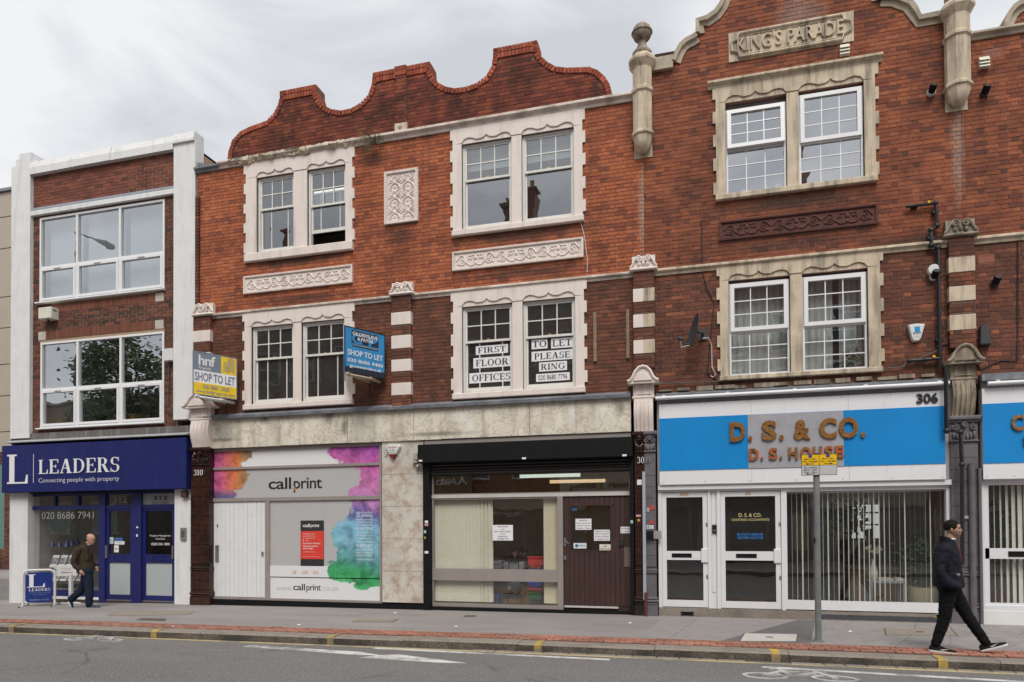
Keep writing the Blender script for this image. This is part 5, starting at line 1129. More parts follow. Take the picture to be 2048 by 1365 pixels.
def printlogo(par, x0, x1, z0, h, fr, m, po=ORA):
    xm = lerp(x0, x1, .455); text(par, m, 'call', x0, lerp(x0, x1, .43), z0, h, fr, .003, .012, .94); text(par, m, 'print', lerp(x0, x1, .475), x1, z0, h, fr, .003, .012, .94)
    c2 = lerp(x0, x1, .485); q = h*.2
    o = MB(); a = WALL(0)
    def bx(xa, xb, za, zb): o.add([fr((xa, za, .0034)), fr((xb, za, .0034)), fr((xb, zb, .0034)), fr((xa, zb, .0034))], [(0, 1, 2, 3)])
    bx(c2-q, c2+q, z0-h*.06, z0+h*.04); o.v += []; 
    o.add([fr((c2-q*.25, z0-q, .0038)), fr((c2+q*.25, z0-q, .0038)), fr((c2+q*.25, z0+q, .0038)), fr((c2-q*.25, z0+q, .0038))], [(0, 1, 2, 3)]); o.build('plus_sign', po, par)
printlogo(pnl, UX(537, 970, yp3), UX(644, 970, yp3), UZ(590, 977.5, yp3), .245, w3, INK)
text(www, mat('grey_print', (.42, .42, .43), .6), 'www.', UX(552.5, 1175, yp3), UX(585, 1175, yp3), UZ(570, 1182, yp3), .12, w3, .003, -.008); printlogo(www, UX(586.5, 1175, yp3), UX(642, 1175, yp3), UZ(615, 1181, yp3), .135, w3, INK); text(www, mat('grey_print', 0), '.co.uk', UX(643.5, 1175, yp3), UX(677.5, 1175, yp3), UZ(660, 1182.5, yp3), .12, w3, .003, -.008)
text(www, ORA, 'UK  ·  UAE  ·  USA', UX(585.5, 1144, yp3), UX(638.5, 1144, yp3), UZ(612, 1148.5, yp3), .075, WALL(yp3-.012), .003)
x0, x1 = UX(712.5, 1080, yp3), UX(745.5, 1080, yp3); ls = [('bids & tenders', 1027), ('3D printing', 1034), ('bespoke packaging', 1041), ('creative design', 1046.5), ('personalised printing', 1052), ('scanning', 1059.5), ('digital brochures', 1067), ('printed stationery', 1073), ('POS & retail solutions', 1079), ('interior branding', 1085.5), ('signage', 1093.5), ('events marketing', 1101.5), ('experience planning', 1107), ('exhibition design', 1112.5), ('installation & logistics', 1121)]
for s, py in ls: text(disp, mat('pale_print', (.62, .70, .76), .6), s, x0, x1, UZ(729, py, yp3), .07 if len(s) in (11, 8, 7) else .042, w3, .003, .008)
ps = tag(MB().box(UX(601.7, 1086, yp3), UX(648, 1086, yp3), yp3-.012, yp3-.001, UZ(625, 1132.5, yp3), UZ(625, 1041.5, yp3)).build('address_poster', mat('black_poster', (.03, .03, .032), .5)), 'black and red address poster on the grey printed window panel', 'poster')
q = MB().box(UX(601.9, 1086, yp3), UX(647.8, 1086, yp3), yp3-.0135, yp3-.012, UZ(625, 1118.5, yp3), UZ(625, 1062.5, yp3)).build('red_field', mat('poster_red', (.68, .055, .035), .5), ps)
wp = WALL(yp3-.0135); printlogo(ps, UX(606.5, 1052, yp3), UX(639.5, 1052, yp3), UZ(622, 1054.5, yp3), .07, WALL(yp3-.012), WTXT)
for s, a, c2, py, h in (('9 - 11', 606.5, 617, 1083, .035), ('Grosvenor Gardens,', 606.5, 642, 1088.5, .034), ('Victoria, London,', 606.5, 637, 1094, .034), ('SW1W 0BD', 606.5, 627, 1099, .034)): text(q, WTXT, s, UX(a, 1085, yp3), UX(c2, 1085, yp3), UZ(622, py, yp3), h, wp, .002, .01)
for k in range(4): text(q, WTXT, ('call print has moved to a', 'new home please call in', 'we would love to see you', 'your friendly printers')[k], UX(606.5, 1068, yp3), UX(631, 1068, yp3), UZ(618, 1068+k*3.2, yp3), .018, wp, .002)
text(q, WTXT, 't: 020 7834 1169   e: info', UX(606.5, 1105, yp3), UX(632, 1105, yp3), UZ(618, 1105, yp3), .016, wp, .002); text(q, WTXT, 'services', UX(606.5, 1114, yp3), UX(640, 1114, yp3), UZ(618, 1114, yp3), .012, wp, .002)
dr = MB().box(fx0+.035, xd1, .065, .1, zb3+.04, zl[4]).build('plank_door', mat('door_gap_grey', (.3, .3, .31), .8), B); npk = 12
for i in range(npk):
    a, c2 = lerp(fx0+.04, xd1-.004, i/npk), lerp(fx0+.04, xd1-.004, (i+1)/npk); MB().cbox(a+.002, c2-.002, .05+R.uniform(0, .003), .08, zb3+.055, zl[4]-.008, .005).build('plank', DOORW, dr)
xq = UX(434, 1108, .04); MB().frame(xq-.045, xq+.045, UZ(434, 1124, .04), UZ(434, 1091, .04), .018, .035, .055).box(xq-.027, xq+.027, .05, .055, UZ(434, 1122, .04), UZ(434, 1093, .04)).build('letter_plate', mat('dull_metal', (.33, .32, .31), .45, metal=.6), dr)
MB().box(xd1-.09, xd1-.05, .03, .05, UZ(526, 1112, .04), UZ(526, 1104, .04)).build('lock', mat('steel', 0), dr); MB().box(UX(434.5, 1052, .04)-.012, UX(434.5, 1052, .04)+.012, .044, .05, UZ(434, 1055, .04), UZ(434, 1049, .04)).build('keyhole', BLK, dr)
MB().box(fx0-.02, px1+.0, -.01, .3, pf(-7)-.15, zb3+.002).build('black_plinth', BLK, B)
# ------------------------------------------------------------------ shopfront 308: roller shutter, window, brown door
y8 = .1
ys_ = -.22
sx0, sx1 = UX(834.8, 900, ys_), UX(1264.6, 890, ys_)
zs_t, zs_b = AZ(ys_, (836, 888.5), (1262, 874.5)), AZ(ys_, (836, 926.5), (1262, 913.5))
sh = MB().cbox(sx0, sx1, ys_, .05, zs_b, zs_t, .015).build('shutter_box', BLK, B)
MB().box(UX(850, 885, 0), UX(1262, 870, 0), -.03, .1, zs_t-.02, zmb-.002).build('shutter_head_strip', ALU, B)
for px, py in ((841, 922), (1048, 917), (1249, 911)): MB().box(UX(px, py, ys_)-.04, UX(px, py, ys_)+.04, ys_-.003, ys_, UZ(px, py, ys_)-.018, UZ(px, py, ys_)+.018).build('sticker', PAPER, sh)
zgl = AZ(y8, (861, 945), (1260, 939)); rx0a, rx0b, rx1a, rx1b = UX(847, 1100, -.04), UX(860, 1100, -.04), UX(1260.5, 1100, -.04), UX(1268.5, 1100, -.04)
for a, c2 in ((rx0a, rx0b), (rx1a, rx1b)): MB().box(a, c2, -.06, .14, pf(a)-.1, zs_b+.01).build('shutter_rail', BLK, B)
mb = MB()
for k in range(4): mb.tube([(rx0b, .03, zs_b-.035-k*.06), (rx1a, .03, zs_b-.035-k*.06)], .034, 8)
mb.box(rx0b, rx1a, .02, .07, zgl, zs_b-.2).build('roller_shutter', mat('dark_shutter_slat', (.016, .015, .014), .5), B)
zb8t, zb8b = AZ(y8, (864.6, 990), (1260, 985.5)), AZ(y8, (864.6, 996.5), (1260, 992)); zmr1, zmr0 = AZ(y8, (861.5, 1138.5), (1115, 1139)), AZ(y8, (861.5, 1161), (1115, 1164)); zbt = AZ(y8, (861.5, 1206), (1115, 1212)); zbb = AZ(y8, (861.5, 1212.5), (1115, 1219))
xm0, xm1 = UX(1115.4, 1100, y8), UX(1126.5, 1100, y8)
fr = MB().box(rx0b, rx1a, y8-.03, y8+.08, zb8b, zb8t).build('transom', ALUL, B)
MB().box(rx0b-.02, rx1a+.02, .0, .4, pf(-3)-.2, zbb+.0).build('black_plinth', BLK, B)
sw = MB().box(rx0b, xm0, y8-.02, y8+.06, zmr0, zmr1).box(rx0b, xm0, y8-.015, y8+.06, zbb, zbt).box(xm0, xm1, y8-.03, y8+.08, zbb, zb8b).box(rx0b, rx0b+.03, y8-.01, y8+.05, zbt, zb8b).box(rx0b+.03, xm0, y8-.01, y8+.05, zb8b-.035, zb8b).build('shop_window', ALU, B)
panes(sw, rx0b+.02, xm0, zmr1, zb8b-.02, 1, 1, y8+.03, G_SHOP); panes(sw, rx0b+.02, xm0, zbt, zmr0, 1, 1, y8+.03, G_SHOP)
fl = MB().frame(rx0b, rx1a, zb8t, zgl+.01, .025, y8-.01, y8+.05).build('fanlight', ALU, B); panes(fl, rx0b+.02, rx1a-.02, zb8t+.02, zgl, 1, 1, y8+.03, glass('fanlight_glass', .13, (.8, .8, .76)))
dx0, dx1 = xm1, rx1a; zd0 = AZ(y8, (1128, 1215), (1235, 1219))
gx0, gx1, gz0, gz1 = UX(1141, 1050, y8), UX(1222, 1050, y8), AZ(y8, (1141, 1101), (1222, 1102)), AZ(y8, (1141, 1011), (1222, 1011))
dr = MB()
d8 = backing(B, dx0, dx1, zbb, zb8b, BROWN, [(gx0, gx1, gz0, gz1)], y8+.012, .05, 'door'); d8['label'] = 'chocolate brown boarded door with a notice covered window'
npk = 13
for i in range(npk):
    a, c2 = lerp(dx0+.02, dx1-.005, i/npk), lerp(dx0+.02, dx1-.005, (i+1)/npk)
    for za_, zb_ in (((zd0+.05, zb8b-.01),) if (c2 < gx0 or a > gx1) else ((zd0+.05, gz0), (gz1, zb8b-.01))): MB().cbox(a+.003, c2-.003, y8+.0, y8+.03, za_, zb_, .006).build('plank', BROWN, d8)
MB().frame(gx0-.02, gx1+.02, gz0-.02, gz1+.02, .025, y8-.008, y8+.03).build('window_bead', BROWN, d8); panes(d8, gx0, gx1, gz0, gz1, 1, 1, y8+.035, G_SHOP)
MB().box(dx0+.02, UX(1237, 1216, y8), y8-.03, y8, zd0+.01, zd0+.045).build('threshold_strip', ALUL, d8)
hx = UX(1130, 1085, y8); MB().box(hx-.02, hx+.02, y8-.012, y8, UZ(1130, 1093, y8), UZ(1130, 1076, y8)).tube([(hx, y8-.02, UZ(1130, 1082, y8)), (hx+.02, y8-.05, UZ(1130, 1083, y8)), (hx+.08, y8-.05, UZ(1136, 1087, y8))], .012, 6).build('handle', mat('steel', 0), d8)
MB().box(hx-.015, hx+.025, y8-.02, y8, UZ(1130, 1120, y8), UZ(1130, 1112, y8)).build('lock', mat('steel', 0), d8)
tx = UX(1256, 1115, y8); MB().frame(tx-.07, tx+.07, UZ(1256, 1134, y8), UZ(1256, 1095, y8), .02, y8-.012, y8+.0).box(tx-.05, tx+.05, y8-.006, y8, UZ(1256, 1132, y8), UZ(1256, 1097, y8)).build('letter_plate', mat('brown_plate', (.16, .12, .11), .5), d8)
bx_ = UX(1243, 1085, y8); MB().cbox(bx_-.045, bx_+.045, y8-.03, y8, UZ(1243, 1093, y8), UZ(1243, 1078, y8)).box(bx_-.012, bx_+.012, y8-.035, y8-.03, UZ(1243, 1087, y8), UZ(1243, 1084, y8)).build('bell_box', mat('dark_plastic', (.03, .03, .035), .4), d8)
def sheet(x0, x1, z0, z1, y, label, lines=(), m=None, cat='paper notice', grp=None, name='paper_notice', ser=False):
    o = tag(MB().box(x0, x1, y-.003, y-.001, z0, z1).build(name, m or PAPER), label, cat, grp); n = len(lines)
    for i, s in enumerate(lines):
        h = (z1-z0)/(n+.6)*.5; w_ = min((x1-x0)*.86, h*.75*len(s)); c2 = (x0+x1)/2; zb_ = z1-(z1-z0)*(i+.92)/(n+.35)
        (serif if ser else text)(o, INK, s, c2-w_/2, c2+w_/2, zb_, h, WALL(y-.003), .0025)
    return o
def shp(l, t, r, b_, y, *a, **k): q = RC(l, t, r, b_, y); return sheet(*q, y, *a, **k)
shp(985, 1050.5, 1026, 1081.5, y8+.02, 'white notice taped inside the shop window by the cream blind edge', ('GROUND FLOOR', 'and', 'FIRST FLOOR OFFICES', 'TO LET', 'PLEASE RING', '020 8680 7796'), grp='notices in the brown door shop')
shp(1151, 1038, 1183, 1060, y8+.03, 'upper white notice on the brown door glass', ('RECEPTION', 'Please ring the bell', 'and wait for the door', 'Monday - Friday'), grp='notices in the brown door shop')
shp(1188, 1060, 1220, 1082, y8+.03, 'white notice to the right on the brown door glass with lines of black capitals', ('PLEASE PUT ALL THE', 'POST IN THE BOX', 'OR RING THE BELL', 'IF THE BOX IS FULL'), grp='notices in the brown door shop')
shp(1147, 1086.5, 1173, 1097.5, y8+.03, 'small card with a blue mark in the bottom left of the brown door glass', ('',), cat='card', name='card') if False else None
cd_ = sheet(*RC(1147, 1086.5, 1173, 1097.5, y8+.03), y8+.03, 'small card with a blue mark at the bottom left of the brown door glass', (), mat('pale_blue_card', (.62, .68, .72), .6), 'card', None, 'card'); MB().ball((UX(1153, 1092, y8), y8+.026, UZ(1153, 1092, y8)), .035, 8, 4, (1, .05, 1)).build('blue_mark', mat('blue_print', (.05, .14, .3), .6), cd_); text(cd_, INK, 'solicitors', UX(1158, 1092, y8), UX(1171, 1092, y8), UZ(1160, 1093, y8), .03, WALL(y8+.027), .002)
sheet(*RC(1199, 1089, 1222.5, 1101.5, y8+.028), y8+.028, 'small cream card giving the house number at the bottom right of the brown door glass', ('308', 'High Street'), mat('cream_card', (.7, .68, .6), .7), 'card', None, 'card')
sheet(*RC(1241, 1054, 1261, 1067, y8), y8-.002, 'white plate fixed to the brown boards right of the door glass', ('PLEASE RING', 'for attention'), None, 'plate', None, 'door_plate')
sheet(*RC(1143.5, 1013, 1154, 1022, y8+.03), y8+.03, 'blue sticker in the top left corner of the brown door glass', (), mat('blue_sticker', (.05, .09, .22), .5), 'sticker', None, 'sticker')
# things inside the shop at 308
rm = room(B, rx0a-.2, rx1b+.1, -.1, zs_b, OCHRE, 3.6, .18)
TUBC = emis('cool_tube_light', (.85, 1, .9), .55); TUBW = emis('warm_tube_light', (1, .72, .42), .55)
for nm, m, l, r_, yd, py, lab in (('fluorescent_tube', TUBC, 1040, 1161, 1.1, 952, 'lit cool white tube light seen through the shop fanlight'), ('fluorescent_tube', TUBW, 1100, 1211, 1.9, 963, 'lit warm yellow tube light behind the cool one in the shop')):
    t = thing(nm, lab, 'tube light', (UX((l+r_)/2, py, yd), yd, UZ((l+r_)/2, py, yd)), 'tube lights in the shop'); x0, x1, z = UX(l, py, yd), UX(r_, py, yd), UZ((l+r_)/2, py, yd)
    MB().cyl((x0, yd, z), (x1, yd, z), .035, 8).build('tube', m, t); MB().box(x0-.03, x1+.03, yd-.03, yd+.05, z+.04, z+.09).box(x1, x1+.06, yd-.03, yd+.03, z-.03, z+.05).build('batten', mat('lamp_metal', (.5, .5, .48), .5), t)
def vblind(label, x0, x1, z0, z1, y, n, ang, m, w=.089, grp='vertical blinds'):
    t = thing('vertical_blind', label, 'blind', ((x0+x1)/2, y, z0), grp)
    MB().box(x0-.03, x1+.03, y-.02, y+.02, z1, z1+.04).build('head_rail', mat('blind_rail', (.5, .49, .45), .5), t)
    for i in range(n):
        x = lerp(x0, x1, (i+.5)/n); a = ang(i) if callable(ang) else ang; c2, s = math.cos(a)*w/2, math.sin(a)*w/2
        MB().add([(x-c2, y-s, z0), (x+c2, y+s, z0), (x+c2, y+s, z1), (x-c2, y-s, z1), (x-c2+.0*s, y-s+.0015, z0), (x+c2, y+s+.0015, z0), (x+c2, y+s+.0015, z1), (x-c2, y-s+.0015, z1)], [(0, 1, 2, 3), (7, 6, 5, 4), (0, 3, 7, 4), (1, 5, 6, 2)]).build('slat', m, t)
    return t
vblind('cream vertical blind closed across the left of the brown door shop window', UX(862, 1080, y8+.09), UX(985, 1080, y8+.09), AZ(y8+.09, (862, 1203), (985, 1204)), zb8b-.05, y8+.10, 17, lambda i: rad(12)+R.uniform(-.06, .06) if i < 13 else rad(22)+R.uniform(-.1, .3), CREMB, .1)
vblind('narrow bunch of cream blind strips at the right of the brown door shop window', UX(1089, 1080, y8+.09), UX(1117, 1080, y8+.09), AZ(y8+.09, (1085, 1207), (1115, 1208)), zb8b-.04, y8+.10, 5, lambda i: rad(15)+R.uniform(-.4, .4), mat('buff_blind_fabric', (.78, .70, .52), .8, .05), .1)
def obj1(name, label, cat, fn, m, grp=None, smooth=None): mb = MB(); fn(mb); return tag(mb.build(name, m, None, smooth), label, cat, grp)
yi = 1.0
XI = lambda px, py, y=yi: UX(px, py, y); ZI = lambda px, py, y=yi: UZ(px, py, y)
tz = ZI(1030, 1142)
dk = thing('desk', 'wooden desk behind the shop window under the stacked paper', 'desk', (XI(1035, 1150), yi+.3, 0)); MB().box(XI(975, 1140), XI(1090, 1140), yi-.12, yi+.7, tz-.04, tz).build('top', WOOD, dk); MB().box(XI(978, 1140), XI(1088, 1140), yi+.2, yi+.24, .0, tz-.04).build('panel', mat('desk_panel', (.3, .16, .06), .6, .2, 8), dk)
for l, r_, n, lab in ((982, 1006, 9, 'messy stack of white papers beside the blind on the desk'), (1010, 1050, 8, 'tray stack of papers in front of the person bent over the desk')):
    t = thing('paper_stack', lab, 'papers', (XI((l+r_)/2, 1135), yi, tz), 'paper stacks on the desk')
    for k in range(n): d = R.uniform(-.02, .02); MB().box(XI(l, 1135)+d, XI(r_, 1135)+d, yi-.1+d, yi+.14+d, tz+.002+k*.024, tz+.02+k*.024).build('paper_pile', mat('grey_paper', (.5, .5, .54), .7, .1, 9), t)
    if n == 8: MB().frame(XI(1020, 1135), XI(1041, 1135), tz, tz+.2, .015, yi-.13, yi-.12).build('wire_frame', BLK, t)
def crate(label, l, r_, t_, b_, m, y):
    t = thing('plastic_crate', label, 'crate', (XI((l+r_)/2, b_, y), y, ZI((l+r_)/2, b_, y)), 'stacked plastic crates'); x0, x1, z0, z1 = XI(l, t_, y), XI(r_, t_, y), ZI(l, b_, y), ZI(l, t_, y); h = z1-z0
    MB().box(x0, x1, y, y+.35, z0+h*.25, z1).prism([(x0+.03, z0+h*.25), (x0+.09, z0), (x0+.16, z0), (x0+.18, z0+h*.2), (x1-.18, z0+h*.2), (x1-.14, z0), (x1-.08, z0), (x1-.03, z0+h*.25)], y+.01, y+.34).build('tray', m, t); MB().box(x0-.015, x1+.015, y-.015, y+.365, z1-.04, z1).build('rim', m, t); MB().box(x0+.1, x1-.1, y-.006, y, z0+h*.5, z0+h*.7).build('label_slot', m, t)
RED = mat('red_plastic', (.60, .045, .035), .35); BLUc = mat('blue_plastic', (.04, .06, .36), .35); GRN = mat('green_plastic', (.02, .30, .07), .35)
crate('bright red plastic crate on top of the stack behind the shop window', 1056, 1086, 1113, 1137, RED, .55)
crate('blue plastic crate just under the top red crate of the stack', 1058, 1086, 1138, 1147, BLUc, .57)
crate('dark red plastic crate below the first blue crate', 1057, 1084, 1148, 1163, mat('dark_red_plastic', (.35, .03, .03), .4), .55)
crate('blue plastic crate just under the middle rail of the window', 1057, 1083, 1164, 1175, BLUc, .55)
crate('lower red plastic crate resting on the green crate', 1057, 1083, 1176, 1184, RED, .55)
crate('green plastic crate at the bottom of the stack', 1056, 1082, 1185, 1203, GRN, .55)
st_ = thing('stool', 'dark stool holding a patterned rucksack behind the lower glass', 'stool', (XI(1028, 1190, .6), .6, 0)); zst = ZI(1028, 1192, .6)
MB().box(XI(1005, 1190, .6), XI(1046, 1190, .6), .45, .85, zst-.05, zst).build('seat', BROWN, st_)
for dx_ in (.06, .36):
    for dy in (.5, .8): MB().cyl((XI(1005, 1190, .6)+dx_, dy, -.05), (XI(1005, 1190, .6)+dx_, dy, zst-.05), .014).build('leg', mat('steel', 0), st_)
b = NB('patterned_cloth'); v = b.voro(9, out='Color'); PAT = b.out(b.ramp(b.vec('DOT_PRODUCT', v, (.7, .3, 0)), [(.2, (.04, .04, .04)), (.42, (.35, .33, .3)), (.6, (.1, .09, .09)), (.8, (.4, .05, .05))], 'CONSTANT'), .8)
bp_ = thing('rucksack', 'black and white patterned rucksack sitting on the stool', 'rucksack', (XI(1030, 1190, .6), .6, zst)); zc = (zst+ZI(1030, 1163, .6))/2; hh = ZI(1030, 1160, .6)-zst
MB().ball((XI(1028, 1180, .6), .62, zst+hh*.5), hh*.5, 12, 8, (1.05, .7, 1)).build('bag', PAT, bp_, 60); MB().ball((XI(1028, 1180, .6), .5, zst+hh*.32), hh*.28, 10, 6, (1.1, .5, 1)).build('front_pocket', PAT, bp_, 60); MB().tube([(XI(1010, 1190, .6), .5, zst+.02), (XI(1015, 1190, .6), .46, zst+.05), (XI(1045, 1190, .6), .5, zst+.02)], .02, 6).build('strap', BLK, bp_)
obj1('box_file', 'blue edged box file leaning by the blind foot behind the lower glass', 'box file', lambda m_: m_.rings([[(XI(987, 1206, .5), .5, -.03), (XI(995, 1206, .5), .5, -.03), (XI(999, 1185, .5), .5, .28), (XI(990, 1185, .5), .5, .28)], [(XI(987, 1206, .5), .8, -.03), (XI(995, 1206, .5), .8, -.03), (XI(999, 1185, .5), .8, .28), (XI(990, 1185, .5), .8, .28)]]), mat('blue_file', (.05, .16, .4), .5))
# ------------------------------------------------------------------ shopfront 306: white doors and window
y6 = -.02
X6 = lambda px, py=1080: UX(px, py, y6); Z6 = lambda py, px=1440: UZ(px, py, y6)
zt6 = AZ(y6, (1320, 982), (1900, 978)); z60 = AZ(y6, (1324, 1213), (1562, 1222)); zsl6 = Z6(1234, 1440)
MB().box(X6(1317), X6(1905), y6-.05, .3, pf(0)-.2, z60).build('granite_sill', KERB, K); MB().box(X6(1640), X6(1880), y6-.054, y6-.04, pf(2)+.02, z60-.05).build('dark_sill_patch', mat('dark_slate', (.06, .06, .07), .7, .3, 8), K)
FRM = mat('white_aluminium', (.73, .73, .75), .4, .03, 3)
def post(a, c2, d=.0): MB().box(X6(a), X6(c2), y6-.02-d, y6+.08, z60, zt6).build('frame_post', FRM, K)
for a, c2 in ((1317, 1324), (1416, 1421), (1434, 1441), (1562.5, 1570.5), (1897, 1905)): post(a, c2)
MB().box(X6(1421), X6(1434), y6+.02, y6+.07, z60, zt6).box(X6(1424), X6(1431), y6+.005, y6+.02, z60+.3, zt6-.02).build('frame_panel', FRM, K)
MB().box(X6(1317), X6(1905), y6-.03, y6+.1, zt6, AZ(y6, (1320, 978), (1900, 973))).build('frame_head', FRM, K)
def whitedoor(p0, p1, lab, num, lb):
    x0, x1 = X6(p0), X6(p1); y = y6; zd0, zd1 = z60+.01, zt6-.005; zr1, zr0 = Z6(1103), Z6(1121); zgt, zgb = Z6(994), Z6(1202.5)
    d = MB().frame(x0, x1, zd0, zd1, (.085, .09, zgb-zd0, zd1-zgt), y, y+.05).box(x0+.085, x1-.09, y, y+.05, zr0, zr1).build('door', FRM, K); d['label'] = lab
    panes(d, x0+.08, x1-.085, zr1, zgt, 1, 1, y+.03, G_SHOP); panes(d, x0+.08, x1-.085, zgb, zr0, 1, 1, y+.03, G_SHOP)
    c2 = lerp(x0, x1, .43); zm = (zr0+zr1)/2; MB().frame(c2-.18, c2+.18, zm-.035, zm+.04, .014, y-.008, y).box(c2-.166, c2+.166, y-.003, y, zm-.02, zm+.026).build('letter_plate', BLK, d)
    MB().cbox(x1-.125, x1-.005, y-.03, y, zm-.13, zm+.13).build('lock_cover', FRM, d)
    for py in (1049, 1154): MB().cbox(x1-.035, x1-.008, y-.02, y, Z6(py)-.035, Z6(py)+.035).build('lock', mat('steel', 0), d)
    MB().frame(x0-.0, x1, zd0, zd1, .006, y-.003, y).build('door_edge', mat('shadow_gap', (.3, .3, .31), .7), d)
    text(d, ORA, num, lb[0], lb[1], UZ(lb[2], 992, y) if False else zd1-(zd1-zgt)*.72, .055, WALL(y), .004, .01); return d, y
d6a = whitedoor(1324, 1416, 'narrow white glazed door numbered 306A', '306A', (X6(1360), X6(1378), 1370)); d6 = whitedoor(1441, 1562, 'wide white glazed door lettered for the accountants', '306', (X6(1491), X6(1503), 1497))
GOLD = mat('pale_gold_print', (.55, .47, .2), .5); wd = WALL(y6+.028)
text(d6[0], GOLD, 'D. S. & CO.', X6(1478), X6(1524), Z6(1034.5), .065, wd, .002, .014); text(d6[0], GOLD, 'CHARTERED ACCOUNTANTS', X6(1463), X6(1539.5), Z6(1042.5), .042, wd, .002, .01)
for s, py in (('A. TURQAN AND CO.', 1072), ('LICENSED AUDITORS', 1078.5)): text(d6[0], mat('blue_print2', (.03, .2, .55), .5), ('IN PARTNERSHIP' if py < 1075 else 'CERTIFIED AUDITORS'), X6(1475), X6(1527), Z6(py), .045, wd, .002, .01)
ic = MB().cbox(X6(1424.5), X6(1433.5), y6-.03, y6+.02, Z6(1067), Z6(1050)).build('intercom', mat('black_plastic', (.015, .015, .017), .35), K); MB().box(X6(1426.5), X6(1431.5), y6-.033, y6-.03, Z6(1063), Z6(1060)).build('button_row', mat('steel', 0), ic)
wz0 = AZ(y6, (1571, 1200), (1895, 1208)); wz1 = AZ(y6, (1571, 983), (1895, 979))
sw = MB().frame(X6(1570.5), X6(1897), z60+.02, zt6, (.03, .03, wz0-z60-.02, zt6-wz1), y6-.02, y6+.08).build('shop_window', FRM, K); panes(sw, X6(1570.5), X6(1897), wz0, wz1, 1, 1, y6+.03, G_SHOP)
MB().ball((X6(1866), y6-.035, Z6(1222)), .03, 8, 6).build('lock', mat('brass', 0), sw); MB().box(X6(1868), X6(1875), y6-.05, y6-.02, pf(4)+.02, Z6(1217)).build('bracket', FRM, sw)
MB().frame(X6(1360), X6(1386), pf(.3)+.02, z60-.07, .01, y6-.058, y6-.045).box(X6(1362), X6(1384), y6-.052, y6-.046, pf(.3)+.03, z60-.08).build('air_grate', BLK, K)
DSB = mat('darker_office_wall', (.46, .40, .34), .9)
room(K, X6(1440), X6(1912), -.05, zt6, DSB, 5.0, .12); room(K, X6(1318), X6(1436), -.05, zt6, mat('hall_wall', (.55, .55, .53), .9), 2.5, .1)
def slat_x(px): return UX(px, 1090, .12)
t = thing('vertical_blind', 'open white vertical blind whose strips stand edge on across the accountants window', 'blind', (slat_x(1730), .12, wz0), 'vertical blinds')
MB().box(slat_x(1571), slat_x(1896), .1, .14, wz1-.03, wz1+.0).build('head_rail', FRM, t)
for i in range(31):
    px = 1574.5+i*10.25+R.uniform(-.6, .6); x = slat_x(px); wv = (.008, .012, .016, .03, .012)[i % 5] if not 9 < i < 21 else R.uniform(.014, .034); a = R.uniform(-.2, .2)
    MB().add([(x-wv/2, .10, wz0-.02), (x+wv/2, .14, wz0-.02), (x+wv/2, .14, wz1), (x-wv/2, .10, wz1), (x-wv/2, .1015, wz0-.02), (x+wv/2, .1415, wz0-.02), (x+wv/2, .1415, wz1), (x-wv/2, .1015, wz1)], [(0, 1, 2, 3), (7, 6, 5, 4), (0, 3, 7, 4), (1, 5, 6, 2)]).build('slat', mat('white_blind_strip', (.78, .77, .70), .8), t)
# inside: desk, seated person, vase, plants, rear window
ir = 4.6
rw = MB().frame(UX(1697, 1005, ir), UX(1775, 1005, ir), UZ(1730, 1082, ir), UZ(1730, 1005, ir), .06, ir, ir+.06).build('rear_window', FRM, K)
MB().box(UX(1698, 1005, ir), UX(1774, 1005, ir), ir+.03, ir+.04, UZ(1730, 1081, ir), UZ(1730, 1006, ir)).build('daylit_pane', emis('daylit_pane', (.9, .95, .92), .28), rw)
for k in range(1, 5): q = lerp(UX(1697, 1005, ir), UX(1775, 1005, ir), k/5); MB().box(q-.02, q+.02, ir-.004, ir+.03, UZ(1730, 1081, ir), UZ(1730, 1006, ir)).build('glazing_bar', FRM, rw)
for py in (1026, 1050): MB().box(UX(1697, 1005, ir), UX(1775, 1005, ir), ir-.002, ir+.028, UZ(1730, py, ir)-.02, UZ(1730, py, ir)+.02).build('glazing_bar', FRM, rw)
vblind('short pale blind hanging at the back of the accountants office', UX(1586, 1030, 3.5), UX(1616, 1030, 3.5), UZ(1600, 1100, 3.5), UZ(1600, 1030, 3.5), 3.5, 7, .3, CREMB, .1)
dk = thing('desk', 'wood fronted reception desk behind the accountants window blind', 'desk', (UX(1770, 1180, 1.6), 1.8, 0)); MB().box(UX(1700, 1140, 1.6), UX(1830, 1140, 1.6), 1.6, 2.3, UZ(1760, 1134, 1.6)-.05, UZ(1760, 1134, 1.6)).build('top', mat('desk_top', (.4, .36, .3), .5), dk); MB().box(UX(1704, 1140, 1.6), UX(1826, 1140, 1.6), 1.65, 1.7, 0, UZ(1760, 1134, 1.6)-.05).build('front_panel', mat('oak_panel', (.34, .21, .095), .6, .2, 6), dk)
scn = thing('desk_screen', 'grey fabric screen standing on the reception desk', 'screen', (UX(1745, 1125, 2.3), 2.3, UZ(1760, 1134, 1.6))); MB().box(UX(1716, 1115, 2.2), UX(1790, 1115, 2.2), 2.2, 2.24, UZ(1760, 1134, 1.6), UZ(1750, 1102, 2.2)).build('panel', mat('grey_fabric', (.3, .31, .34), .9), scn)
st2 = thing('side_table', 'low grey table with leaflets under the white vase', 'table', (UX(1775, 1200, .55), .7, 0)); tz2 = UZ(1775, 1162, .55); xa, xb = UX(1738, 1165, .55), UX(1812, 1165, .55); MB().box(xa, xb, .5, .95, tz2-.04, tz2).build('top', mat('table_grey', (.33, .38, .40), .4), st2)
for x in (xa+.03, xb-.03):
    for y in (.53, .92): MB().box(x-.025, x+.025, y-.025, y+.025, 0, tz2-.04).build('leg', mat('table_grey', 0), st2)
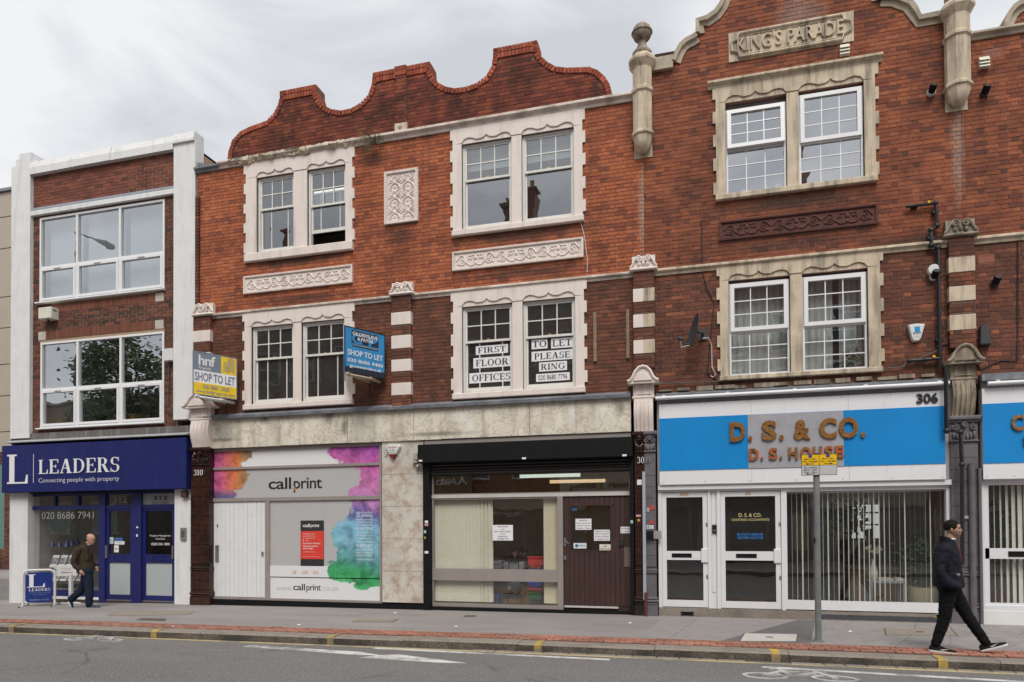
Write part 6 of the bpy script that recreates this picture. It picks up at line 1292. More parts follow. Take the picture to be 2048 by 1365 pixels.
for k, (l, r_) in enumerate(((1756, 1786), (1790, 1808))): obj1('leaflet_pile', ('pink toned pile of leaflets right of the white vase', 'small white pile of leaflets at the right end of the low grey table')[k], 'leaflets', lambda m_: m_.box(UX(l, 1160, .6), UX(r_, 1160, .6), .55, .8, tz2+.001, tz2+.035).box(UX(l, 1160, .6)+.02, UX(r_, 1160, .6)-.03, .57, .78, tz2+.035, tz2+.05), mat('leaflet_%s' % 'pw'[k], ((.62, .5, .45), (.6, .6, .58))[k], .6))
vs_ = thing('vase', 'tall white bottle vase holding pale lilies on the low grey table', 'vase', (UX(1747, 1160, .6), .65, tz2)); X = UX(1747, 1160, .65); zt_ = UZ(1747, 1119, .65); H = zt_-tz2
MB().lathe([(.055, tz2), (.075, tz2+H*.1), (.075, tz2+H*.4), (.04, tz2+H*.7), (.028, tz2+H*.85), (.033, zt_)], X, .65, 14).build('body', mat('white_ceramic', (.7, .7, .66), .3), vs_, 60)
fl_ = MB(); lf = MB()
for k in range(14):
    a = k*2.4; c2 = (X+.1*math.cos(a), .65+.06*math.sin(a), zt_+.16+.05*math.sin(k*1.7)); lf.tube([(X, .65, zt_), (X+.04*math.cos(a), .65+.03*math.sin(a), zt_+.08), c2], .004, 4)
    for j in range(5): t_ = a+j*1.26; d = (c2[0]+.06*math.cos(t_), c2[1]+.03*math.sin(t_), c2[2]+.04*math.sin(t_*1.3)+.02); fl_.add([c2, ((c2[0]+d[0])/2+.012, d[1], (c2[2]+d[2])/2-.012), d, ((c2[0]+d[0])/2-.012, d[1], (c2[2]+d[2])/2+.014)], [(0, 1, 2, 3)])
fl_.build('petals', mat('lily_petal', (.65, .66, .5), .6), vs_); lf.build('stems', mat('stem_green', (.06, .12, .03), .6), vs_)
def leafy(label, pot, X, Y, z0, ph, pr, cx, cz, rx, rz, n, m, leaf=.09):
    t = thing('potted_plant', label, 'plant', (X, Y, z0)); MB().lathe([(pr*.8, z0), (pr, z0+ph), (pr*.92, z0+ph), (pr*.9, z0+ph*.9)], X, Y, 18).build('pot', pot, t, 60)
    mb = MB(); r_ = random.Random(len(label)); st = MB()
    for i in range(n):
        u_, v_, w_ = r_.gauss(0, .5), r_.gauss(0, .5), r_.gauss(0, .5); c2 = Vector((cx+u_*rx, Y+v_*rx*.6, cz+w_*rz)); d = Vector((r_.uniform(-1, 1), r_.uniform(-1, .4), r_.uniform(-.9, .6))).normalized()*leaf*r_.uniform(.7, 1.4); s = d.cross(Vector((r_.uniform(-1, 1), -1, r_.uniform(-1, 1)))).normalized()*leaf*.35
        mb.add([c2, c2+d*.5+s, c2+d, c2+d*.5-s], [(0, 1, 2, 3)])
        if i % 9 == 0: st.tube([(X, Y, z0+ph*.9), (lerp(X, c2.x, .4), Y, lerp(z0+ph, c2.z, .6)), c2], .006, 4)
    mb.build('leaves', m, t); st.build('stems', mat('stem_green', 0), t); return t
LEAF = mat('dark_leaf', (.045, .085, .03), .5, .4, 9)
leafy('tall bushy green plant in a big cream pot at the right of the accountants window', mat('cream_pot', (.62, .54, .36), .5), UX(1846, 1190, .7), .7, 0, UZ(1846, 1174, .7), .26, UX(1850, 1110, .7), UZ(1850, 1112, .7), .42, .42, 420, LEAF)
leafy('feathery palm plant behind the reception desk', mat('dark_pot', (.05, .05, .05), .5), UX(1692, 1100, 2.9), 2.9, .75, .3, .14, UX(1694, 1040, 2.9), UZ(1694, 1035, 2.9), .42, .42, 160, LEAF, .14)
# fascia sign of 306
yS = -.14
def blue_sign(label, x0, x1, zt_, zbt, zbb, zb_, greys=None, post_=True):
    t = thing('shop_sign', label, 'shop sign', ((x0+x1)/2, yS, zb_)); W_ = mat('gloss_white_sign', (.76, .76, .78), .4, .02, 2, dirt=(.45, .44, .42), dl=(.56, .8), da=.45, streak=True); BL = mat('sign_blue', (.002, .235, .60), .4, .08, 1.2, dirt=(.02, .15, .33), dl=(.55, .8), da=.4, streak=True)
    MB().box(x0, x1, yS+.01, .02, zb_, zt_).build('board', W_, t); MB().box(x0+.002, x1-.002, yS, yS+.012, zbb, zbt).build('blue_band', BL, t)
    if greys: MB().box(greys[0], greys[1], yS-.004, yS, zbb+.002, zbt-.002).build('grey_band', mat('sign_grey', (.36, .36, .39), .35), t)
    MB().box(x0, x1, yS+.004, .02, zb_-.012, zb_).build('edge_trim', ALUL, t)
    for q in (.345, .685):
        x = lerp(x0, x1, q); MB().box(x-.0025, x+.0025, yS+.0085, yS+.0101, zbt, zt_).box(x-.0025, x+.0025, yS+.0085, yS+.0101, zb_, zbb).build('panel_seam', mat('seam_grey', 0), t)
    for q in range(7):
        for z in (zt_-.03, zb_+.03): MB().ball((lerp(x0+.05, x1-.05, q/6), yS+.01, z), .011, 6, 4, (1, .3, 1)).build('fixing', mat('steel', 0), t)
    return t
zst_, zsbt, zsbb, zsb_ = AZ(yS, (1319, 809.5), (1888, 781)), AZ(yS, (1319, 838), (1890, 812)), AZ(yS, (1319, 942), (1891, 927.6)), AZ(yS, (1319, 969), (1893, 958))
s6 = blue_sign('long white and blue fascia sign with bronze letters over the accountants shop', UX(1318.5, 880, yS), UX(1891, 870, yS), zst_, zsbt, zsbb, zsb_, (UX(1496, 880, yS), UX(1687, 880, yS)))
b = NB('mottled_bronze'); v = b.noise(14, 5, .7, b.map((1, 1, 1.6)), 1.5); BRZ = b.out(b.ramp(v, [(.3, (.06, .025, .01)), (.45, (.36, .17, .05)), (.56, (.45, .22, .07)), (.66, (.62, .40, .14)), (.75, (.16, .07, .03))]), .3, metal=.55)
b = NB('mottled_orange_bronze'); v = b.noise(9, 4, .6, None, 1); BRZ2 = b.out(b.ramp(v, [(.36, (.16, .09, .04)), (.48, (.40, .24, .09)), (.53, (.62, .12, .04)), (.66, (.70, .15, .05)), (.74, (.2, .1, .06))], 'LINEAR'), .3, metal=.4)
wS = WALL(yS-.004)
def letters(par, chars, m, h, z0f, d=.035):
    for s, a, c2, py in chars: text(par, m, s, UX(a, 870, yS), UX(c2, 870, yS), z0f, h, wS, d, .045, name='letter')
zl1 = AZ(yS, (1480, 881), (1720, 874)); hl1 = AZ(yS, (1480, 847), (1700, 838))-zl1
letters(s6, [('D', 1459.5, 1491, 0), ('.', 1496, 1504, 0), ('S', 1523, 1553, 0), ('.', 1558, 1567, 0), ('&', 1587, 1620, 0), ('C', 1638, 1673, 0), ('O', 1677, 1716, 0), ('.', 1721, 1730, 0)], BRZ, hl1, zl1)
zl2 = AZ(yS, (1500, 920), (1685, 915)); hl2 = AZ(yS, (1500, 899.5), (1685, 893.5))-zl2
letters(s6, [('D', 1497, 1517, 0), ('.', 1520, 1526, 0), ('S', 1537, 1554, 0), ('.', 1558, 1564, 0), ('H', 1576, 1595, 0), ('O', 1600, 1621, 0), ('U', 1625, 1643, 0), ('S', 1648, 1665, 0), ('E', 1669, 1686, 0)], BRZ2, hl2, zl2)
text(s6, INK, '306', UX(1833, 798, yS), UX(1876, 798, yS), AZ(yS, (1834, 807), (1876, 805)), .15, WALL(yS+.01), .02, .035)
MB().box(UX(1314, 800, -.02), UX(1905, 790, -.02), -.06, .1, zsb_+.0, AZ(-.05, (1318, 796), (1895, 767))).build('sign_backing', mat('grey_backing', (.36, .34, .34), .6), K); MB().box(UX(1316, 974, -.1), UX(1903, 970, -.1), -.1, .06, AZ(-.1, (1320, 977.5), (1900, 973)), zsb_-.014).build('sign_skirt', FRM, K)
def pole(label, px0, px1, z, y): 
    t = thing('sign_roller', label, 'roller', ((px0+px1)/2, y, z)); MB().cyl((px0, y, z), (px1, y, z), .035, 10).build('tube', FRM, t, 60)
    for k in range(5): q = lerp(px0+.15, px1-.15, k/4); MB().box(q-.03, q+.03, y-.02, -.02, z+.02, z+.05).build('clip', FRM, t)
zpl = AZ(-.2, (1312, 796), (1898, 768)); pole('white roller tube along the top of the accountants sign', UX(1311, 796, -.2), UX(1899, 768, -.2), zpl, -.2)
MB().rings([[(x, -.2, zpl+.04), (x, -.2, zpl+.06), (x, .0, zpl+.13), (x, .02, zpl+.03)] for x in (UX(1312, 780, -.1), UX(1895, 760, -.1))]).build('lead_capping', LEAD, K)
mb = MB(); q0 = UX(1318, 770, -.02)
for k in range(14): mb.box(q0+k*.34, q0+k*.34+R.uniform(.2, .36), -.03-R.uniform(0, .03), .02, zpl+.14+R.uniform(-.01, .02), zpl+.19+R.uniform(-.02, .03))
mb.build('eroded_ledge', STONED, K)
# shop 304 at the right edge
n0 = UX(1966, 880, yS); t4 = blue_sign('white and blue shop sign cut off by the right edge', n0, n0+2.5, AZ(yS, (1966, 778), (2048, 774)), UZ(1990, 807.5, yS), UZ(1990, 927, yS), UZ(1990, 957.5, yS))
for s, a, c2, py, h in (('C', 2022, 2046, 861, .24), ('O', 2050, 2077, 860, .24), ('S', 2045, 2062, 893, .16)): text(t4, BRZ, s, UX(a, 860, yS), UX(c2, 860, yS), UZ(2030, py, yS), h, WALL(yS), .035, .03, name='letter')
MB().box(UX(1962, 880, -.02), 8.6, -.06, .1, UZ(1990, 958, -.05), UZ(1990, 762, -.05)).build('sign_backing', mat('grey_backing', 0), N); pole('white roller tube over the shop sign at the right edge', UX(1975, 768, -.2), 8.0, UZ(1990, 767, -.2), -.2); MB().box(UX(1960, 750, -.1), 8.8, -.18, .02, UZ(2000, 762, -.1), UZ(2000, 748, -.1)).build('lead_capping', LEAD, N)
zt4 = UZ(1990, 966, y6); z40 = UZ(1990, 1222, y6); xp = X6(1960.5)
MB().box(xp, 8.6, y6-.04, .3, pf(5)-.2, z40).build('white_sill', WHT, N); MB().box(xp, 8.6, y6-.03, y6+.1, z40, UZ(1990, 1211, y6)).box(xp, X6(1969), y6-.02, y6+.08, z40, zt4+.05).box(xp, 8.6, y6-.025, y6+.1, zt4, zt4+.07).box(8.3, 8.6, y6-.02, y6+.08, z40, zt4).build('shop_frame', FRM, N)
sw = MB().frame(X6(1969), X6(1969)+1.25, UZ(1990, 1211, y6), zt4, (.07, .08, .04, .04), y6, y6+.05).box(X6(1969), X6(1969)+1.25, y6, y6+.05, UZ(1990, 1118, y6), UZ(1990, 1097, y6)).build('door', FRM, N); panes(sw, X6(1973), X6(1969)+1.2, UZ(1990, 1207, y6), UZ(1990, 1118, y6), 1, 1, y6+.03, G_SHOP); panes(sw, X6(1973), X6(1969)+1.2, UZ(1990, 1097, y6), zt4-.03, 1, 1, y6+.03, G_SHOP)
MB().frame(X6(2016), X6(2016)+.4, UZ(2030, 1114, y6), UZ(2030, 1103, y6), .012, y6-.01, y6).box(X6(2016), X6(2016)+.4, y6-.006, y6, UZ(2030, 1114, y6), UZ(2030, 1103, y6)).build('letter_plate', BLK, sw)
xw = X6(1969)+1.25; sw2 = MB().frame(xw, 8.3, UZ(1990, 1211, y6), zt4, .04, y6, y6+.05).build('shop_window', FRM, N); panes(sw2, xw+.03, 8.27, UZ(1990, 1207, y6), zt4-.03, 1, 1, y6+.03, G_SHOP)
room(N, xp, 8.6, -.05, zt4+.1, DSB, 3, .12)
vblind('white vertical blind inside the door at the right edge of the picture', X6(1978), X6(1978)+1.6, UZ(1990, 1209, y6), zt4, .14, 17, lambda i: rad(70-i*9) if i < 7 else .15, mat('white_blind_strip', 0), .089)
tag(leafy('spiky dark plant just inside the door at the right edge', mat('red_pot', (.25, .03, .03), .5), UX(1992, 1150, .6), .6, 0, .5, .16, UX(1992, 1050, .6), UZ(1992, 1060, .6), .2, .35, 90, mat('black_green_leaf', (.015, .02, .012), .5), .14))
# ------------------------------------------------------------------ navy fascia sign and projecting boards
yL = -.2
t = thing('shop_sign', 'long navy fascia sign with white serif lettering over the estate agent', 'shop sign', (-12.3, yL, 2.6)); lx0, lx1 = UX(3, 940, yL), UX(372, 920, yL); lz1, lz0 = AZ(yL, (3, 894), (372, 873.5)), AZ(yL, (3, 987), (378, 976.5))
MB().cbox(lx0, lx1, yL, .04, lz0, lz1, .01).build('board', mat('navy_sign_face', (.010, .0155, .115), .5, .1, 1.5, spec=.3, dirt=(.03, .036, .12), dl=(.5, .8), da=.5, streak=True), t); wL = WALL(yL)
serif(t, WTXT, 'L', UX(15, 940, yL), UX(56, 940, yL), UZ(35, 968, yL), AZ(yL, (35, 909.5))-UZ(35, 968, yL), wL, .012); serif(t, WTXT, 'LEADERS', UX(78, 930, yL), UX(239, 930, yL), AZ(yL, (80, 949), (238, 943)), AZ(yL, (80, 921), (238, 914))-AZ(yL, (80, 949), (238, 943)), wL, .012)
text(t, WTXT, 'Connecting people with property', UX(77.5, 960, yL), UX(238.5, 960, yL), AZ(yL, (80, 966), (238, 961)), .105, wL, .004, -.012); MB().box(UX(252, 940, yL)-.002, UX(252, 940, yL)+.002, yL-.0015, yL, lz0+.01, lz1-.01).build('panel_seam', mat('navy_seam', (.006, .008, .05), .6), t); MB().box(UX(67, 940, yL)-.006, UX(67, 940, yL)+.006, yL-.004, yL, UZ(67, 966, yL), UZ(67, 908, yL)).build('divider_line', WTXT, t)
def board_frame(tl, tr, br, bl, ya, yb_):
    xa, za1 = U(*tl, ya); _, za0 = U(*bl, ya); xb, zb1 = U(*tr, yb_); _, zb0 = U(*br, yb_)
    z0, z1 = (za0+zb0)/2, (za1+zb1)/2; o = Vector((xa, ya, z0)); u = Vector((xb-xa, yb_-ya, 0)); return o, u, u.length, z1-z0
def vboard(name, label, corners, ya, yb_, face, edge, back=True):
    o, u, w, h = board_frame(*corners, ya, yb_); ud = u.normalized(); n = Vector((ud.y, -ud.x, 0)); fr = flat(o, ud, (0, 0, 1), n)
    t = thing(name, label, 'agent board', o)
    def bx(mb, x0, x1, z0, z1, d0, d1): b0 = MB().box(x0, x1, d0, d1, z0, z1); mb.add([fr((p[0], p[2], -p[1])) for p in b0.v], b0.f); return mb
    bx(MB(), 0, w, 0, h, .0, .025).build('board', face, t); mb = MB()
    for a in ((0, w, -.0, .018), (0, w, h-.018, h), (0, .018, .018, h-.018), (w-.018, w, .018, h-.018)): bx(mb, *a, -.006, .001)
    mb.build('edge_strip', edge, t)
    # second leaf of the V
    o2 = Vector((o.x, o.y, o.z)); u2 = Vector((-ud.x, ud.y, 0)); fr2 = flat(o2, u2, (0, 0, 1), Vector((u2.y, -u2.x, 0)))
    b0 = MB().box(.0, w, .0, .02, 0, h); MB().add([fr2((p[0], p[2], p[1])) for p in b0.v], b0.f).build('rear_leaf', edge, t)
    MB().tube([(o.x+.05, o.y+.03, o.z-.03), (o.x+.05, -.02, o.z-.03)], .03, 4).tube([(lerp(o.x, (o+u).x, .62), lerp(o.y, (o+u).y, .62), o.z-.04), (lerp(o.x, (o+u).x, .62), -.02, o.z-.04)], .035, 4).tube([(o.x+.02, o.y+.04, o.z-.05), (lerp(o.x, (o+u).x, .65), lerp(o.y, (o+u).y, .65)+.04, o.z-.05)], .03, 4).build('support_arm', mat('pale_timber', (.45, .38, .28), .7) if name != 'agent_board' else WHT, t)
    return t, fr, w, h, bx
GRY = mat('sign_slate_grey', (.20, .24, .30), .4); YLW = mat('sign_yellow', (.90, .62, .015), .4); WS = mat('sign_white', (.88, .88, .89), .4)
t, fr_, w, h, bx = vboard('agent_board', 'yellow, white and grey shop to let board fixed beside the white building', ((385, 701), (474, 717), (475, 801), (386, 787)), -1.02, -.14, WS, GRY)
bx(MB(), .0, w*.63, h*.575, h-.01, -.003, .0).build('grey_field', GRY, t); bx(MB(), w*.63, w, h*.575, h-.01, -.003, .0).build('yellow_field', YLW, t); bx(MB(), 0, w, .01, h*.285, -.003, .0).build('yellow_field', YLW, t)
text(t, WTXT, 'hnf', w*.13, w*.5, h*.70, h*.22, fr_, .006, .02, .92); text(t, WTXT, 'Property', w*.135, w*.4, h*.60, h*.07, fr_, .006, .0); text(t, mat('sign_slate_grey', 0), 'SHOP TO LET', w*.05, w*.95, h*.335, h*.185, fr_, .006, .012)
text(t, GRY, '020 8681 2000', w*.22, w*.82, h*.16, h*.09, fr_, .006, .008); text(t, GRY, 'www.hnfproperty.com', w*.08, w*.95, h*.055, h*.07, fr_, .006, .01)
for c2, n, top, ww in ((.735, 8, .85, .055), (.86, 13, .95, .08)):
    mb = MB()
    for k in range(n):
        z = h*(.61+(top-.61)*k/n); a = [(w*(c2-ww)+w*2*ww*j/5, z+h*.03*math.sin(pi*j/5)) for j in range(6)]
        mb.add([fr_((x, zz_2, .004)) for x, zz_2 in a] + [fr_((x, zz_2+h*.012, .004)) for x, zz_2 in a], [(j, j+1, j+7, j+6) for j in range(5)])
    mb.build('tower_emblem', GRY, t)
b = NB('board_blue'); BB = mat('board_sky_blue', (.03, .26, .56), .35, .03); NVY = mat('board_navy', (.012, .018, .04), .4)
t, fr_, w, h, bx = vboard('letting_board', 'blue shop to let board projecting between the cream windows', ((688.6, 649.5), (770, 671.4), (770.5, 758), (689, 743)), -1.0, -.14, BB, mat('board_black_edge', (.012, .012, .016), .4))
bx(MB(), w*.02, w*.98, .02, h*.13, -.003, .0).build('dark_foot_band', NVY, t); bx(MB(), w*.17, w*.83, h*.66, h*.94, -.003, .0).build('dark_logo_field', NVY, t); bx(MB(), w*.19, w*.82, h*.585, h*.635, -.003, .0).build('dark_strip', NVY, t)
text(t, BB, 'G', w*.18, w*.42, h*.665, h*.2, fr_, .004, .03); text(t, BB, 'P', w*.58, w*.8, h*.665, h*.2, fr_, .004, .03)
text(t, WTXT, 'GILDERSLEVE', w*.19, w*.81, h*.83, h*.075, fr_, .006, .015); text(t, WTXT, '& PAYNE', w*.31, w*.70, h*.735, h*.07, fr_, .006, .015); text(t, WTXT, 'Commercial Property Consultants', w*.2, w*.81, h*.61, h*.022, fr_, .006)
text(t, WTXT, 'SHOP TO LET', w*.08, w*.94, h*.385, h*.115, fr_, .006, .012); text(t, WTXT, '020 8686 4400', w*.07, w*.94, h*.235, h*.075, fr_, .006, .012, 1.05); text(t, WTXT, 'gpcommercial.co.uk', w*.12, w*.9, h*.125, h*.062, fr_, .006, .012)
# paper letters in the first floor window
yw = .04
for s, l, t_, r_, b_, lab in (('FIRST', 951.5, 688, 1016, 711, 'white paper sheet lettered FIRST'), ('FLOOR', 946.5, 711.5, 1022.5, 738, 'white paper sheet lettered FLOOR'), ('OFFICES', 938.5, 741.5, 1027, 768, 'wide white paper sheet lettered OFFICES'), ('TO', 1063, 676, 1095, 701, 'small white paper sheet lettered TO'), ('LET', 1102, 673, 1146, 699, 'white paper sheet lettered LET'), ('PLEASE', 1063, 698.5, 1146, 724, 'white paper sheet lettered PLEASE'), ('RING', 1078, 721, 1134, 745, 'white paper sheet lettered RING'), ('020 8680 7796', 1072, 744, 1139.5, 765, 'white paper strip with a black telephone number')):
    q = RC(l, t_, r_, b_, yw+.06); x0, x1 = q[0], q[1]; zc = (q[2]+q[3])/2; hh = abs(UZ((l+r_)/2, t_+2, yw+.06)-UZ((l+r_)/2, b_-2, yw+.06))*.46
    o = tag(MB().box(x0, x1, yw+.062, yw+.065, zc-hh, zc+hh).build('paper_sheet', PAPER), lab + ' in the first floor window', 'paper sheet', 'lettered sheets in the window')
    (text if s[0] == '0' else serif)(o, INK, s, lerp(x0, x1, .07), lerp(x0, x1, .93), zc-hh*.62, hh*1.24, WALL(yw+.062), .003)
# ------------------------------------------------------------------ things fixed to the walls
WPL = mat('white_plastic_case', (.70, .70, .69), .4, .04); DPL = mat('dark_grey_plastic', (.045, .045, .05), .5)
def hung(name, label, cat, px, py, y=0.): return thing(name, label, cat, (UX(px, py, y), y, UZ(px, py, y)))
def case(t, pts, y0, y1, m, name='case', c=.02):
    P = [U(a, b_, y0) for a, b_ in pts]; cx = sum(p[0] for p in P)/len(P); cz = sum(p[1] for p in P)/len(P)
    return MB().rings([[(x, y1, z) for x, z in P], [(x, y0+.02, z) for x, z in P], [(lerp(x, cx, .12), y0, lerp(z, cz, .12)) for x, z in P]]).build(name, m, t)
t = hung('alarm_box', 'white alarm box with a red foot on the marble pier', 'alarm box', 785, 903, -.1); case(t, ((771, 894), (775, 889.5), (795, 888.5), (800, 893), (791, 909), (778, 910)), -.1, -.02, WPL); case(t, ((778, 910), (791, 909), (788, 916), (783, 917)), -.09, -.02, mat('dark_red_lens', (.2, .015, .015), .3), 'lens')
text(t, mat('red_print', (.5, .03, .04), .5), 'Sentinel', UX(776, 897, -.1), UX(792, 897, -.1), UZ(784, 897, -.1), .04, WALL(-.1), .002, .01); text(t, INK, '01708', UX(778.5, 902, -.1), UX(789, 902, -.1), UZ(784, 902.5, -.1), .03, WALL(-.1), .002, .01); text(t, INK, '25 36 77', UX(778, 907, -.1), UX(790, 907, -.1), UZ(784, 906.5, -.1), .026, WALL(-.1), .002, .01)
MB().tube([(UX(770, 914, -.02), -.03, UZ(770, 914)), (UX(774, 912, -.02), -.03, UZ(774, 912)), (UX(776, 908, -.02), -.03, UZ(776, 908))], .006, 4).tube([(UX(798, 914, -.02), -.03, UZ(798, 914)), (UX(795, 908, -.02), -.03, UZ(795, 908))], .006, 4).build('bracket', mat('steel', 0), t)
t = hung('alarm_box', 'tapered white alarm box with a blue badge on the dark upper brickwork', 'alarm box', 1834, 665, -.1); case(t, ((1817, 650), (1834, 647), (1851, 648), (1843, 676), (1839, 682), (1828, 683), (1824, 677)), -.1, 0, WPL); case(t, ((1816, 651), (1820, 650), (1829, 681), (1825, 684)), -.04, 0, DPL, 'back_plate')
q = RC(1829.5, 654, 1840, 665, -.102); MB().box(q[0], q[1], -.1035, -.1, q[2], q[3]).build('blue_badge', mat('badge_blue', (.02, .3, .65), .4), t); text(t, INK, 'SECURITY', UX(1826, 669, -.1), UX(1843, 669, -.1), UZ(1834, 669, -.1), .04, WALL(-.1), .002, .01)
for k, py in enumerate((673.5, 677)): text(t, mat('grey_print', 0), ('protected', '24 hours')[k], UX(1828, py, -.1), UX(1842, py, -.1), UZ(1834, py, -.1), .02, WALL(-.1), .002)
t = hung('alarm_box', 'dark grey alarm box beside the right pilaster', 'alarm box', 1972, 670, -.1); case(t, ((1962, 652), (1978, 650), (1983.5, 689), (1960.5, 690)), -.12, 0, DPL)
t = hung('security_light', 'white louvred floodlight box under the carved name stone', 'security light', 1690, 100, -.1)
def louvre(t, l, t_, r_, b_):
    q = RC(l, t_, r_, b_, -.06); MB().box(q[0], q[1], -.05, 0, q[2], q[3]).build('case', mat('cream_plastic', (.68, .66, .55), .5), t)
    for k in range(3): z = lerp(q[2], q[3], (k+.3)/3); MB().rings([[(x, -.1, z-.02), (x, -.05, z+.06), (x, -.05, z)] for x in (q[0], q[1])]).build('louvre', mat('cream_plastic', 0), t)
louvre(t, 1680, 92, 1699, 108); t = hung('vent_cover', 'cream louvred vent cover on the wall below a terracotta air brick', 'vent cover', 1968, 125, -.05); louvre(t, 1958, 117, 1979, 133)
def flue(label, px, py, base):
    t = hung('boiler_flue', label, 'flue', px, py, 0); x, z = U(px, py, 0)
    MB().cyl((x, .05, z-.03), (x, -.07, z-.03), .066, 14).build('collar', WPL if base else DPL, t, 60); o = MB().tube([(x, -.05, z-.03), (x+.0, -.11, z-.005), (x+.01, -.15, z+.035)], .058, 12, False).build('terminal', BLK, t, 60)
    MB().tube([(x+.01, -.12, z+.015), (x+.011, -.152, z+.037)], [.045, .05], 12).build('inner_mouth', INK, t)
flue('black and white boiler flue left of the right stone shaft', 1861, 184, True); flue('black boiler flue with a mortar ring right of the stone shaft', 1967, 186, False); flue('white topped boiler flue behind the black pipe', 1866, 552, True); flue('short black boiler flue in a pale mortar patch on the right house', 1988, 564, False)
x, z = U(1866, 543, 0); tag(MB().tube([(x-.02, .0, z), (x-.02, -.12, z)], .085, 14).build('round_vent', WPL, None, 60), 'round white vent cap touching the black pipe', 'vent')
def pipe_run(label, pts, r, m, y, cat='pipe', name='pipe', ends=()):
    P = [(UX(a, b_, y), y, UZ(a, b_, y)) for a, b_ in pts]; t = thing(name, label, cat, P[0]); MB().tube(P, r, 8).build('run', m, t, 60)
    for p in P[1:-1]:
        if name != 'cable': MB().ball(p, r*1.5, 8, 6).build('elbow', m, t, 60)
    return t, P
t, P = pipe_run('black soil pipe with two branches running down beside the right pilaster', [(1813, 413.5), (1871, 406.5), (1874, 452), (1862, 461), (1863, 491), (1876, 496), (1880, 735)], .032, mat('black_pipe', (.014, .014, .018), .4), -.09)
q = [(UX(a, b_, -.09), -.09, UZ(a, b_, -.09)) for a, b_ in ((1818, 722), (1848, 720), (1880, 717))]; MB().tube(q, .03, 8).ball(q[0], .04).ball(q[1], .04).build('branch', mat('black_pipe', 0), t, 60)
for a, b_ in ((1830, 412), (1872, 424), (1877, 543), (1879, 680), (1862, 476)): c2 = U(a, b_, -.09); MB().box(c2[0]-.05, c2[0]+.05, -.1, .0, c2[1]-.02, c2[1]+.02).build('clip', mat('black_pipe', 0), t)
MB().ball((UX(1858, 405, -.12), -.12, UZ(1858, 405, -.12)), .025).ball((UX(1868, 714, -.12), -.12, UZ(1868, 714, -.12)), .025).build('yellow_cap', YLW, t)
pipe_run('black downpipe from the accountants sign down the grey pier', [(1892, 735), (1893, 862), (1921, 865), (1924, 930), (1925, 1130)], .035, mat('black_pipe', 0), -.24, 'downpipe', 'downpipe')
for lab, pts, r, m in (('thin black cable draped over the wall left of the bare stone window', [(1403, 440), (1405, 545), (1414, 580), (1428, 605), (1420, 690), (1415, 748), (1440, 765)], .008, INK),
    ('thin pale cable hanging right of the upper cream window', [(1161, 442), (1168, 470), (1175, 520), (1174, 545)], .006, WPL), ('black cable on the right house running down to the sign', [(2036, 470), (2035, 722), (2000, 722), (1960, 740), (1950, 700)], .01, INK), ('cable looped between the right console and the black pipe', [(1880, 700), (1885, 690), (1900, 688), (1940, 686)], .009, INK)):
    pipe_run(lab, pts, r, m, -.02, 'cable', 'cable')
pipe_run('grey cable sagging along the ledge above the accountants sign', [(1318, 768), (1400, 765), (1500, 760), (1700, 742), (1800, 735), (1878, 700)], .01, mat('grey_cable', (.12, .11, .1), .7), -.06, 'cable', 'cable')
t = hung('satellite_dish', 'dark grey satellite dish on the brick wall left of the bare stone window', 'satellite dish', 1398, 668, 0)
cx, cz = U(1392, 663, -.35); N_ = Vector((-.93, -.28, .22)).normalized(); U1 = N_.cross(Vector((0, 0, 1))).normalized(); V1 = U1.cross(N_); C0 = Vector((cx, -.35, cz)); DSH = mat('dish_grey', (.045, .047, .052), .5)
rs = []
for k in range(6): r_ = .30*k/5+.002; rs.append([tuple(C0 + U1*(r_*.92*math.cos(a*pi/10)) + V1*(r_*math.sin(a*pi/10)) + N_*(.6*r_*r_)) for a in range(20)])
rs += [[tuple(Vector(p)-N_*.008) for p in r_] for r_ in reversed(rs)]
MB().rings(rs).build('reflector', DSH, t, 60)
lx_, lz_ = U(1362, 678, -.45); MB().tube([C0-V1*.27, C0-V1*.27+N_*.2, (lx_, -.45, lz_)], .014, 6).build('arm', DSH, t); MB().cyl((lx_+.03, -.44, lz_), (lx_-.05, -.46, lz_+.01), .035, 10).build('receiver', DSH, t, 60)
wx, wz = U(1403, 671, 0); MB().tube([C0-N_*.03, C0-N_*.1, (wx+.02, -.12, wz), (wx+.02, .0, wz)], .025, 8).box(wx-.06, wx+.1, -.03, 0, wz-.1, wz+.1).build('wall_bracket', DSH, t)
MB().tube([(UX(a, b_, y), y, UZ(a, b_, y)) for a, b_, y in ((1405, 677, -.2), (1417, 676, -.1), (1423, 690, -.05), (1424, 735, -.04), (1432, 750, -.05), (1425, 755, -.06), (1421, 752, -.06))], .009, 6).tube([(lx_, -.45, lz_-.03), (UX(1362, 690, -.42), -.42, UZ(1362, 695, -.42)), (UX(1375, 695, -.4), -.4, UZ(1375, 692, -.4)), C0-V1*.27], .007, 5).build('white_cable', WPL, t, 60)
for k, (a, c2, p, q) in enumerate(((1186.5, 1193, 625, 723), (1252.5, 1258.5, 619, 717))): obj1('timber_batten', ('weathered upright timber batten next to the cream lettered window', 'weathered upright timber batten next to the banded pilaster')[k], 'batten', lambda m_: m_.box(UX(a, 670, -.05), UX(c2, 670, -.05), -.05, .0, UZ(a, q, -.05), UZ(a, p, -.05)), mat('weathered_batten', (.24, .17, .115), .85, .25, 10), 'timber battens on the brick wall')
t = hung('wall_sounder', 'cream box with slots hanging under the top left window', 'alarm box', 90, 625, -.1); q = RC(76, 616, 102, 636, -.15); MB().cbox(q[0], q[1], -.15, .06, q[2], q[3], .015).build('case', mat('cream_plastic', 0), t)
for k in range(2): MB().box(q[1]-.001, q[1]+.003, -.1, -.0, q[3]-.06-.03*k, q[3]-.048-.03*k).build('slot', INK, t)
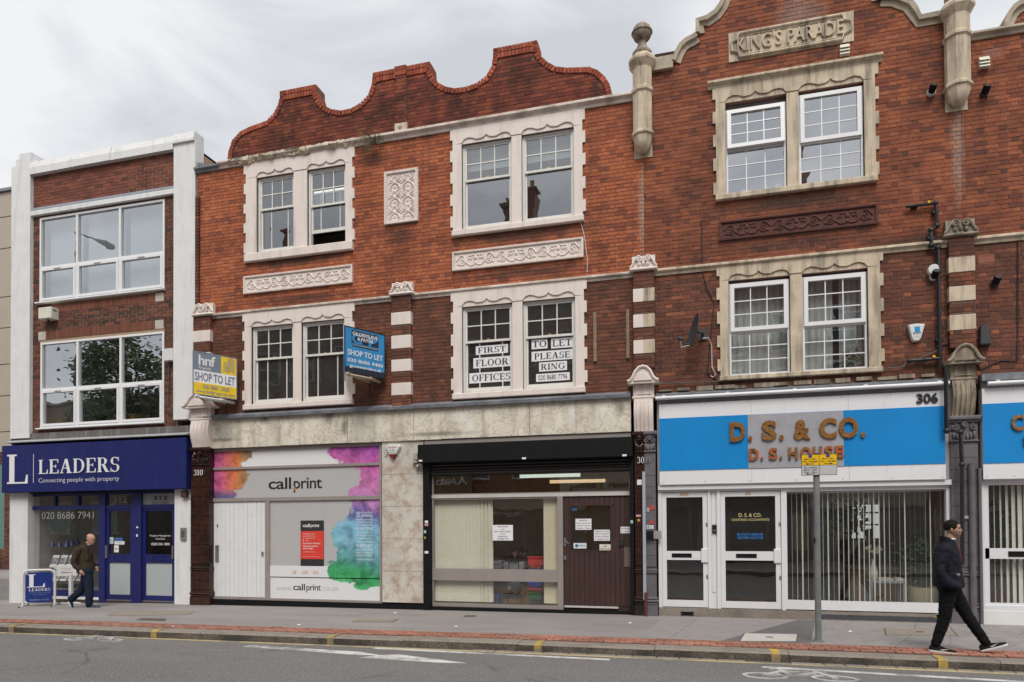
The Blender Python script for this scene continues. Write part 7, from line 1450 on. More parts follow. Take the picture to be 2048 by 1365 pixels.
MB().cyl(((q[0]+q[1])/2, -.05, q[2]-.03), ((q[0]+q[1])/2, -.05, q[2]), .035).build('stud', DPL, t)
t = hung('junction_box', 'white wired box beside the lower window near the right white pier', 'box', 336, 710, -.05); q = RC(327.5, 698, 344, 721, -.07); MB().cbox(q[0], q[1], -.07, .06, q[2], q[3], .012).build('case', WPL, t); MB().tube([(q[1]-.05, -.03, q[3]), (q[1]-.02, -.0, q[3]+.3), (q[1]-.06, .02, q[3]+.6)], .006, 4).tube([(q[0]+.08, .0, q[2]), (q[0]+.06, .0, UZ(334, 800)), (q[0]+.05, .0, UZ(334, 803))], .012, 5).build('cable', mat('brown_cable', (.09, .06, .05), .7), t)
t = hung('entry_phone', 'grey metal entry phone panel on the white pier', 'entry phone', 365, 1068, -.06); q = RC(360, 1056, 371, 1081, -.06); MB().cbox(q[0], q[1], -.06, -.02, q[2], q[3], .008).build('case', mat('dull_metal', 0), t)
for k in range(3): MB().box(q[0]+.03, q[1]-.03, -.065, -.06, q[3]-.1-.05*k, q[3]-.08-.05*k).build('button', INK, t)
t = hung('bell_box', 'small rusty brown box under the navy sign on the white pier', 'box', 366, 989, -.06); q = RC(360, 982, 371, 995, -.12); MB().cbox(q[0], q[1], -.12, -.02, q[2], q[3], .02).build('case', mat('red_brown_plastic', (.09, .035, .028), .5), t); MB().tube([(q[1], -.06, q[2]), (q[1]+.08, -.05, q[2]-.01), (q[1]+.1, -.02, q[2]-.01)], .01, 5).build('bracket', DPL, t)
t = hung('key_switch', 'black twin switch box with a metal plate on the grey pier', 'switch', 1302, 1072, yp); q = RC(1293, 1062, 1307, 1078, yp-.06); MB().cbox(q[0], q[1], yp-.07, yp, q[2], q[3], .01).build('case', BLK, t); q2 = RC(1307, 1062, 1323, 1078, yp-.03); MB().box(q2[0], q2[1], yp-.035, yp-.025, q2[2], q2[3]).build('metal_plate', mat('scratched_steel', (.42, .40, .40), .45, .15, 9, metal=.5), t)
for k, px in enumerate((1293, 1300.5)):
    q = RC(px+.3, 1051, px+6.5, 1058.5, yp-.01); o = tag(MB().box(q[0], q[1], yp-.012, yp, q[2], q[3]).build('number_tag', PAPER), 'small white number tag on the grey pier, the %s of the pair' % ('left', 'right')[k], 'tag'); text(o, INK, '12'[k], lerp(q[0], q[1], .3), lerp(q[0], q[1], .7), lerp(q[2], q[3], .2), (q[3]-q[2])*.6, WALL(yp-.012), .002, .02)
t = hung('shutter_motor', 'pale camera and bracket at the left end of the black shutter', 'camera', 832, 915, -.06); q = RC(827, 906, 835, 920, -.08); MB().cbox(q[0], q[1], -.09, -.02, q[2], q[3], .01).box(q[0]-.03, q[1], -.11, -.02, q[2]-.06, q[2]-.02).build('case', mat('grime_cream', (.42, .38, .32), .6), t); MB().ball(((q[0]+q[1])/2+.04, -.07, q[2]-.14), .05).build('lens_housing', mat('dull_metal', 0), t)
def scrap(px, py, w, h, m, y, label): obj1('sticker', label, 'sticker', lambda m_: m_.box(UX(px, py, y)-w/2, UX(px, py, y)+w/2, y-.003, y, UZ(px, py, y)-h/2, UZ(px, py, y)+h/2), m)
PNK = mat('pink_sticker', (.6, .3, .3), .6); TEA = mat('teal_sticker', (.35, .52, .48), .6)
for px, py, w, h, m, y, lab in ((853, 1044, .07, .05, PAPER, -.06, 'torn white sticker high on the left black shutter rail'), (853, 1050, .08, .05, PNK, -.06, 'pink sticker on the left black shutter rail'), (850, 1064, .05, .06, TEA, -.06, 'pale green sticker on the left black shutter rail'), (850, 1076, .04, .05, mat('ochre_sticker', (.35, .28, .05), .6), -.06, 'ochre sticker low on the left black shutter rail'), (853, 1105, .08, .05, PAPER, -.06, 'crumpled white sticker at hand height on the left black shutter rail'), (1263.5, 1044, .05, .06, TEA, -.06, 'pale green sticker on the right black shutter rail'), (1277, 1032, .09, .04, PNK, yp, 'pink sticker on the brown glazed pier'), (1277.5, 1041, .05, .05, mat('ochre_sticker', 0), yp, 'ochre sticker on the brown glazed pier'), (1279, 965, .09, .1, PAPER, yp, 'white label high on the brown glazed pier'), (1304, 1016, .08, .08, mat('red_scrawl', (.5, .05, .04), .6), yp-.006, 'upper red sticker on the grey pier'), (1304, 1045, .08, .06, mat('red_scrawl', 0), yp-.006, 'lower red sticker on the grey pier'), (1296, 1020, .05, .08, mat('pale_scrawl', (.36, .35, .37), .6), yp-.006, 'pale torn sticker on the grey pier beside the metal strip'), (1930, 1035, .1, .05, mat('pale_scrawl', 0), yp-.02, 'pale torn sticker on the right grey pier above the man'), (274.5, 1055, .05, .04, PAPER, .07, 'white sticker on the navy post between the doors'), (274, 1071.5, .045, .06, PAPER, .07, 'lower white sticker on the navy post between the doors')): scrap(px, py, w, h, m, y, lab)
scr = lambda q, lab, m, txt: text(sheet(*q, yA+.045, lab, (), m, 'sticker', 'stickers on the navy shop door', 'door_sticker'), mat('teal_print', (.03, .16, .14), .6), txt, lerp(q[0], q[1], .15), lerp(q[0], q[1], .85), lerp(q[2], q[3], .4), (q[3]-q[2])*.3, WALL(yA+.042), .002, .01)
scr(RC(213, 1075, 227, 1088, yA+.045), 'pale green square sticker on the navy door glass', mat('pale_green_sticker', (.5, .62, .58), .6), 'TDS'); scr(RC(229.5, 1076, 245, 1082.5, yA+.045), 'blue strip sticker on the navy door glass', mat('mid_blue_sticker', (.06, .14, .4), .6), 'tenancy'); scr(RC(229, 1083, 249, 1089.5, yA+.045), 'wide white sticker with a red roof mark on the navy door glass', PAPER, 'A member'); scr(RC(228.5, 1091, 237.5, 1105, yA+.045), 'tall white sticker with a red ring on the navy door glass', PAPER, 'o')
# navy shop interior: leaflet stand and pendant lamps
for k, (px, py) in enumerate(((105, 1088), (119.5, 1088.5), (133, 1088), (144.5, 1085.5), (155, 1083.5))):
    y = .55 + (.0 if k < 3 else .25*(k-2)); t = thing('pendant_lamp', ('leftmost', 'second from left', 'middle', 'second from right', 'rightmost')[k] + ' blue cone pendant lamp in the navy shop window', 'pendant lamp', (UX(px, py, y), y, UZ(px, py, y)), 'blue pendant lamps in the navy shop'); X, Z = U(px, py, y)
    MB().lathe([(.075, Z-.07), (.012, Z+.075), (.02, Z+.09)], X, y, 14).build('shade', mat('blue_enamel', (.015, .02, .16), .35), t, 50); MB().cyl((X, y, Z+.09), (X, y, zgA-.05), .004, 4).build('flex', mat('grey_cable', 0), t)
t = thing('leaflet_stand', 'clear rack of property leaflets standing inside the navy shop window', 'leaflet stand', (UX(125, 1180, .45), .45, pf(-13))); yl_ = .45
b = NB('leaflet_photo'); v = b.voro(22, out='Color'); LFP = b.out(b.ramp(b.vec('DOT_PRODUCT', v, (.6, .4, 0)), [(.2, (.1, .14, .2)), (.45, (.35, .4, .45)), (.7, (.3, .2, .14)), (.85, (.6, .62, .65))]), .4)
for r_, (pt, pb) in enumerate(((1111, 1135), (1148, 1162))):
    for k in range(4):
        a = 98+k*16.5+r_*3.5; x0, x1 = UX(a, pb, yl_), UX(a+13, pb, yl_); z0, z1 = UZ(a, pb, yl_), UZ(a, pt, yl_)
        MB().add([(x0, yl_, z0), (x1, yl_, z0), (x1+.03, yl_+.1, z1), (x0+.03, yl_+.1, z1)], [(0, 1, 2, 3)]).build('leaflet', PAPER, t); MB().add([(x0+.012, yl_+.02, lerp(z0, z1, .3)), (x1-.008, yl_+.02, lerp(z0, z1, .3)), (x1+.014, yl_+.075, lerp(z0, z1, .8)), (x0+.032, yl_+.075, lerp(z0, z1, .8))], [(0, 1, 2, 3)]).build('printed_photo', LFP, t)
    for k in range(5): x = UX(97+k*16.5, 1160, yl_); MB().cyl((x, yl_+.1, pf(-13)+.1), (x+.03, yl_+.16, UZ(100, 1105, yl_)), .007, 5).build('rod', mat('acrylic_rod', (.5, .52, .5), .3), t)
MB().box(UX(92, 1185, yl_), UX(170, 1185, yl_), yl_-.05, yl_+.4, pf(-13)+.02, UZ(100, 1178, yl_)).build('base', mat('grey_plinth', (.25, .25, .25), .6), t)
# ------------------------------------------------------------------ curtains, blinds and sill things in the upper windows
def curtain(label, x0, x1, z0, z1, y, m, waves, grp='curtains in the upper windows', amp=.03, tie=0.):
    n = waves*6; cols = []
    for i in range(n+1):
        t_ = i/n; cols.append([(lerp(x0, x1, t_ if tie == 0 else t_) + (tie*math.sin(pi*min(1, q*1.15))*(x1-x0)*(t_-(0 if tie > 0 else 1)) * -.35 if tie else 0), y+amp*math.sin(t_*waves*2*pi+1.3*q), lerp(z1, z0, q)) for q in (0, .25, .5, .75, 1)])
    vs = [p for c2 in cols for p in c2]; fs = [(i*5+j, i*5+j+1, (i+1)*5+j+1, (i+1)*5+j) for i in range(n) for j in range(4)]
    return tag(MB().add(vs, fs).build('curtain', m, None, 80), label, 'curtain', grp)
NET = mat('white_net_curtain', (.85, .85, .84), .9, .08, 4); NETD = mat('grey_net_curtain', (.85, .83, .80), .9, .15, 4); BLD = mat('pale_roller_blind', (.72, .75, .75), .8, .03, 2)
X0, O0 = kspec[0][0], kspec[0][1]; X1, O1 = kspec[1][0], kspec[1][1]; zs0, zh0 = kspec[0][3], kspec[0][2]; zs1_, zh1 = kspec[1][3], kspec[1][2]
curtain('white curtain gathered at the left of the propped open window', O0[0][0]+.02, O0[0][0]+.42, zs0, zh0, .3, NET, 5); curtain('white curtain gathered at the right of the top right window', O0[1][1]-.42, O0[1][1]-.02, zs0, zh0, .3, NET, 5, tie=-.9)
curtain('grey net curtain closed across the left bare stone window', O1[0][0], O1[0][1], zs1_, zh1, .3, NETD, 9); curtain('grey net curtain hanging in the left part of the right bare stone window', O1[1][0], lerp(*O1[1], .52), zs1_, zh1, .3, NETD, 5); curtain('grey net curtain hanging in the right part of the right bare stone window', lerp(*O1[1], .62), O1[1][1], zs1_, zh1, .32, NETD, 4)
for k in range(4):
    px = (1486, 1518, 1534, 1556)[k]; y = .25; x = UX(px, 380, y); t = thing('ornament', ('white candle on the sill of the propped open window', 'small white pointed ornament near the middle of the propped open window sill', 'tall white ornament near the middle of the propped open window sill', 'white shaded lamp at the right of the propped open window sill')[k], ('candle', 'ornament', 'ornament', 'lamp')[k], (x, y, zs0)); h = (.17, .15, .24, .2)[k]
    MB().lathe([[(.05, 0), (.05, h)], [(.03, 0), (.015, h*.5), (.02, h*.7), (.003, h)], [(.04, 0), (.012, h*.3), (.03, h*.6), (.004, h)], [(.03, 0), (.015, h*.5), (.015, h*.55), (.07, h*.56), (.04, h)]][k] and [(a, zs0+b_) for a, b_ in [[(.05, 0), (.05, h)], [(.03, 0), (.015, h*.5), (.02, h*.7), (.003, h)], [(.04, 0), (.012, h*.3), (.03, h*.6), (.004, h)], [(.03, 0), (.015, h*.5), (.015, h*.55), (.07, h*.56), (.04, h)]][k]], x, y, 10).build('body', mat('white_ceramic', 0), t, 50)
leafy('small green plant in a terracotta box on the right bare stone window sill', mat('terracotta_pot', (.38, .2, .1), .7), UX(1696, 735, .24), .24, zs1_, .1, .09, UX(1700, 720, .24), zs1_+.22, .2, .16, 120, mat('mid_leaf', (.07, .13, .03), .5, .3, 9), .05)
a = wA[0]
for i in range(3):
    x0, x1 = lerp(a[0], a[1], (0, .32, .66)[i])+.06, lerp(a[0], a[1], (.31, .65, 1)[i])-.06
    obj1('roller_blind', ('left', 'middle', 'right')[i] + ' pale roller blind lowered inside the top window of the white framed building', 'roller blind', lambda m_: m_.box(x0, x1, .3, .305, a[2]+(.0, .0, .0)[i]*.1+.05+.0*i, a[3]-.02).cyl((x0, .3, a[3]-.03), (x1, .3, a[3]-.03), .03, 8), BLD, 'roller blinds in the top left window')
for k in range(2): obj1('roller_blind', ('white half lowered blind inside the left sash of the upper right cream window', 'white half lowered blind inside the right sash of the upper right cream window')[k], 'roller blind', lambda m_: m_.box(specs[1][1][k][0], specs[1][1][k][1], .3, .304, specs[1][2]-.42, specs[1][2]).cyl((specs[1][1][k][0], .3, specs[1][2]-.03), (specs[1][1][k][1], .3, specs[1][2]-.03), .03, 8), BLD, 'blinds in the upper right cream window')
x, z = U(645, 385, 1.2); t = thing('ceiling_light', 'lit tube light seen through the raised sash window', 'ceiling light', (x, 1.2, z)); MB().cyl((x-.7, 1.2, z), (x+.7, 1.2, z), .03, 8).build('tube', emis('office_tube', (1, .95, .85), .8), t); MB().box(x-.75, x+.75, 1.17, 1.23, z+.03, z+.08).build('batten', mat('lamp_metal', 0), t)
def binder(px, py, m, lab): obj1('box_file', lab, 'box file', lambda m_: m_.box(UX(px, py, .35), UX(px, py, .35)+.19, .35, .55, wA[1][2]+.03, wA[1][2]+.28), m)
binder(255, 830, mat('orange_file', (.55, .22, .02), .5), 'orange box file on the sill of the dark office window'); binder(112, 832, mat('ochre_file', (.35, .25, .1), .6), 'tan box file on the left of the dark office window sill')
obj1('monitor', 'dark monitor back on the sill of the dark office window', 'monitor', lambda m_: m_.box(UX(187, 825, .4), UX(210, 825, .4), .4, .45, wA[1][2]+.03, wA[1][2]+.3), BLK)
# little weeds rooted in the cornice
t = thing('weed', 'dry straggly weed growing out of the cornice between the gables', 'weed', (UX(752, 290, -.1), -.1, UZ(752, 285, -.1))); mb = MB(); lf = MB(); rr = random.Random(4)
for k in range(22):
    x, z = U(752+rr.uniform(-6, 6), 287, -.12); d = rr.uniform(-.45, .35); h = rr.uniform(-.3, .32); mb.tube([(x, -.1, z), (x+d*.5, -.2, z+h*.6+.05), (x+d, -.25+rr.uniform(-.1, .1), z+h)], .005, 4)
    for j in range(3): c2 = Vector((x+d*rr.uniform(.4, 1), -.22, z+h*rr.uniform(.5, 1))); lf.add([c2, c2+Vector((.02, 0, .015)), c2+Vector((.04, -.01, 0)), c2+Vector((.02, 0, -.015))], [(0, 1, 2, 3)])
mb.build('stems', mat('dry_stem', (.10, .065, .04), .8), t); lf.build('leaves', mat('weed_leaf', (.1, .14, .04), .7), t)
# ------------------------------------------------------------------ street furniture
px_, py_ = G(1637, 1285, .0); t = thing('parking_sign', 'grey post with yellow and white parking restriction plates', 'road sign', (px_, py_, 0)); zpt = UZ(1637, 950, py_); zgd = ground_z(px_, py_)
MB().tube([(px_, py_, zgd-.05), (px_, py_, UZ(1637, 925, py_))], .044, 12).build('post', mat('galvanised_grey_post', (.17, .185, .185), .6, .2, 8, dirt=(.3, .3, .3), dl=(.55, .75), da=.4), t, 60); MB().lathe([(.1, zgd), (.075, zgd+.012), (.05, zgd+.03)], px_, py_, 12).build('collar', PATCH, t)
MB().box(px_-.055, px_-.035, py_-.05, py_-.02, UZ(1637, 1086, py_), UZ(1637, 1076, py_)).build('clamp', BLK, t); MB().tube([(px_, py_, UZ(1637, 925, py_)), (px_, py_, UZ(1637, 907, py_))], .035, 10).build('post_cap', DPL, t)
yq = py_-.06; q = RC(1602.5, 910, 1674.5, 950, yq); pl = MB().box(q[0], q[1], yq, yq+.012, q[2], q[3]).build('plate_backing', mat('black_plate', (.02, .02, .02), .5), t); zm = lerp(q[2], q[3], .475); xm = (q[0]+q[1])/2; g = .006; PY = mat('plate_yellow', (.82, .50, .01), .4); PW = mat('plate_white', (.52, .52, .52), .4, .05)
for x0, x1, tx_ in ((q[0]+g, xm-g*.6, '-'), (xm+g*.6, q[1]-g, '+')):
    o = MB().box(x0, x1, yq-.003, yq, zm+g*.5, q[3]-g).build('yellow_plate', PY, t); w_ = x1-x0; H = q[3]-zm; wq = WALL(yq-.003)
    MB().tube([(lerp(x0, x1, .5)+.022*math.cos(a*pi/6), yq-.005, zm+H*.84+.022*math.sin(a*pi/6)) for a in range(13)], .004, 4).ball((lerp(x0, x1, .5), yq-.003, zm+H*.84), .02, 8, 4, (1, .1, 1)).build('roundel', mat('roundel_blue', (.05, .06, .3), .5), o)
    text(o, INK, 'Mon - Sun', x0+w_*.15, x0+w_*.85, zm+H*.52, H*.13, wq, .002, .012); text(o, INK, '7am - midnight', x0+w_*.05, x0+w_*.95, zm+H*.30, H*.13, wq, .002, .012)
    s = -1 if tx_ == '-' else 1; c2 = (x0+x1)/2; MB().add([(c2-.05, yq-.005, zm+H*.12), (c2+.05, yq-.005, zm+H*.12), (c2+.05, yq-.005, zm+H*.16), (c2-.05, yq-.005, zm+H*.16), (c2+s*.065, yq-.0055, zm+H*.14), (c2+s*.03, yq-.0055, zm+H*.22), (c2+s*.03, yq-.0055, zm+H*.06)], [(0, 1, 2, 3), (4, 5, 6) if s < 0 else (4, 6, 5)][:2]).build('arrow', INK, o)
    o2 = MB().box(x0, x1, yq-.003, yq, q[2]+g, zm-g*.5).build('white_plate', PW, t)
    if s < 0:
        H = zm-q[2]
        for st_, k in (('No Loading', .72), ('Mon - Sat', .48), ('7am - 7pm', .24)): text(o2, INK, st_, x0+w_*.12, x0+w_*.88, q[2]+H*k, H*.14, wq, .002, .012)
        MB().add([(c2-.05, yq-.005, q[2]+H*.11), (c2+.05, yq-.005, q[2]+H*.11), (c2+.05, yq-.005, q[2]+H*.15), (c2-.05, yq-.005, q[2]+H*.15), (c2-.065, yq-.0055, q[2]+H*.13), (c2-.03, yq-.0055, q[2]+H*.05), (c2-.03, yq-.0055, q[2]+H*.21)], [(0, 1, 2, 3), (4, 5, 6)]).build('arrow', INK, o2)
# swing board outside the estate agent
gx, gy = G(78, 1213, -.1); gz = ground_z(gx, gy)
t = thing('pavement_sign', 'white tubed pavement sign with a navy panel outside the estate agent', 'pavement sign', (gx, gy, gz)); ang = rad(38); ud = Vector((math.cos(ang), math.sin(ang), 0)); nn = Vector((ud.y, -ud.x, 0)); w, h = .62, .86; o0 = Vector((gx, gy, gz))-ud*w/2
fr_ = flat(o0, ud, (0, 0, 1), nn); TUBE = mat('white_tube', (.68, .67, .66), .45, .06, 6, dirt=(.4, .38, .35), dl=(.6, .8), da=.4)
c_ = .1; loop = [(0, .06), (0, h-c_), (.03, h-.03), (c_, h), (w-c_, h), (w-.03, h-.03), (w, h-c_), (w, .06)]
MB().tube([fr_((a, b_, 0)) for a, b_ in loop], .028, 8).build('frame_tube', TUBE, t, 60)
for x in (0, w):
    c2 = fr_((x, 0, 0)); MB().tube([c2-nn*.36+Vector((0, 0, .03)), c2+nn*.30+Vector((0, 0, .03))], .026, 8).build('foot', TUBE, t, 60)
    for s in (-.37, .31): MB().tube([c2+nn*s+Vector((0, 0, .03)), c2+nn*(s+.05*(1 if s > 0 else -1))+Vector((0, 0, .03))], .03, 8).build('foot_cap', BLK, t)
ti = Vector((0, 0, 1))+nn*.0; pz0, pz1 = .12, h-.05
fp = flat(fr_((.045, pz0, .02)), ud, Vector((0, 0, 1)), nn); pw, ph_ = w-.09, pz1-pz0; cc_ = .05
P = [(cc_, 0), (pw-cc_, 0), (pw, cc_), (pw, ph_-cc_), (pw-cc_, ph_), (cc_, ph_), (0, ph_-cc_), (0, cc_)]
def flatprism(P, fp, d0, d1, m, name, par): n = len(P); return MB().add([fp((a, b_, d1)) for a, b_ in P] + [fp((a, b_, d0)) for a, b_ in P], [tuple(range(n)), tuple(range(2*n-1, n-1, -1))] + [((i+1) % n, i, n+i, n+(i+1) % n) for i in range(n)]).build(name, m, par)
pn = flatprism(P, fp, -.03, .0, mat('panel_navy', (.015, .035, .2), .3, .04), 'panel', t)
serif(pn, WTXT, 'L', pw*.08, pw*.72, ph_*.50, ph_*.44, fp, .004); serif(pn, WTXT, 'LEADERS', pw*.14, pw*.92, ph_*.375, ph_*.09, fp, .004); text(pn, mat('pale_navy_text', (.18, .22, .42), .5), 'Connecting people', pw*.15, pw*.9, ph_*.30, ph_*.045, fp, .003); text(pn, mat('pale_navy_text', 0), 'with property', pw*.25, pw*.8, ph_*.235, ph_*.045, fp, .003); text(pn, mat('mid_navy_text', (.3, .35, .55), .5), 'leaders.co.uk', pw*.17, pw*.88, ph_*.06, ph_*.06, fp, .003)
gx, gy = G(133, 1207, -.1); gx2, gy2 = gx, gy+.12; gz = ground_z(gx, gy)
t = thing('newspaper_stand', 'white pedestal newspaper box behind the pavement sign', 'newspaper stand', (gx, gy2, gz)); zb1, zb0 = UZ(128, 1132.5, gy2), UZ(128, 1148, gy2)
MB().box(gx-.04, gx+.04, gy2-.03, gy2+.03, gz+.03, zb0).build('post', TUBE, t); MB().tube([(gx-.32, gy2-.12, gz+.03), (gx+.22, gy2+.02, gz+.04)], .024, 8).tube([(gx-.05, gy2+.15, gz+.03), (gx+.35, gy2-.05, gz+.04)], .024, 8).build('feet', TUBE, t, 60)
for p in ((gx-.34, gy2-.125, gz+.03), (gx+.24, gy2+.025, gz+.04)): MB().ball(p, .03).build('foot_cap', BLK, t)
fA, fB = Vector((-.85, .5, 0)).normalized(), Vector((.80, .62, 0)).normalized(); cxn = Vector((UX(129, 1140, gy2), gy2-.18, zb0-.02)); hb = .22
P4 = [cxn, cxn+fB*.38, cxn+fB*.38+fA*.42, cxn+fA*.42]
MB().rings([[tuple(p) for p in P4], [tuple(p+Vector((0, 0, hb))) for p in P4]]).build('box', mat('white_box_board', (.70, .69, .64), .5, .04, 6), t); MB().rings([[tuple(p+Vector((0, 0, -.025))) for p in P4], [tuple(p+Vector((0, 0, .0))-Vector((0, 0, .001))) for p in P4]]).build('tray_edge', mat('cream_card', 0), t)
fl = flat(cxn+fA*.42, -fA, (0, 0, 1), Vector((-fA.y*-1, fA.x*-1, 0)) if False else Vector((-.5, -.85, 0))); GB = mat('guardian_blue', (.05, .06, .35), .5)
serif(t, GB, 'G', .05, .12, .10, .065, fl, .004); text(t, GB, 'uardian', .12, .27, .10, .055, fl, .004, .01); text(t, GB, '.co.uk', .275, .36, .10, .04, fl, .004); text(t, INK, 'take one', .14, .25, .05, .022, fl, .004)
fl = flat(cxn, fB, (0, 0, 1), Vector((.62, -.8, 0))); text(t, mat('grey_print', 0), 'Free newspaper', .06, .32, .15, .025, fl, .004); text(t, mat('grey_print', 0), 'every week', .12, .26, .115, .022, fl, .004); serif(t, GB, 'G', .07, .11, .045, .05, fl, .004); text(t, GB, 'uardian.co.uk', .112, .31, .045, .038, fl, .004, .01)
# litter
for k, (px, py) in enumerate(((345, 1254), (1004, 1204), (912, 1253), (1260, 1247), (598, 1250), (1700, 1265), (790, 1224))):
    x, y = G(px, py, 0); obj1('litter', 'scrap of white litter ' + ('on the brick strip left of centre', 'against the plinth below the cream blind', 'on the paving in front of the cream blind window', 'on the paving in front of the brown door', 'on the paving in front of the plank door', 'on the slabs right of the parking sign post', 'beside the foot of the marble pier')[k], 'litter', lambda m_: m_.rings([[(x-.03, y-.02, ground_z(x, y)+.008), (x+.03, y-.01, ground_z(x, y)+.008), (x+.025, y+.02, ground_z(x, y)+.012), (x-.02, y+.02, ground_z(x, y)+.01)], [(x-.02, y-.015, ground_z(x, y)+.02), (x+.025, y-.01, ground_z(x, y)+.014), (x+.02, y+.015, ground_z(x, y)+.022), (x-.02, y+.015, ground_z(x, y)+.016)]]), PAPER, 'scraps of litter on the pavement')
# ------------------------------------------------------------------ the opposite side of the street (what the windows mirror)
def mir(px, py, d): x, z = U(px, py, d); return x, -d, z
OB = mat('opposite_brick', (.20, .11, .085), .9, .3, 3); OBW = mat('opposite_window_white', (.6, .6, .58), .6)
x0 = mir(338, 740, 22)[0]; x1 = 16.0; zt_ = mir(960, 622, 22)[2]
O = thing('opposite_terrace', 'long red brick terrace with shops on the far side of the street behind the camera', 'building', (0, -24, -.3))
MB().box(x0, x1, -32, -22, -.3, zt_).build('wall', OB, O); MB().box(x0-.1, x1+.1, -32, -21.85, zt_, zt_+.25).build('parapet', mat('parapet_stone', (.3, .27, .22), .8), O)
k = x0+1.2
while k < x1-2:
    for z in (4.2, 7.4, 10.1):
        w = MB().frame(k, k+1.3, z, z+1.8, .09, -22.0, -21.9).box(k+.09, k+1.21, -22, -21.93, z+.86, z+.94).build('window', OBW, O); MB().box(k+.08, k+1.22, -22.0, -21.97, z+.08, z+1.72).build('pane', mat('dark_pane', (.05, .06, .07), .1), w)
    k += 2.6
k = x0+.3
for i in range(int((x1-x0)/5.2)):
    c2 = (mat('opposite_sign_dark', (.03, .03, .035), .5), mat('opposite_sign_cream', (.42, .38, .3), .5), mat('opposite_sign_brown', (.08, .05, .03), .5))[i % 3]
    MB().box(k, k+4.9, -21.9, -21.6, 2.5, 3.3).build('fascia', c2, O); MB().box(k, k+4.9, -21.99, -21.9, .0, 2.45).build('shop_glass', mat('opposite_glass', (.16, .155, .15), .3, .5, .8), O)
    for q in (k, k+1.6, k+3.3, k+4.8): MB().box(q, q+.1, -21.95, -21.85, .0, 2.45).build('frame_post', mat('opposite_frame', (.3, .3, .3), .6), O)
    k += 5.2
fo = flat((0, -21.55, 0), (-1, 0, 0), (0, 0, 1), (0, 1, 0))
def osign(s, pxl, pxr, py, h, m):
    xa = mir(pxl, py, 21.55); xb = mir(pxr, py, 21.55); lo, hi = sorted((-xa[0], -xb[0])); return text(O, m, s, lo, hi, xa[2], h, fo, .02, .01)
for pa, pb, pya, pyb, m in ((1115, 1345, 935, 990, mat('cream_signboard', (.5, .46, .38), .6)), (865, 940, 940, 990, mat('brown_signboard', (.17, .13, .09), .6))):
    a, b_ = mir(pa, pya, 21.58), mir(pb, pyb, 21.58); MB().box(a[0], b_[0], -21.62, -21.57, b_[2], a[2]).build('signboard', m, O)
osign('Anab', 870, 931, 968, .42, WTXT); osign('Alteration Tailors', 1136, 1330, 977, .36, mat('dark_sign_letters', (.10, .06, .03), .6))
osign('MICROLOGIC', 1610, 1680, 1013, .22, WTXT); osign('Open 7 days a week', 985, 1043, 1030, .14, WTXT)
Lw = thing('opposite_low_building', 'low brick building beyond the tree across the street behind the camera', 'building', (x0-12, -24, -.3)); zl_ = mir(110, 805, 22)[2]
MB().box(-50, x0-.02, -32, -22.5, -.3, zl_).build('wall', mat('opposite_pale_brick', (.22, .16, .12), .9, .2, 3), Lw); MB().box(-50, x0-.03, -32, -22.3, zl_, zl_+.15).build('roof_edge', mat('parapet_stone', 0), Lw)
for i in range(5): w = MB().frame(x0-3-i*3.6, x0-1.2-i*3.6, 1.2, 3.2, .1, -22.5, -22.4).build('window', OBW, Lw); MB().box(x0-2.95-i*3.6, x0-1.25-i*3.6, -22.49, -22.46, 1.3, 3.1).build('pane', mat('teal_pane', (.2, .34, .3), .2), w)
for k, (px, py, d, w_) in enumerate(((1052, 372, 27, 1.1), (1018, 405, 27, .5), (1592, 290, 27, 1.0), (575, 455, 27, .9))):
    X, Y, Z = mir(px, py, d); t = thing('chimney_stack', ('brick chimney on the opposite terrace mirrored in the upper right cream window', 'small white topped chimney next to a larger one on the opposite terrace', 'tall brick chimney on the opposite terrace mirrored in the bare stone window', 'brick chimney on the opposite terrace mirrored in the upper left cream window')[k], 'chimney', (X, Y, zt_))
    MB().box(X-w_/2, X+w_/2, Y-.4, Y+.4, zt_-.1, Z-.35).build('stack', OB, t); MB().box(X-w_/2-.1, X+w_/2+.1, Y-.5, Y+.5, Z-.35, Z-.15).build('cap', OB, t)
    for q in range(2): MB().lathe([(.14, Z-.15), (.11, Z+.3), (.13, Z+.32)], X-w_*.25+q*w_*.5, Y, 10).build('chimney_pot', mat('terracotta_pot', 0), t)
def bigtree(label, X, Y, h, rx, rz, n, seed):
    rr = random.Random(seed); t = thing('street_tree', label, 'tree', (X, Y, -.2)); zc = h-rz; tr = MB(); tr.tube([(X, Y, -.3), (X+.1, Y, 2), (X, Y+.1, zc)], [.3, .22, .12], 8); mb = MB(); cl = []
    for i in range(26):
        v = Vector((rr.gauss(0, 1), rr.gauss(0, 1), rr.gauss(0, 1))).normalized()*rr.uniform(.35, 1)**.5; c2 = Vector((X+v.x*rx, Y+v.y*rx*.8, zc+v.z*rz)); cl.append(c2); tr.tube([(X, Y, zc-rz*.5), (lerp(X, c2.x, .5), lerp(Y, c2.y, .5), lerp(zc-rz*.3, c2.z, .6)), tuple(c2)], [.08, .05, .02], 5)
    for i in range(n):
        c2 = cl[i % 26] + Vector((rr.gauss(0, .5), rr.gauss(0, .5), rr.gauss(0, .45))); d = Vector((rr.uniform(-1, 1), rr.uniform(-1, 1), rr.uniform(-.7, .5))).normalized()*.24; s = d.cross(Vector((rr.uniform(-1, 1), rr.uniform(-1, 1), 1))).normalized()*.10; mb.add([c2, c2+d*.5+s, c2+d, c2+d*.5-s], [(0, 1, 2, 3)])
    tr.build('trunk', mat('bark', (.08, .06, .045), .9, .3, 8), t); mb.build('crown', mat('tree_leaf', (.15, .19, .09), .6, .4, 2), t)
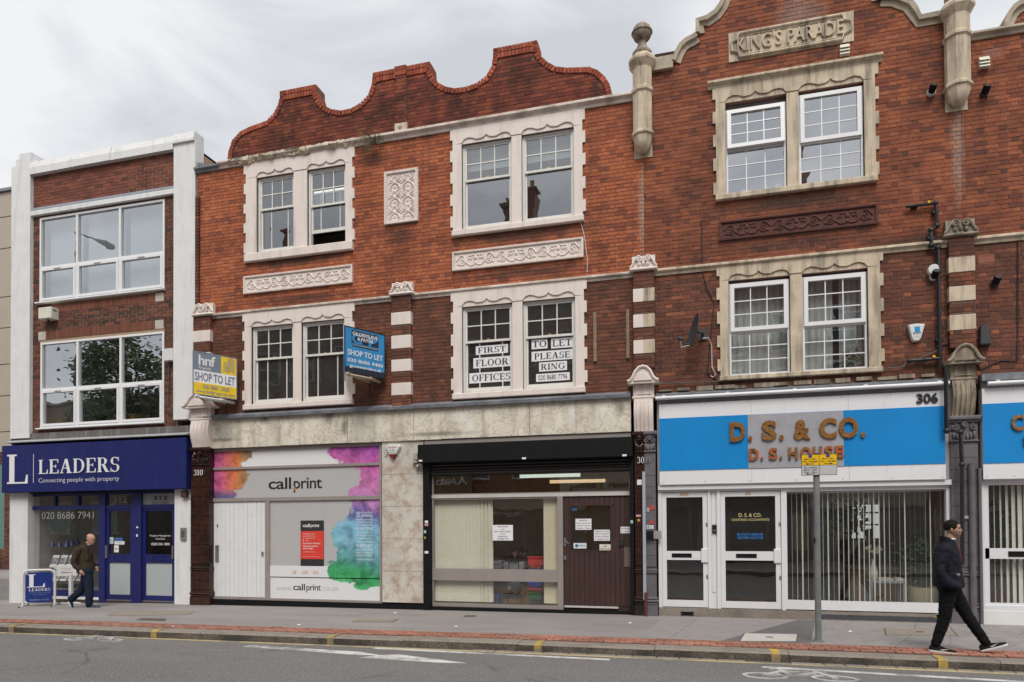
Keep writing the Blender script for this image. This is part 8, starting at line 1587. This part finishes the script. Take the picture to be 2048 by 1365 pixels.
X, Y, Z = mir(255, 700, 19); bigtree('large leafy street tree behind the camera mirrored in the dark office window', X, Y, Z+1.7, 3.0, 3.5, 9000, 3)
hx, hy, hz = mir(225, 494, 13.6); ex_, _, ez = mir(148, 463, 13.6); t = thing('street_lamp', 'grey street lamp across the road mirrored in the top left window', 'street lamp', (ex_-.1, hy, -.1)); LG = mat('lamp_grey', (.06, .075, .075), .5)
MB().tube([(ex_-.1, hy, -.2), (ex_-.05, hy, 3), (ex_, hy, ez)], [.11, .09, .06], 10).build('post', LG, t, 60); MB().tube([(ex_-.15, hy, ez+.05), (lerp(ex_, hx, .5), hy, lerp(ez, hz, .5)+.02)], .04, 8).build('arm', LG, t, 60)
a = Vector((lerp(ex_, hx, .45), hy, lerp(ez, hz, .45))); b_ = Vector((hx, hy, hz)); MB().tube([a, a.lerp(b_, .15), a.lerp(b_, .5), a.lerp(b_, .9), b_], [.06, .12, .17, .13, .03], 10).build('lantern', LG, t, 60)
# ------------------------------------------------------------------ people
def evald(mb, voxel, smooth=4, name='tmp'):
    me = bpy.data.meshes.new(name); me.from_pydata(mb.v, [], mb.f); o = bpy.data.objects.new(name, me); C.objects.link(o)
    m = o.modifiers.new('r', 'REMESH'); m.mode = 'VOXEL'; m.voxel_size = voxel
    s = o.modifiers.new('s', 'SMOOTH'); s.iterations = smooth; s.factor = .5
    dg = bpy.context.evaluated_depsgraph_get(); e = o.evaluated_get(dg); q = e.to_mesh(); r = MB(); r.v = [tuple(v.co) for v in q.vertices]; r.f = [tuple(p.vertices) for p in q.polygons]
    e.to_mesh_clear(); bpy.data.objects.remove(o); return r
def wrinkle(mb, amp, seed, sc=(8, 8, 12)):
    from mathutils import noise
    me = bpy.data.meshes.new('tmp'); me.from_pydata(mb.v, [], mb.f); me.update(); o = Vector((seed*3.1, seed*1.7, 0))
    for i, v in enumerate(me.vertices):
        p = Vector((v.co.x*sc[0]+v.co.z*5, v.co.y*sc[1], v.co.z*sc[2]-v.co.x*5))+o; h = 1-abs(noise.noise(p))*2.2; h2 = noise.noise(p*2.3)
        mb.v[i] = tuple(v.co + v.normal*amp*(h*.8+h2*.5-.3))
    bpy.data.meshes.remove(me); return mb
def limb(mb, pts, rs, n=10, sub=3):
    P = [Vector(p) for p in pts]; Q = []; q = []
    for i in range(len(P)-1):
        p0, p1, p2, p3 = P[max(i-1, 0)], P[i], P[i+1], P[min(i+2, len(P)-1)]
        for k in range(sub):
            t = k/sub; Q.append(.5*((2*p1)+(p2-p0)*t+(2*p0-5*p1+4*p2-p3)*t*t+(3*p1-p0-3*p2+p3)*t**3)); q.append(lerp(rs[i], rs[i+1], t))
    Q.append(P[-1]); q.append(rs[-1]); mb.tube(Q, q, n); mb.ball(tuple(P[0]), rs[0]*.98, 8, 6); mb.ball(tuple(P[-1]), rs[-1]*.98, 8, 6)
def loft(mb, secs, n=16):          # (x, y, z, half depth along x, half width along y)
    mb.rings([[(x+a*math.cos(2*pi*k/n), y+b*math.sin(2*pi*k/n), z) for k in range(n)] for x, y, z, a, b in secs])
HEAD = [(0, .078, .012, .026), (.06, .092, -.015, .045), (.15, .095, -.04, .056), (.24, .097, -.058, .063), (.34, .098, -.074, .069), (.45, .097, -.086, .073), (.55, .092, -.093, .076), (.66, .096, -.097, .077), (.77, .088, -.096, .075), (.87, .066, -.086, .066), (.95, .036, -.06, .047), (1.0, .008, -.03, .014)]
def head_ring(t, sc=1.0, n=20, H=.228):
    for (a, b, c2, d), (e_, f, g, h) in zip(HEAD, HEAD[1:]):
        if t <= e_+1e-6: q = (t-a)/(e_-a); xf, xb, w = lerp(b, f, q), lerp(c2, g, q), lerp(d, h, q); break
    c3, a3 = (xf+xb)/2, (xf-xb)/2
    return [(c3 + a3*sc*math.cos(2*pi*k/n), w*sc*math.sin(2*pi*k/n)*(1-.1*max(0, math.cos(2*pi*k/n))), t*H) for k in range(n)]
def head_geo(M):
    h = MB(); h.rings([head_ring(t/16) for t in range(17)]); H = .228
    nose = [(.092, .018, .56), (.118, .016, .42), (.120, .02, .36), (.094, .022, .33)]
    h.rings([[(.085, -.008, .6*H), (.098, 0, .6*H), (.085, .008, .6*H)], [(.085, -.011, .5*H), (.108, 0, .5*H), (.085, .011, .5*H)], [(.085, -.016, .40*H), (.121, 0, .40*H), (.085, .016, .40*H)], [(.085, -.015, .345*H), (.112, 0, .35*H), (.085, .015, .345*H)]])
    for z, r_, dx in ((.265, .010, .094), (.215, .0105, .092)): h.tube([(dx-.012, -.024, z*H), (dx+.003, 0, z*H), (dx-.012, .024, z*H)], [.004, r_*.8, .004], 6)
    for s in (-1, 1):
        h.tube([(.088, s*.012, .60*H), (.092, s*.03, .62*H), (.078, s*.055, .60*H)], [.007, .008, .005], 6)
        h.ball((-.005, s*.074, .47*H), .032, 8, 6, (.55, .3, 1)); h.ball((.055, s*.045, .42*H), .025, 8, 6, (.8, .6, .7))
    return h.xf(lambda p: M @ p)
def hand_geo(mb, wrist, dirv, palm_n, s=1., curl=.6):
    d = Vector(dirv).normalized(); n = Vector(palm_n).normalized(); sd = d.cross(n).normalized(); w = Vector(wrist)
    mb.tube([w-d*.02, w+d*.03, w+d*.085], [.027*s, .034*s, .034*s], 8)
    for i, L in enumerate((.075, .085, .08, .062)):
        o = w + d*.08 + sd*((i-1.5)*.019*s); mid = o + d*(L*.45*s) + n*(L*.12*curl); tip = mid + d*(L*.4*s*(1-curl*.5)) + n*(L*.5*curl)
        mb.tube([o-d*.02, o, mid, tip], [.009*s, .0095*s, .0085*s, .0065*s], 6)
    o = w+d*.02-sd*.03*s; mb.tube([o, o-sd*.018+d*.03, o-sd*.012+d*.06+n*.02], [.012*s, .011*s, .008*s], 6)
SKIN = mat('skin', (.50, .285, .20), .55, .08, 14); SKIN2 = mat('tanned_skin', (.40, .225, .15), .55, .08, 14)
b = NB('quilted_navy_cloth'); w1 = b.n('ShaderNodeTexWave'); b.st(w1.inputs['Vector'], b.map((1, 1, 1), (0, 0, 0), (0, rad(45), 0))); w1.inputs['Scale'].default_value = 6; QN = b.out(b.mix(1., (.0065, .0075, .014), b.ramp(b.noise(9, 4), [(.3, .7), (.7, 1.4)]), 'MULTIPLY'), .75, b.noise(14, 3), .5, .02, spec=.25)
BLKC = mat('black_denim', (.0055, .0055, .006), .9, .35, 10, spec=.2, bump=.6, bsc=16); OLIVE = mat('dark_olive_cloth', (.046, .036, .024), .9, .2, 8, spec=.2, bump=.6, bsc=14); DENIM = mat('dark_blue_denim', (.013, .020, .038), .9, .3, 9, spec=.2, bump=.6, bsc=14); SHOEB = mat('black_mesh_shoe', (.008, .008, .009), .8, spec=.2); SHOEN = mat('navy_canvas_shoe', (.02, .03, .06), .8); SOLE = mat('white_rubber_sole', (.68, .68, .67), .5)
HAIRD = mat('dark_brown_hair', (.009, .0065, .005), .8, .3, 40, spec=.2); HAIRG = mat('short_grey_hair', (.22, .17, .14), .8, .2, 40); STUB = mat('beard_shadow', (.20, .115, .085), .7)
def person(label, cat, M, J, mats, hair, pocket=True):
    """M: local (facing +x, feet on z=0) to world; J: joints"""
    t = thing('person', label, cat, tuple(M @ Vector((0, 0, 0)))); skin, jk, tr, sh, hm = mats
    HM = J['head']
    body = MB(); loft(body, J['torso_in']); hb = head_geo(HM); body.add(hb.v, hb.f)
    limb(body, [J['neck'], tuple(HM @ Vector((-.005, 0, .04)))], [.06, .056])
    for A_ in ('arm_n', 'arm_f'): limb(body, J[A_], [.05, .04, .034, .028][:len(J[A_])] if len(J[A_]) == 4 else [.05, .042, .03])
    for L_ in ('leg_n', 'leg_f'): limb(body, J[L_][:3], [.085, .055, .04])
    for hnd in J.get('hands', ()): hand_geo(body, *hnd)
    bm_ = evald(body, .0075, 2); bm_.xf(lambda p: M @ p).build('body', skin, t, 80)
    jm = MB(); loft(jm, J['jacket'])
    for A_ in ('arm_n', 'arm_f'):
        n_ = len(J[A_]); limb(jm, J[A_][:n_], ([.082, .068, .058, .046] if n_ == 4 else [.078, .062, .046]), 12)
    wrinkle(evald(jm, .012, 3), .009, J.get('seed', 0)).xf(lambda p: M @ p).build('jacket', jk, t, 80)
    cm = MB(); cx, cy, cz, a, b_ = J['collar']; n = 16; rs = []
    for dz, ex in ((-.02, 1.0), (.03, 1.04), (.085, .94), (.08, .84), (.0, .8)): rs.append([(cx + a*ex*math.cos(2*pi*(k+.5)/n) - .2*dz, cy + b_*ex*math.sin(2*pi*(k+.5)/n), cz + dz - .05*max(0, math.cos(2*pi*(k+.5)/n))) for k in range(n)])
    cm.rings(rs, False).xf(lambda p: M @ p).build('collar', jk, t, 60)
    tm = MB(); loft(tm, J['hips']); 
    for L_ in ('leg_n', 'leg_f'): limb(tm, J[L_][:3], J['leg_r'], 12)
    wrinkle(evald(tm, .012, 3), .008, 3+J.get('seed', 0), (9, 9, 15)).xf(lambda p: M @ p).build('trousers', tr, t, 80)
    for L_ in ('leg_n', 'leg_f'):
        heel, toe, up = (Vector(p) for p in J[L_][3:6]); d = (toe-heel); Lh = d.length; d.normalize(); u = (Vector(up)-Vector(up).dot(d)*d).normalized(); s = d.cross(u); ank = Vector(J[L_][2])
        def sec(tt, w, z0, z1): c2 = heel + d*(tt*Lh); return [tuple(c2 + s*w*math.cos(q) + u*(z0 if math.sin(q) < -.05 else (z0+(z1-z0)*math.sin(q)))) for q in [2*pi*k/12 for k in range(12)]]
        o = MB().rings([sec(-.02, .018, .022, .06), sec(.03, .034, .02, .085), sec(.2, .038, .02, .10), sec(.38, .04, .02, .092), sec(.55, .046, .02, .07), sec(.78, .047, .02, .055), sec(.93, .036, .024, .046), sec(1.0, .014, .028, .036)]).xf(lambda p: M @ p).build('shoe', sh, t, 60)
        MB().rings([sec(tt, w, .0, .024)[6:] + [tuple(Vector(p)) for p in sec(tt, w, .024, .025)[:1]] if False else [tuple(heel + d*(tt*Lh) + s*w*q + u*z) for q, z in ((-1, .003), (-1, .024), (1, .024), (1, .003))] for tt, w in ((-.03, .02), (.03, .038), (.25, .041), (.55, .049), (.8, .05), (.95, .036), (1.01, .014))]).xf(lambda p: M @ p).build('sole', SOLE, o, 40)
        if J.get('tick'):
            MB().add([tuple(heel + d*(Lh*a_) + u*z_ + s*w_) for a_, z_, w_ in J['tick']] , [(0, 1, 2), (0, 2, 3)] if len(J['tick']) == 4 else [(0, 1, 2), (0, 2, 3), (0, 3, 4)]).xf(lambda p: M @ p).build('side_mark', SOLE, o) if (d.cross(u).y < 0) == (L_ == 'leg_n') or True else None
    hair(t, HM, M, hm)
    for s in (-1, 1): MB().ball((.0865, s*.031, .532*.228), .0075, 8, 6, (.6, 1, .6)).xf(lambda p: M @ (HM @ p)).build('eye', mat('dark_eye', (.02, .015, .012), .2), t, 60)
    MB().tube([(.0945, -.021, .238*.228), (.1005, 0, .24*.228), (.0945, .021, .238*.228)], [.002, .0035, .002], 5).xf(lambda p: M @ (HM @ p)).build('mouth', mat('lip', (.30, .13, .11), .5), t, 60)
    return t
def hair_full(t, HM, M, m):
    mb = MB(); n = 24; H = .228; rs = []
    for i in range(9):
        tt = .40+.6*i/8; r_ = head_ring(min(tt, 1), 1.06, n); out_ = []
        for k, p in enumerate(r_):
            c2 = math.cos(2*pi*k/n); lim = .80 if c2 > .55 else (.56 if c2 > .0 else (.36 if c2 > -.4 else .22)); z = max(p[2], lim*H); q = head_ring(min(1, z/H), 1.065 if z <= p[2]+1e-6 else 1.03, n)[k]; out_.append((q[0], q[1], z + (.008 if tt > .9 else 0)))
        rs.append(out_)
    mb.rings(rs).xf(lambda p: M @ (HM @ p)).build('hair', m, t, 80)
    st = MB(); rs = []
    for tt, sc in ((.02, 1.02), (.1, 1.025), (.2, 1.02), (.30, 1.012), (.38, 1.0)): r_ = head_ring(tt, sc, 24); rs.append([p for k, p in enumerate(r_) if math.cos(2*pi*k/24) > -.35 or True][:])
    nn_ = 24; keep = [k for k in range(-8, 9)]; st.rings([[r_[k % 24] for k in keep] for r_ in rs], False, False).xf(lambda p: M @ (HM @ p)).build('stubble', STUB, t, 80)
    for s in (-1, 1): MB().tube([(.099, s*.012, .625*.228), (.1, s*.03, .645*.228), (.084, s*.052, .62*.228)], [.004, .005, .003], 5).xf(lambda p: M @ (HM @ p)).build('eyebrow', m, t)
def hair_bald(t, HM, M, m):
    mb = MB(); n = 24; rs = []
    for tt, sc in ((.40, 1.0), (.46, 1.03), (.58, 1.035), (.68, 1.03), (.76, 1.0)): r_ = head_ring(tt, sc, n); rs.append([r_[k % n] for k in range(7, 18)])
    mb.rings(rs, False, False).xf(lambda p: M @ (HM @ p)).build('hair', m, t, 80)
    for s in (-1, 1): MB().tube([(.099, s*.012, .62*.228), (.1, s*.03, .635*.228), (.084, s*.05, .615*.228)], [.003, .004, .002], 5).xf(lambda p: M @ (HM @ p)).build('eyebrow', m, t)
def HMx(x, z, tilt=0, turn=0, y=0): return Matrix.Translation((x, y, z)) @ Matrix.Rotation(turn, 4, 'Z') @ Matrix.Rotation(tilt, 4, 'Y')
# young man in black, walking right along the kerb
fx_, fy_ = G(1906, 1308, .0); M = Matrix.Translation((fx_-.02, fy_+.06, ground_z(fx_, fy_)+.002)) @ Matrix.Rotation(rad(-13), 4, 'Z')
J = dict(head=HMx(.045, 1.525, rad(2), rad(-4)), neck=(-.01, 0, 1.42), torso_in=[(0, 0, .86, .1, .14), (-.0, 0, 1.1, .1, .14), (-.01, 0, 1.36, .09, .15), (-.01, 0, 1.46, .05, .08)],
    jacket=[(.005, 0, .865, .155, .205), (.0, 0, .885, .185, .22), (.0, 0, .95, .18, .215), (-.01, 0, 1.08, .165, .205), (-.01, 0, 1.22, .165, .21), (-.015, 0, 1.34, .145, .205), (-.015, 0, 1.42, .11, .165), (-.01, 0, 1.475, .075, .09)], collar=(.0, 0, 1.455, .092, .096),
    hips=[(-.0, 0, .80, .11, .15), (-.0, 0, .86, .135, .175), (0, 0, .95, .13, .17), (0, 0, 1.0, .12, .16)],
    arm_n=[(-.05, -.2, 1.375), (-.115, -.255, 1.09), (-.03, -.25, .94), (.085, -.2, .895)], arm_f=[(-.02, .2, 1.375), (-.04, .25, 1.09), (.04, .24, .94), (.13, .18, .90)],
    leg_n=[(-.01, -.09, .86), (-.06, -.10, .47), (-.165, -.1, .12), (-.235, -.1, .018), (.075, -.11, .0), (0, 0, 1)], leg_f=[(.03, .09, .86), (.205, .10, .50), (.405, .1, .155), (.36, .1, .025), (.645, .1, .135), (-.35, 0, 1)], leg_r=[.112, .076, .058],
    tick=[(.35, .04, .0405), (.48, .035, .0435), (.72, .062, .043), (.50, .047, .0435)])
p1 = person('man in black quilted jacket and jeans walking right along the kerb, hands in pockets', 'man', M, J, (SKIN2, QN, BLKC, SHOEB, HAIRD), hair_full)
MB().cbox(-.02, .02, -.2615, -.25, 1.03, 1.06, .004).xf(lambda p: M @ (p+Vector((.09, .045, .0)))).build('zip_pull', mat('steel', 0), p1); MB().tube([(.085, -.0, 1.44), (.118, -.005, 1.36), (.146, -.01, 1.24)], [.02, .018, .009], 6).xf(lambda p: M @ p).build('shirt_front', mat('dark_red_shirt', (.14, .02, .03), .8), p1); MB().tube([(.05+.075*math.cos(a), .07*math.sin(a), 1.51) for a in [-1.2+.3*k for k in range(9)]], .012, 6).xf(lambda p: M @ (p-Vector((.045, 0, .005)))).build('shirt_collar', PAPER, p1)
# older man walking right past the estate agent, head down
fx_, fy_ = G(176, 1219, -.1); M = Matrix.Translation((fx_-.07, fy_, ground_z(fx_, fy_)+.002)) @ Matrix.Rotation(rad(24), 4, 'Z')
J = dict(head=HMx(.075, 1.43, rad(16), rad(-20)), neck=(.01, 0, 1.37), torso_in=[(0, 0, .84, .1, .14), (-.02, 0, 1.08, .11, .14), (-.01, 0, 1.3, .09, .15), (.0, 0, 1.39, .05, .08)],
    jacket=[(.0, 0, .835, .15, .18), (.0, 0, .85, .175, .195), (-.0, 0, .93, .175, .195), (-.02, 0, 1.05, .165, .195), (-.03, 0, 1.18, .16, .20), (-.03, 0, 1.29, .14, .195), (-.02, 0, 1.37, .105, .155), (.0, 0, 1.42, .08, .095)], collar=(.015, 0, 1.395, .092, .095),
    hips=[(.0, 0, .76, .12, .16), (0, 0, .83, .145, .18), (0, 0, .92, .14, .175), (0, 0, .97, .12, .16)],
    arm_n=[(-.07, -.19, 1.31), (-.14, -.245, 1.03), (-.03, -.24, .885)], arm_f=[(-.02, .19, 1.31), (.0, .24, 1.04), (.10, .2, .93)], hands=[((-.015, -.237, .865), (.55, .02, -.8), (.3, .9, .1)), ((.105, .195, .92), (.5, -.2, -.8), (.1, -.9, .1))],
    leg_n=[(.06, -.09, .83), (.12, -.10, .46), (.115, -.1, .09), (.07, -.1, .0), (.355, -.1, .0), (0, 0, 1)], leg_f=[(.0, .09, .83), (-.10, .1, .44), (-.345, .1, .20), (-.405, .1, .235), (-.345, .1, -.0), (-1, 0, -.2)], leg_r=[.122, .088, .074])
J['leg_f'][3] = (-.415, .1, .215); J['leg_f'][4] = (-.325, .1, -.0); J['leg_f'][5] = (1, 0, .35)
p2 = person('balding man in olive jacket and blue jeans striding past the estate agent with head bowed', 'man', M, J, (SKIN, OLIVE, DENIM, SHOEN, HAIRG), hair_bald)
MB().tube([(.09, -.0, 1.40), (.105, -.0, 1.33), (.132, -.0, 1.22)], [.03, .03, .016], 6).xf(lambda p: M @ p).build('jumper', mat('maroon_wool', (.10, .012, .022), .9), p2); MB().tube([(.015+.09*math.cos(a), .08*math.sin(a), 1.435-.03*math.cos(a)) for a in [-1.1+.28*k for k in range(9)]], .014, 6).xf(lambda p: M @ p).build('shirt_collar', mat('checked_collar', (.35, .38, .5), .8), p2)
MB().box(-.06, .0, -.232, -.222, 1.10, 1.24).xf(lambda p: M @ (p+Vector((.12, .055, -.02)))).build('chest_pocket', OLIVE, p2)
# seated figures inside the two shops
def seated(label, X, Y, z, face, hairm, cloth, bow):
    M = Matrix.Translation((X, Y, z)) @ Matrix.Rotation(face, 4, 'Z'); t = thing('person', label, 'person', (X, Y, z)); b0 = MB(); HM_ = HMx(.1+.12*bow, .52-.1*bow, rad(40*bow), 0); hb = head_geo(HM_); b0.add(hb.v, hb.f); limb(b0, [(0, 0, 0), (.0, 0, .3), (.07+.05*bow, 0, .48)], [.12, .12, .05]); limb(b0, [(.0, -.2, .4), (.12, -.28, .15), (.36, -.2, .1)], [.05, .04, .03]); limb(b0, [(.0, .2, .4), (.12, .28, .15), (.36, .2, .1)], [.05, .04, .03]); hand_geo(b0, (.36, -.2, .1), (1, .3, 0), (0, 0, -1)); hand_geo(b0, (.36, .2, .1), (1, -.3, 0), (0, 0, -1))
    evald(b0, .01, 2).xf(lambda p: M @ p).build('body', SKIN, t, 80); c2 = MB(); loft(c2, [(-.02, 0, -.1, .14, .2), (0, 0, .15, .15, .21), (.0, 0, .32, .13, .21), (.02, 0, .42, .09, .15), (.05, 0, .46, .06, .07)])
    for s in (-1, 1): limb(c2, [(.0, s*.2, .37), (.10, s*.28, .15), (.32, s*.21, .1)], [.08, .062, .045])
    evald(c2, .015, 2).xf(lambda p: M @ p).build('jacket', cloth, t, 80); hair_full(t, HM_, M, hairm)
seated('person in a black jacket bent over the desk behind the brown door shop window', UX(1022, 1115, 1.75), 1.75, UZ(1022, 1142, 1.75)-.08, rad(-12), HAIRD, mat('black_wool', (.012, .012, .014), .9), 1.0)
seated('brown haired person seated at the back of the accountants office', UX(1743, 1110, 3.2), 3.2, UZ(1743, 1105, 3.2)-.22, rad(95), mat('auburn_hair', (.20, .075, .03), .7, .2, 30), mat('brown_wool', (.10, .075, .06), .9), .2)
mon = thing('monitor', 'black computer monitor beside the seated person in the accountants office', 'monitor', (UX(1700, 1100, 2.6), 2.6, UZ(1760, 1134, 1.6))); MB().box(UX(1676, 1100, 2.6), UX(1702, 1100, 2.6), 2.6, 2.64, UZ(1690, 1099, 2.6), UZ(1690, 1080, 2.6)).build('screen', BLK, mon); MB().box(UX(1688, 1100, 2.6)-.03, UX(1688, 1100, 2.6)+.03, 2.6, 2.66, UZ(1760, 1134, 1.6), UZ(1690, 1098, 2.6)).build('stand', BLK, mon)
SC.render.engine = 'CYCLES'; SC.cycles.max_bounces = 8; SC.cycles.transparent_max_bounces = 16; SC.cycles.caustics_reflective = False; SC.cycles.caustics_refractive = False; SC.cycles.use_denoising = True; SC.cycles.sample_clamp_indirect = 6
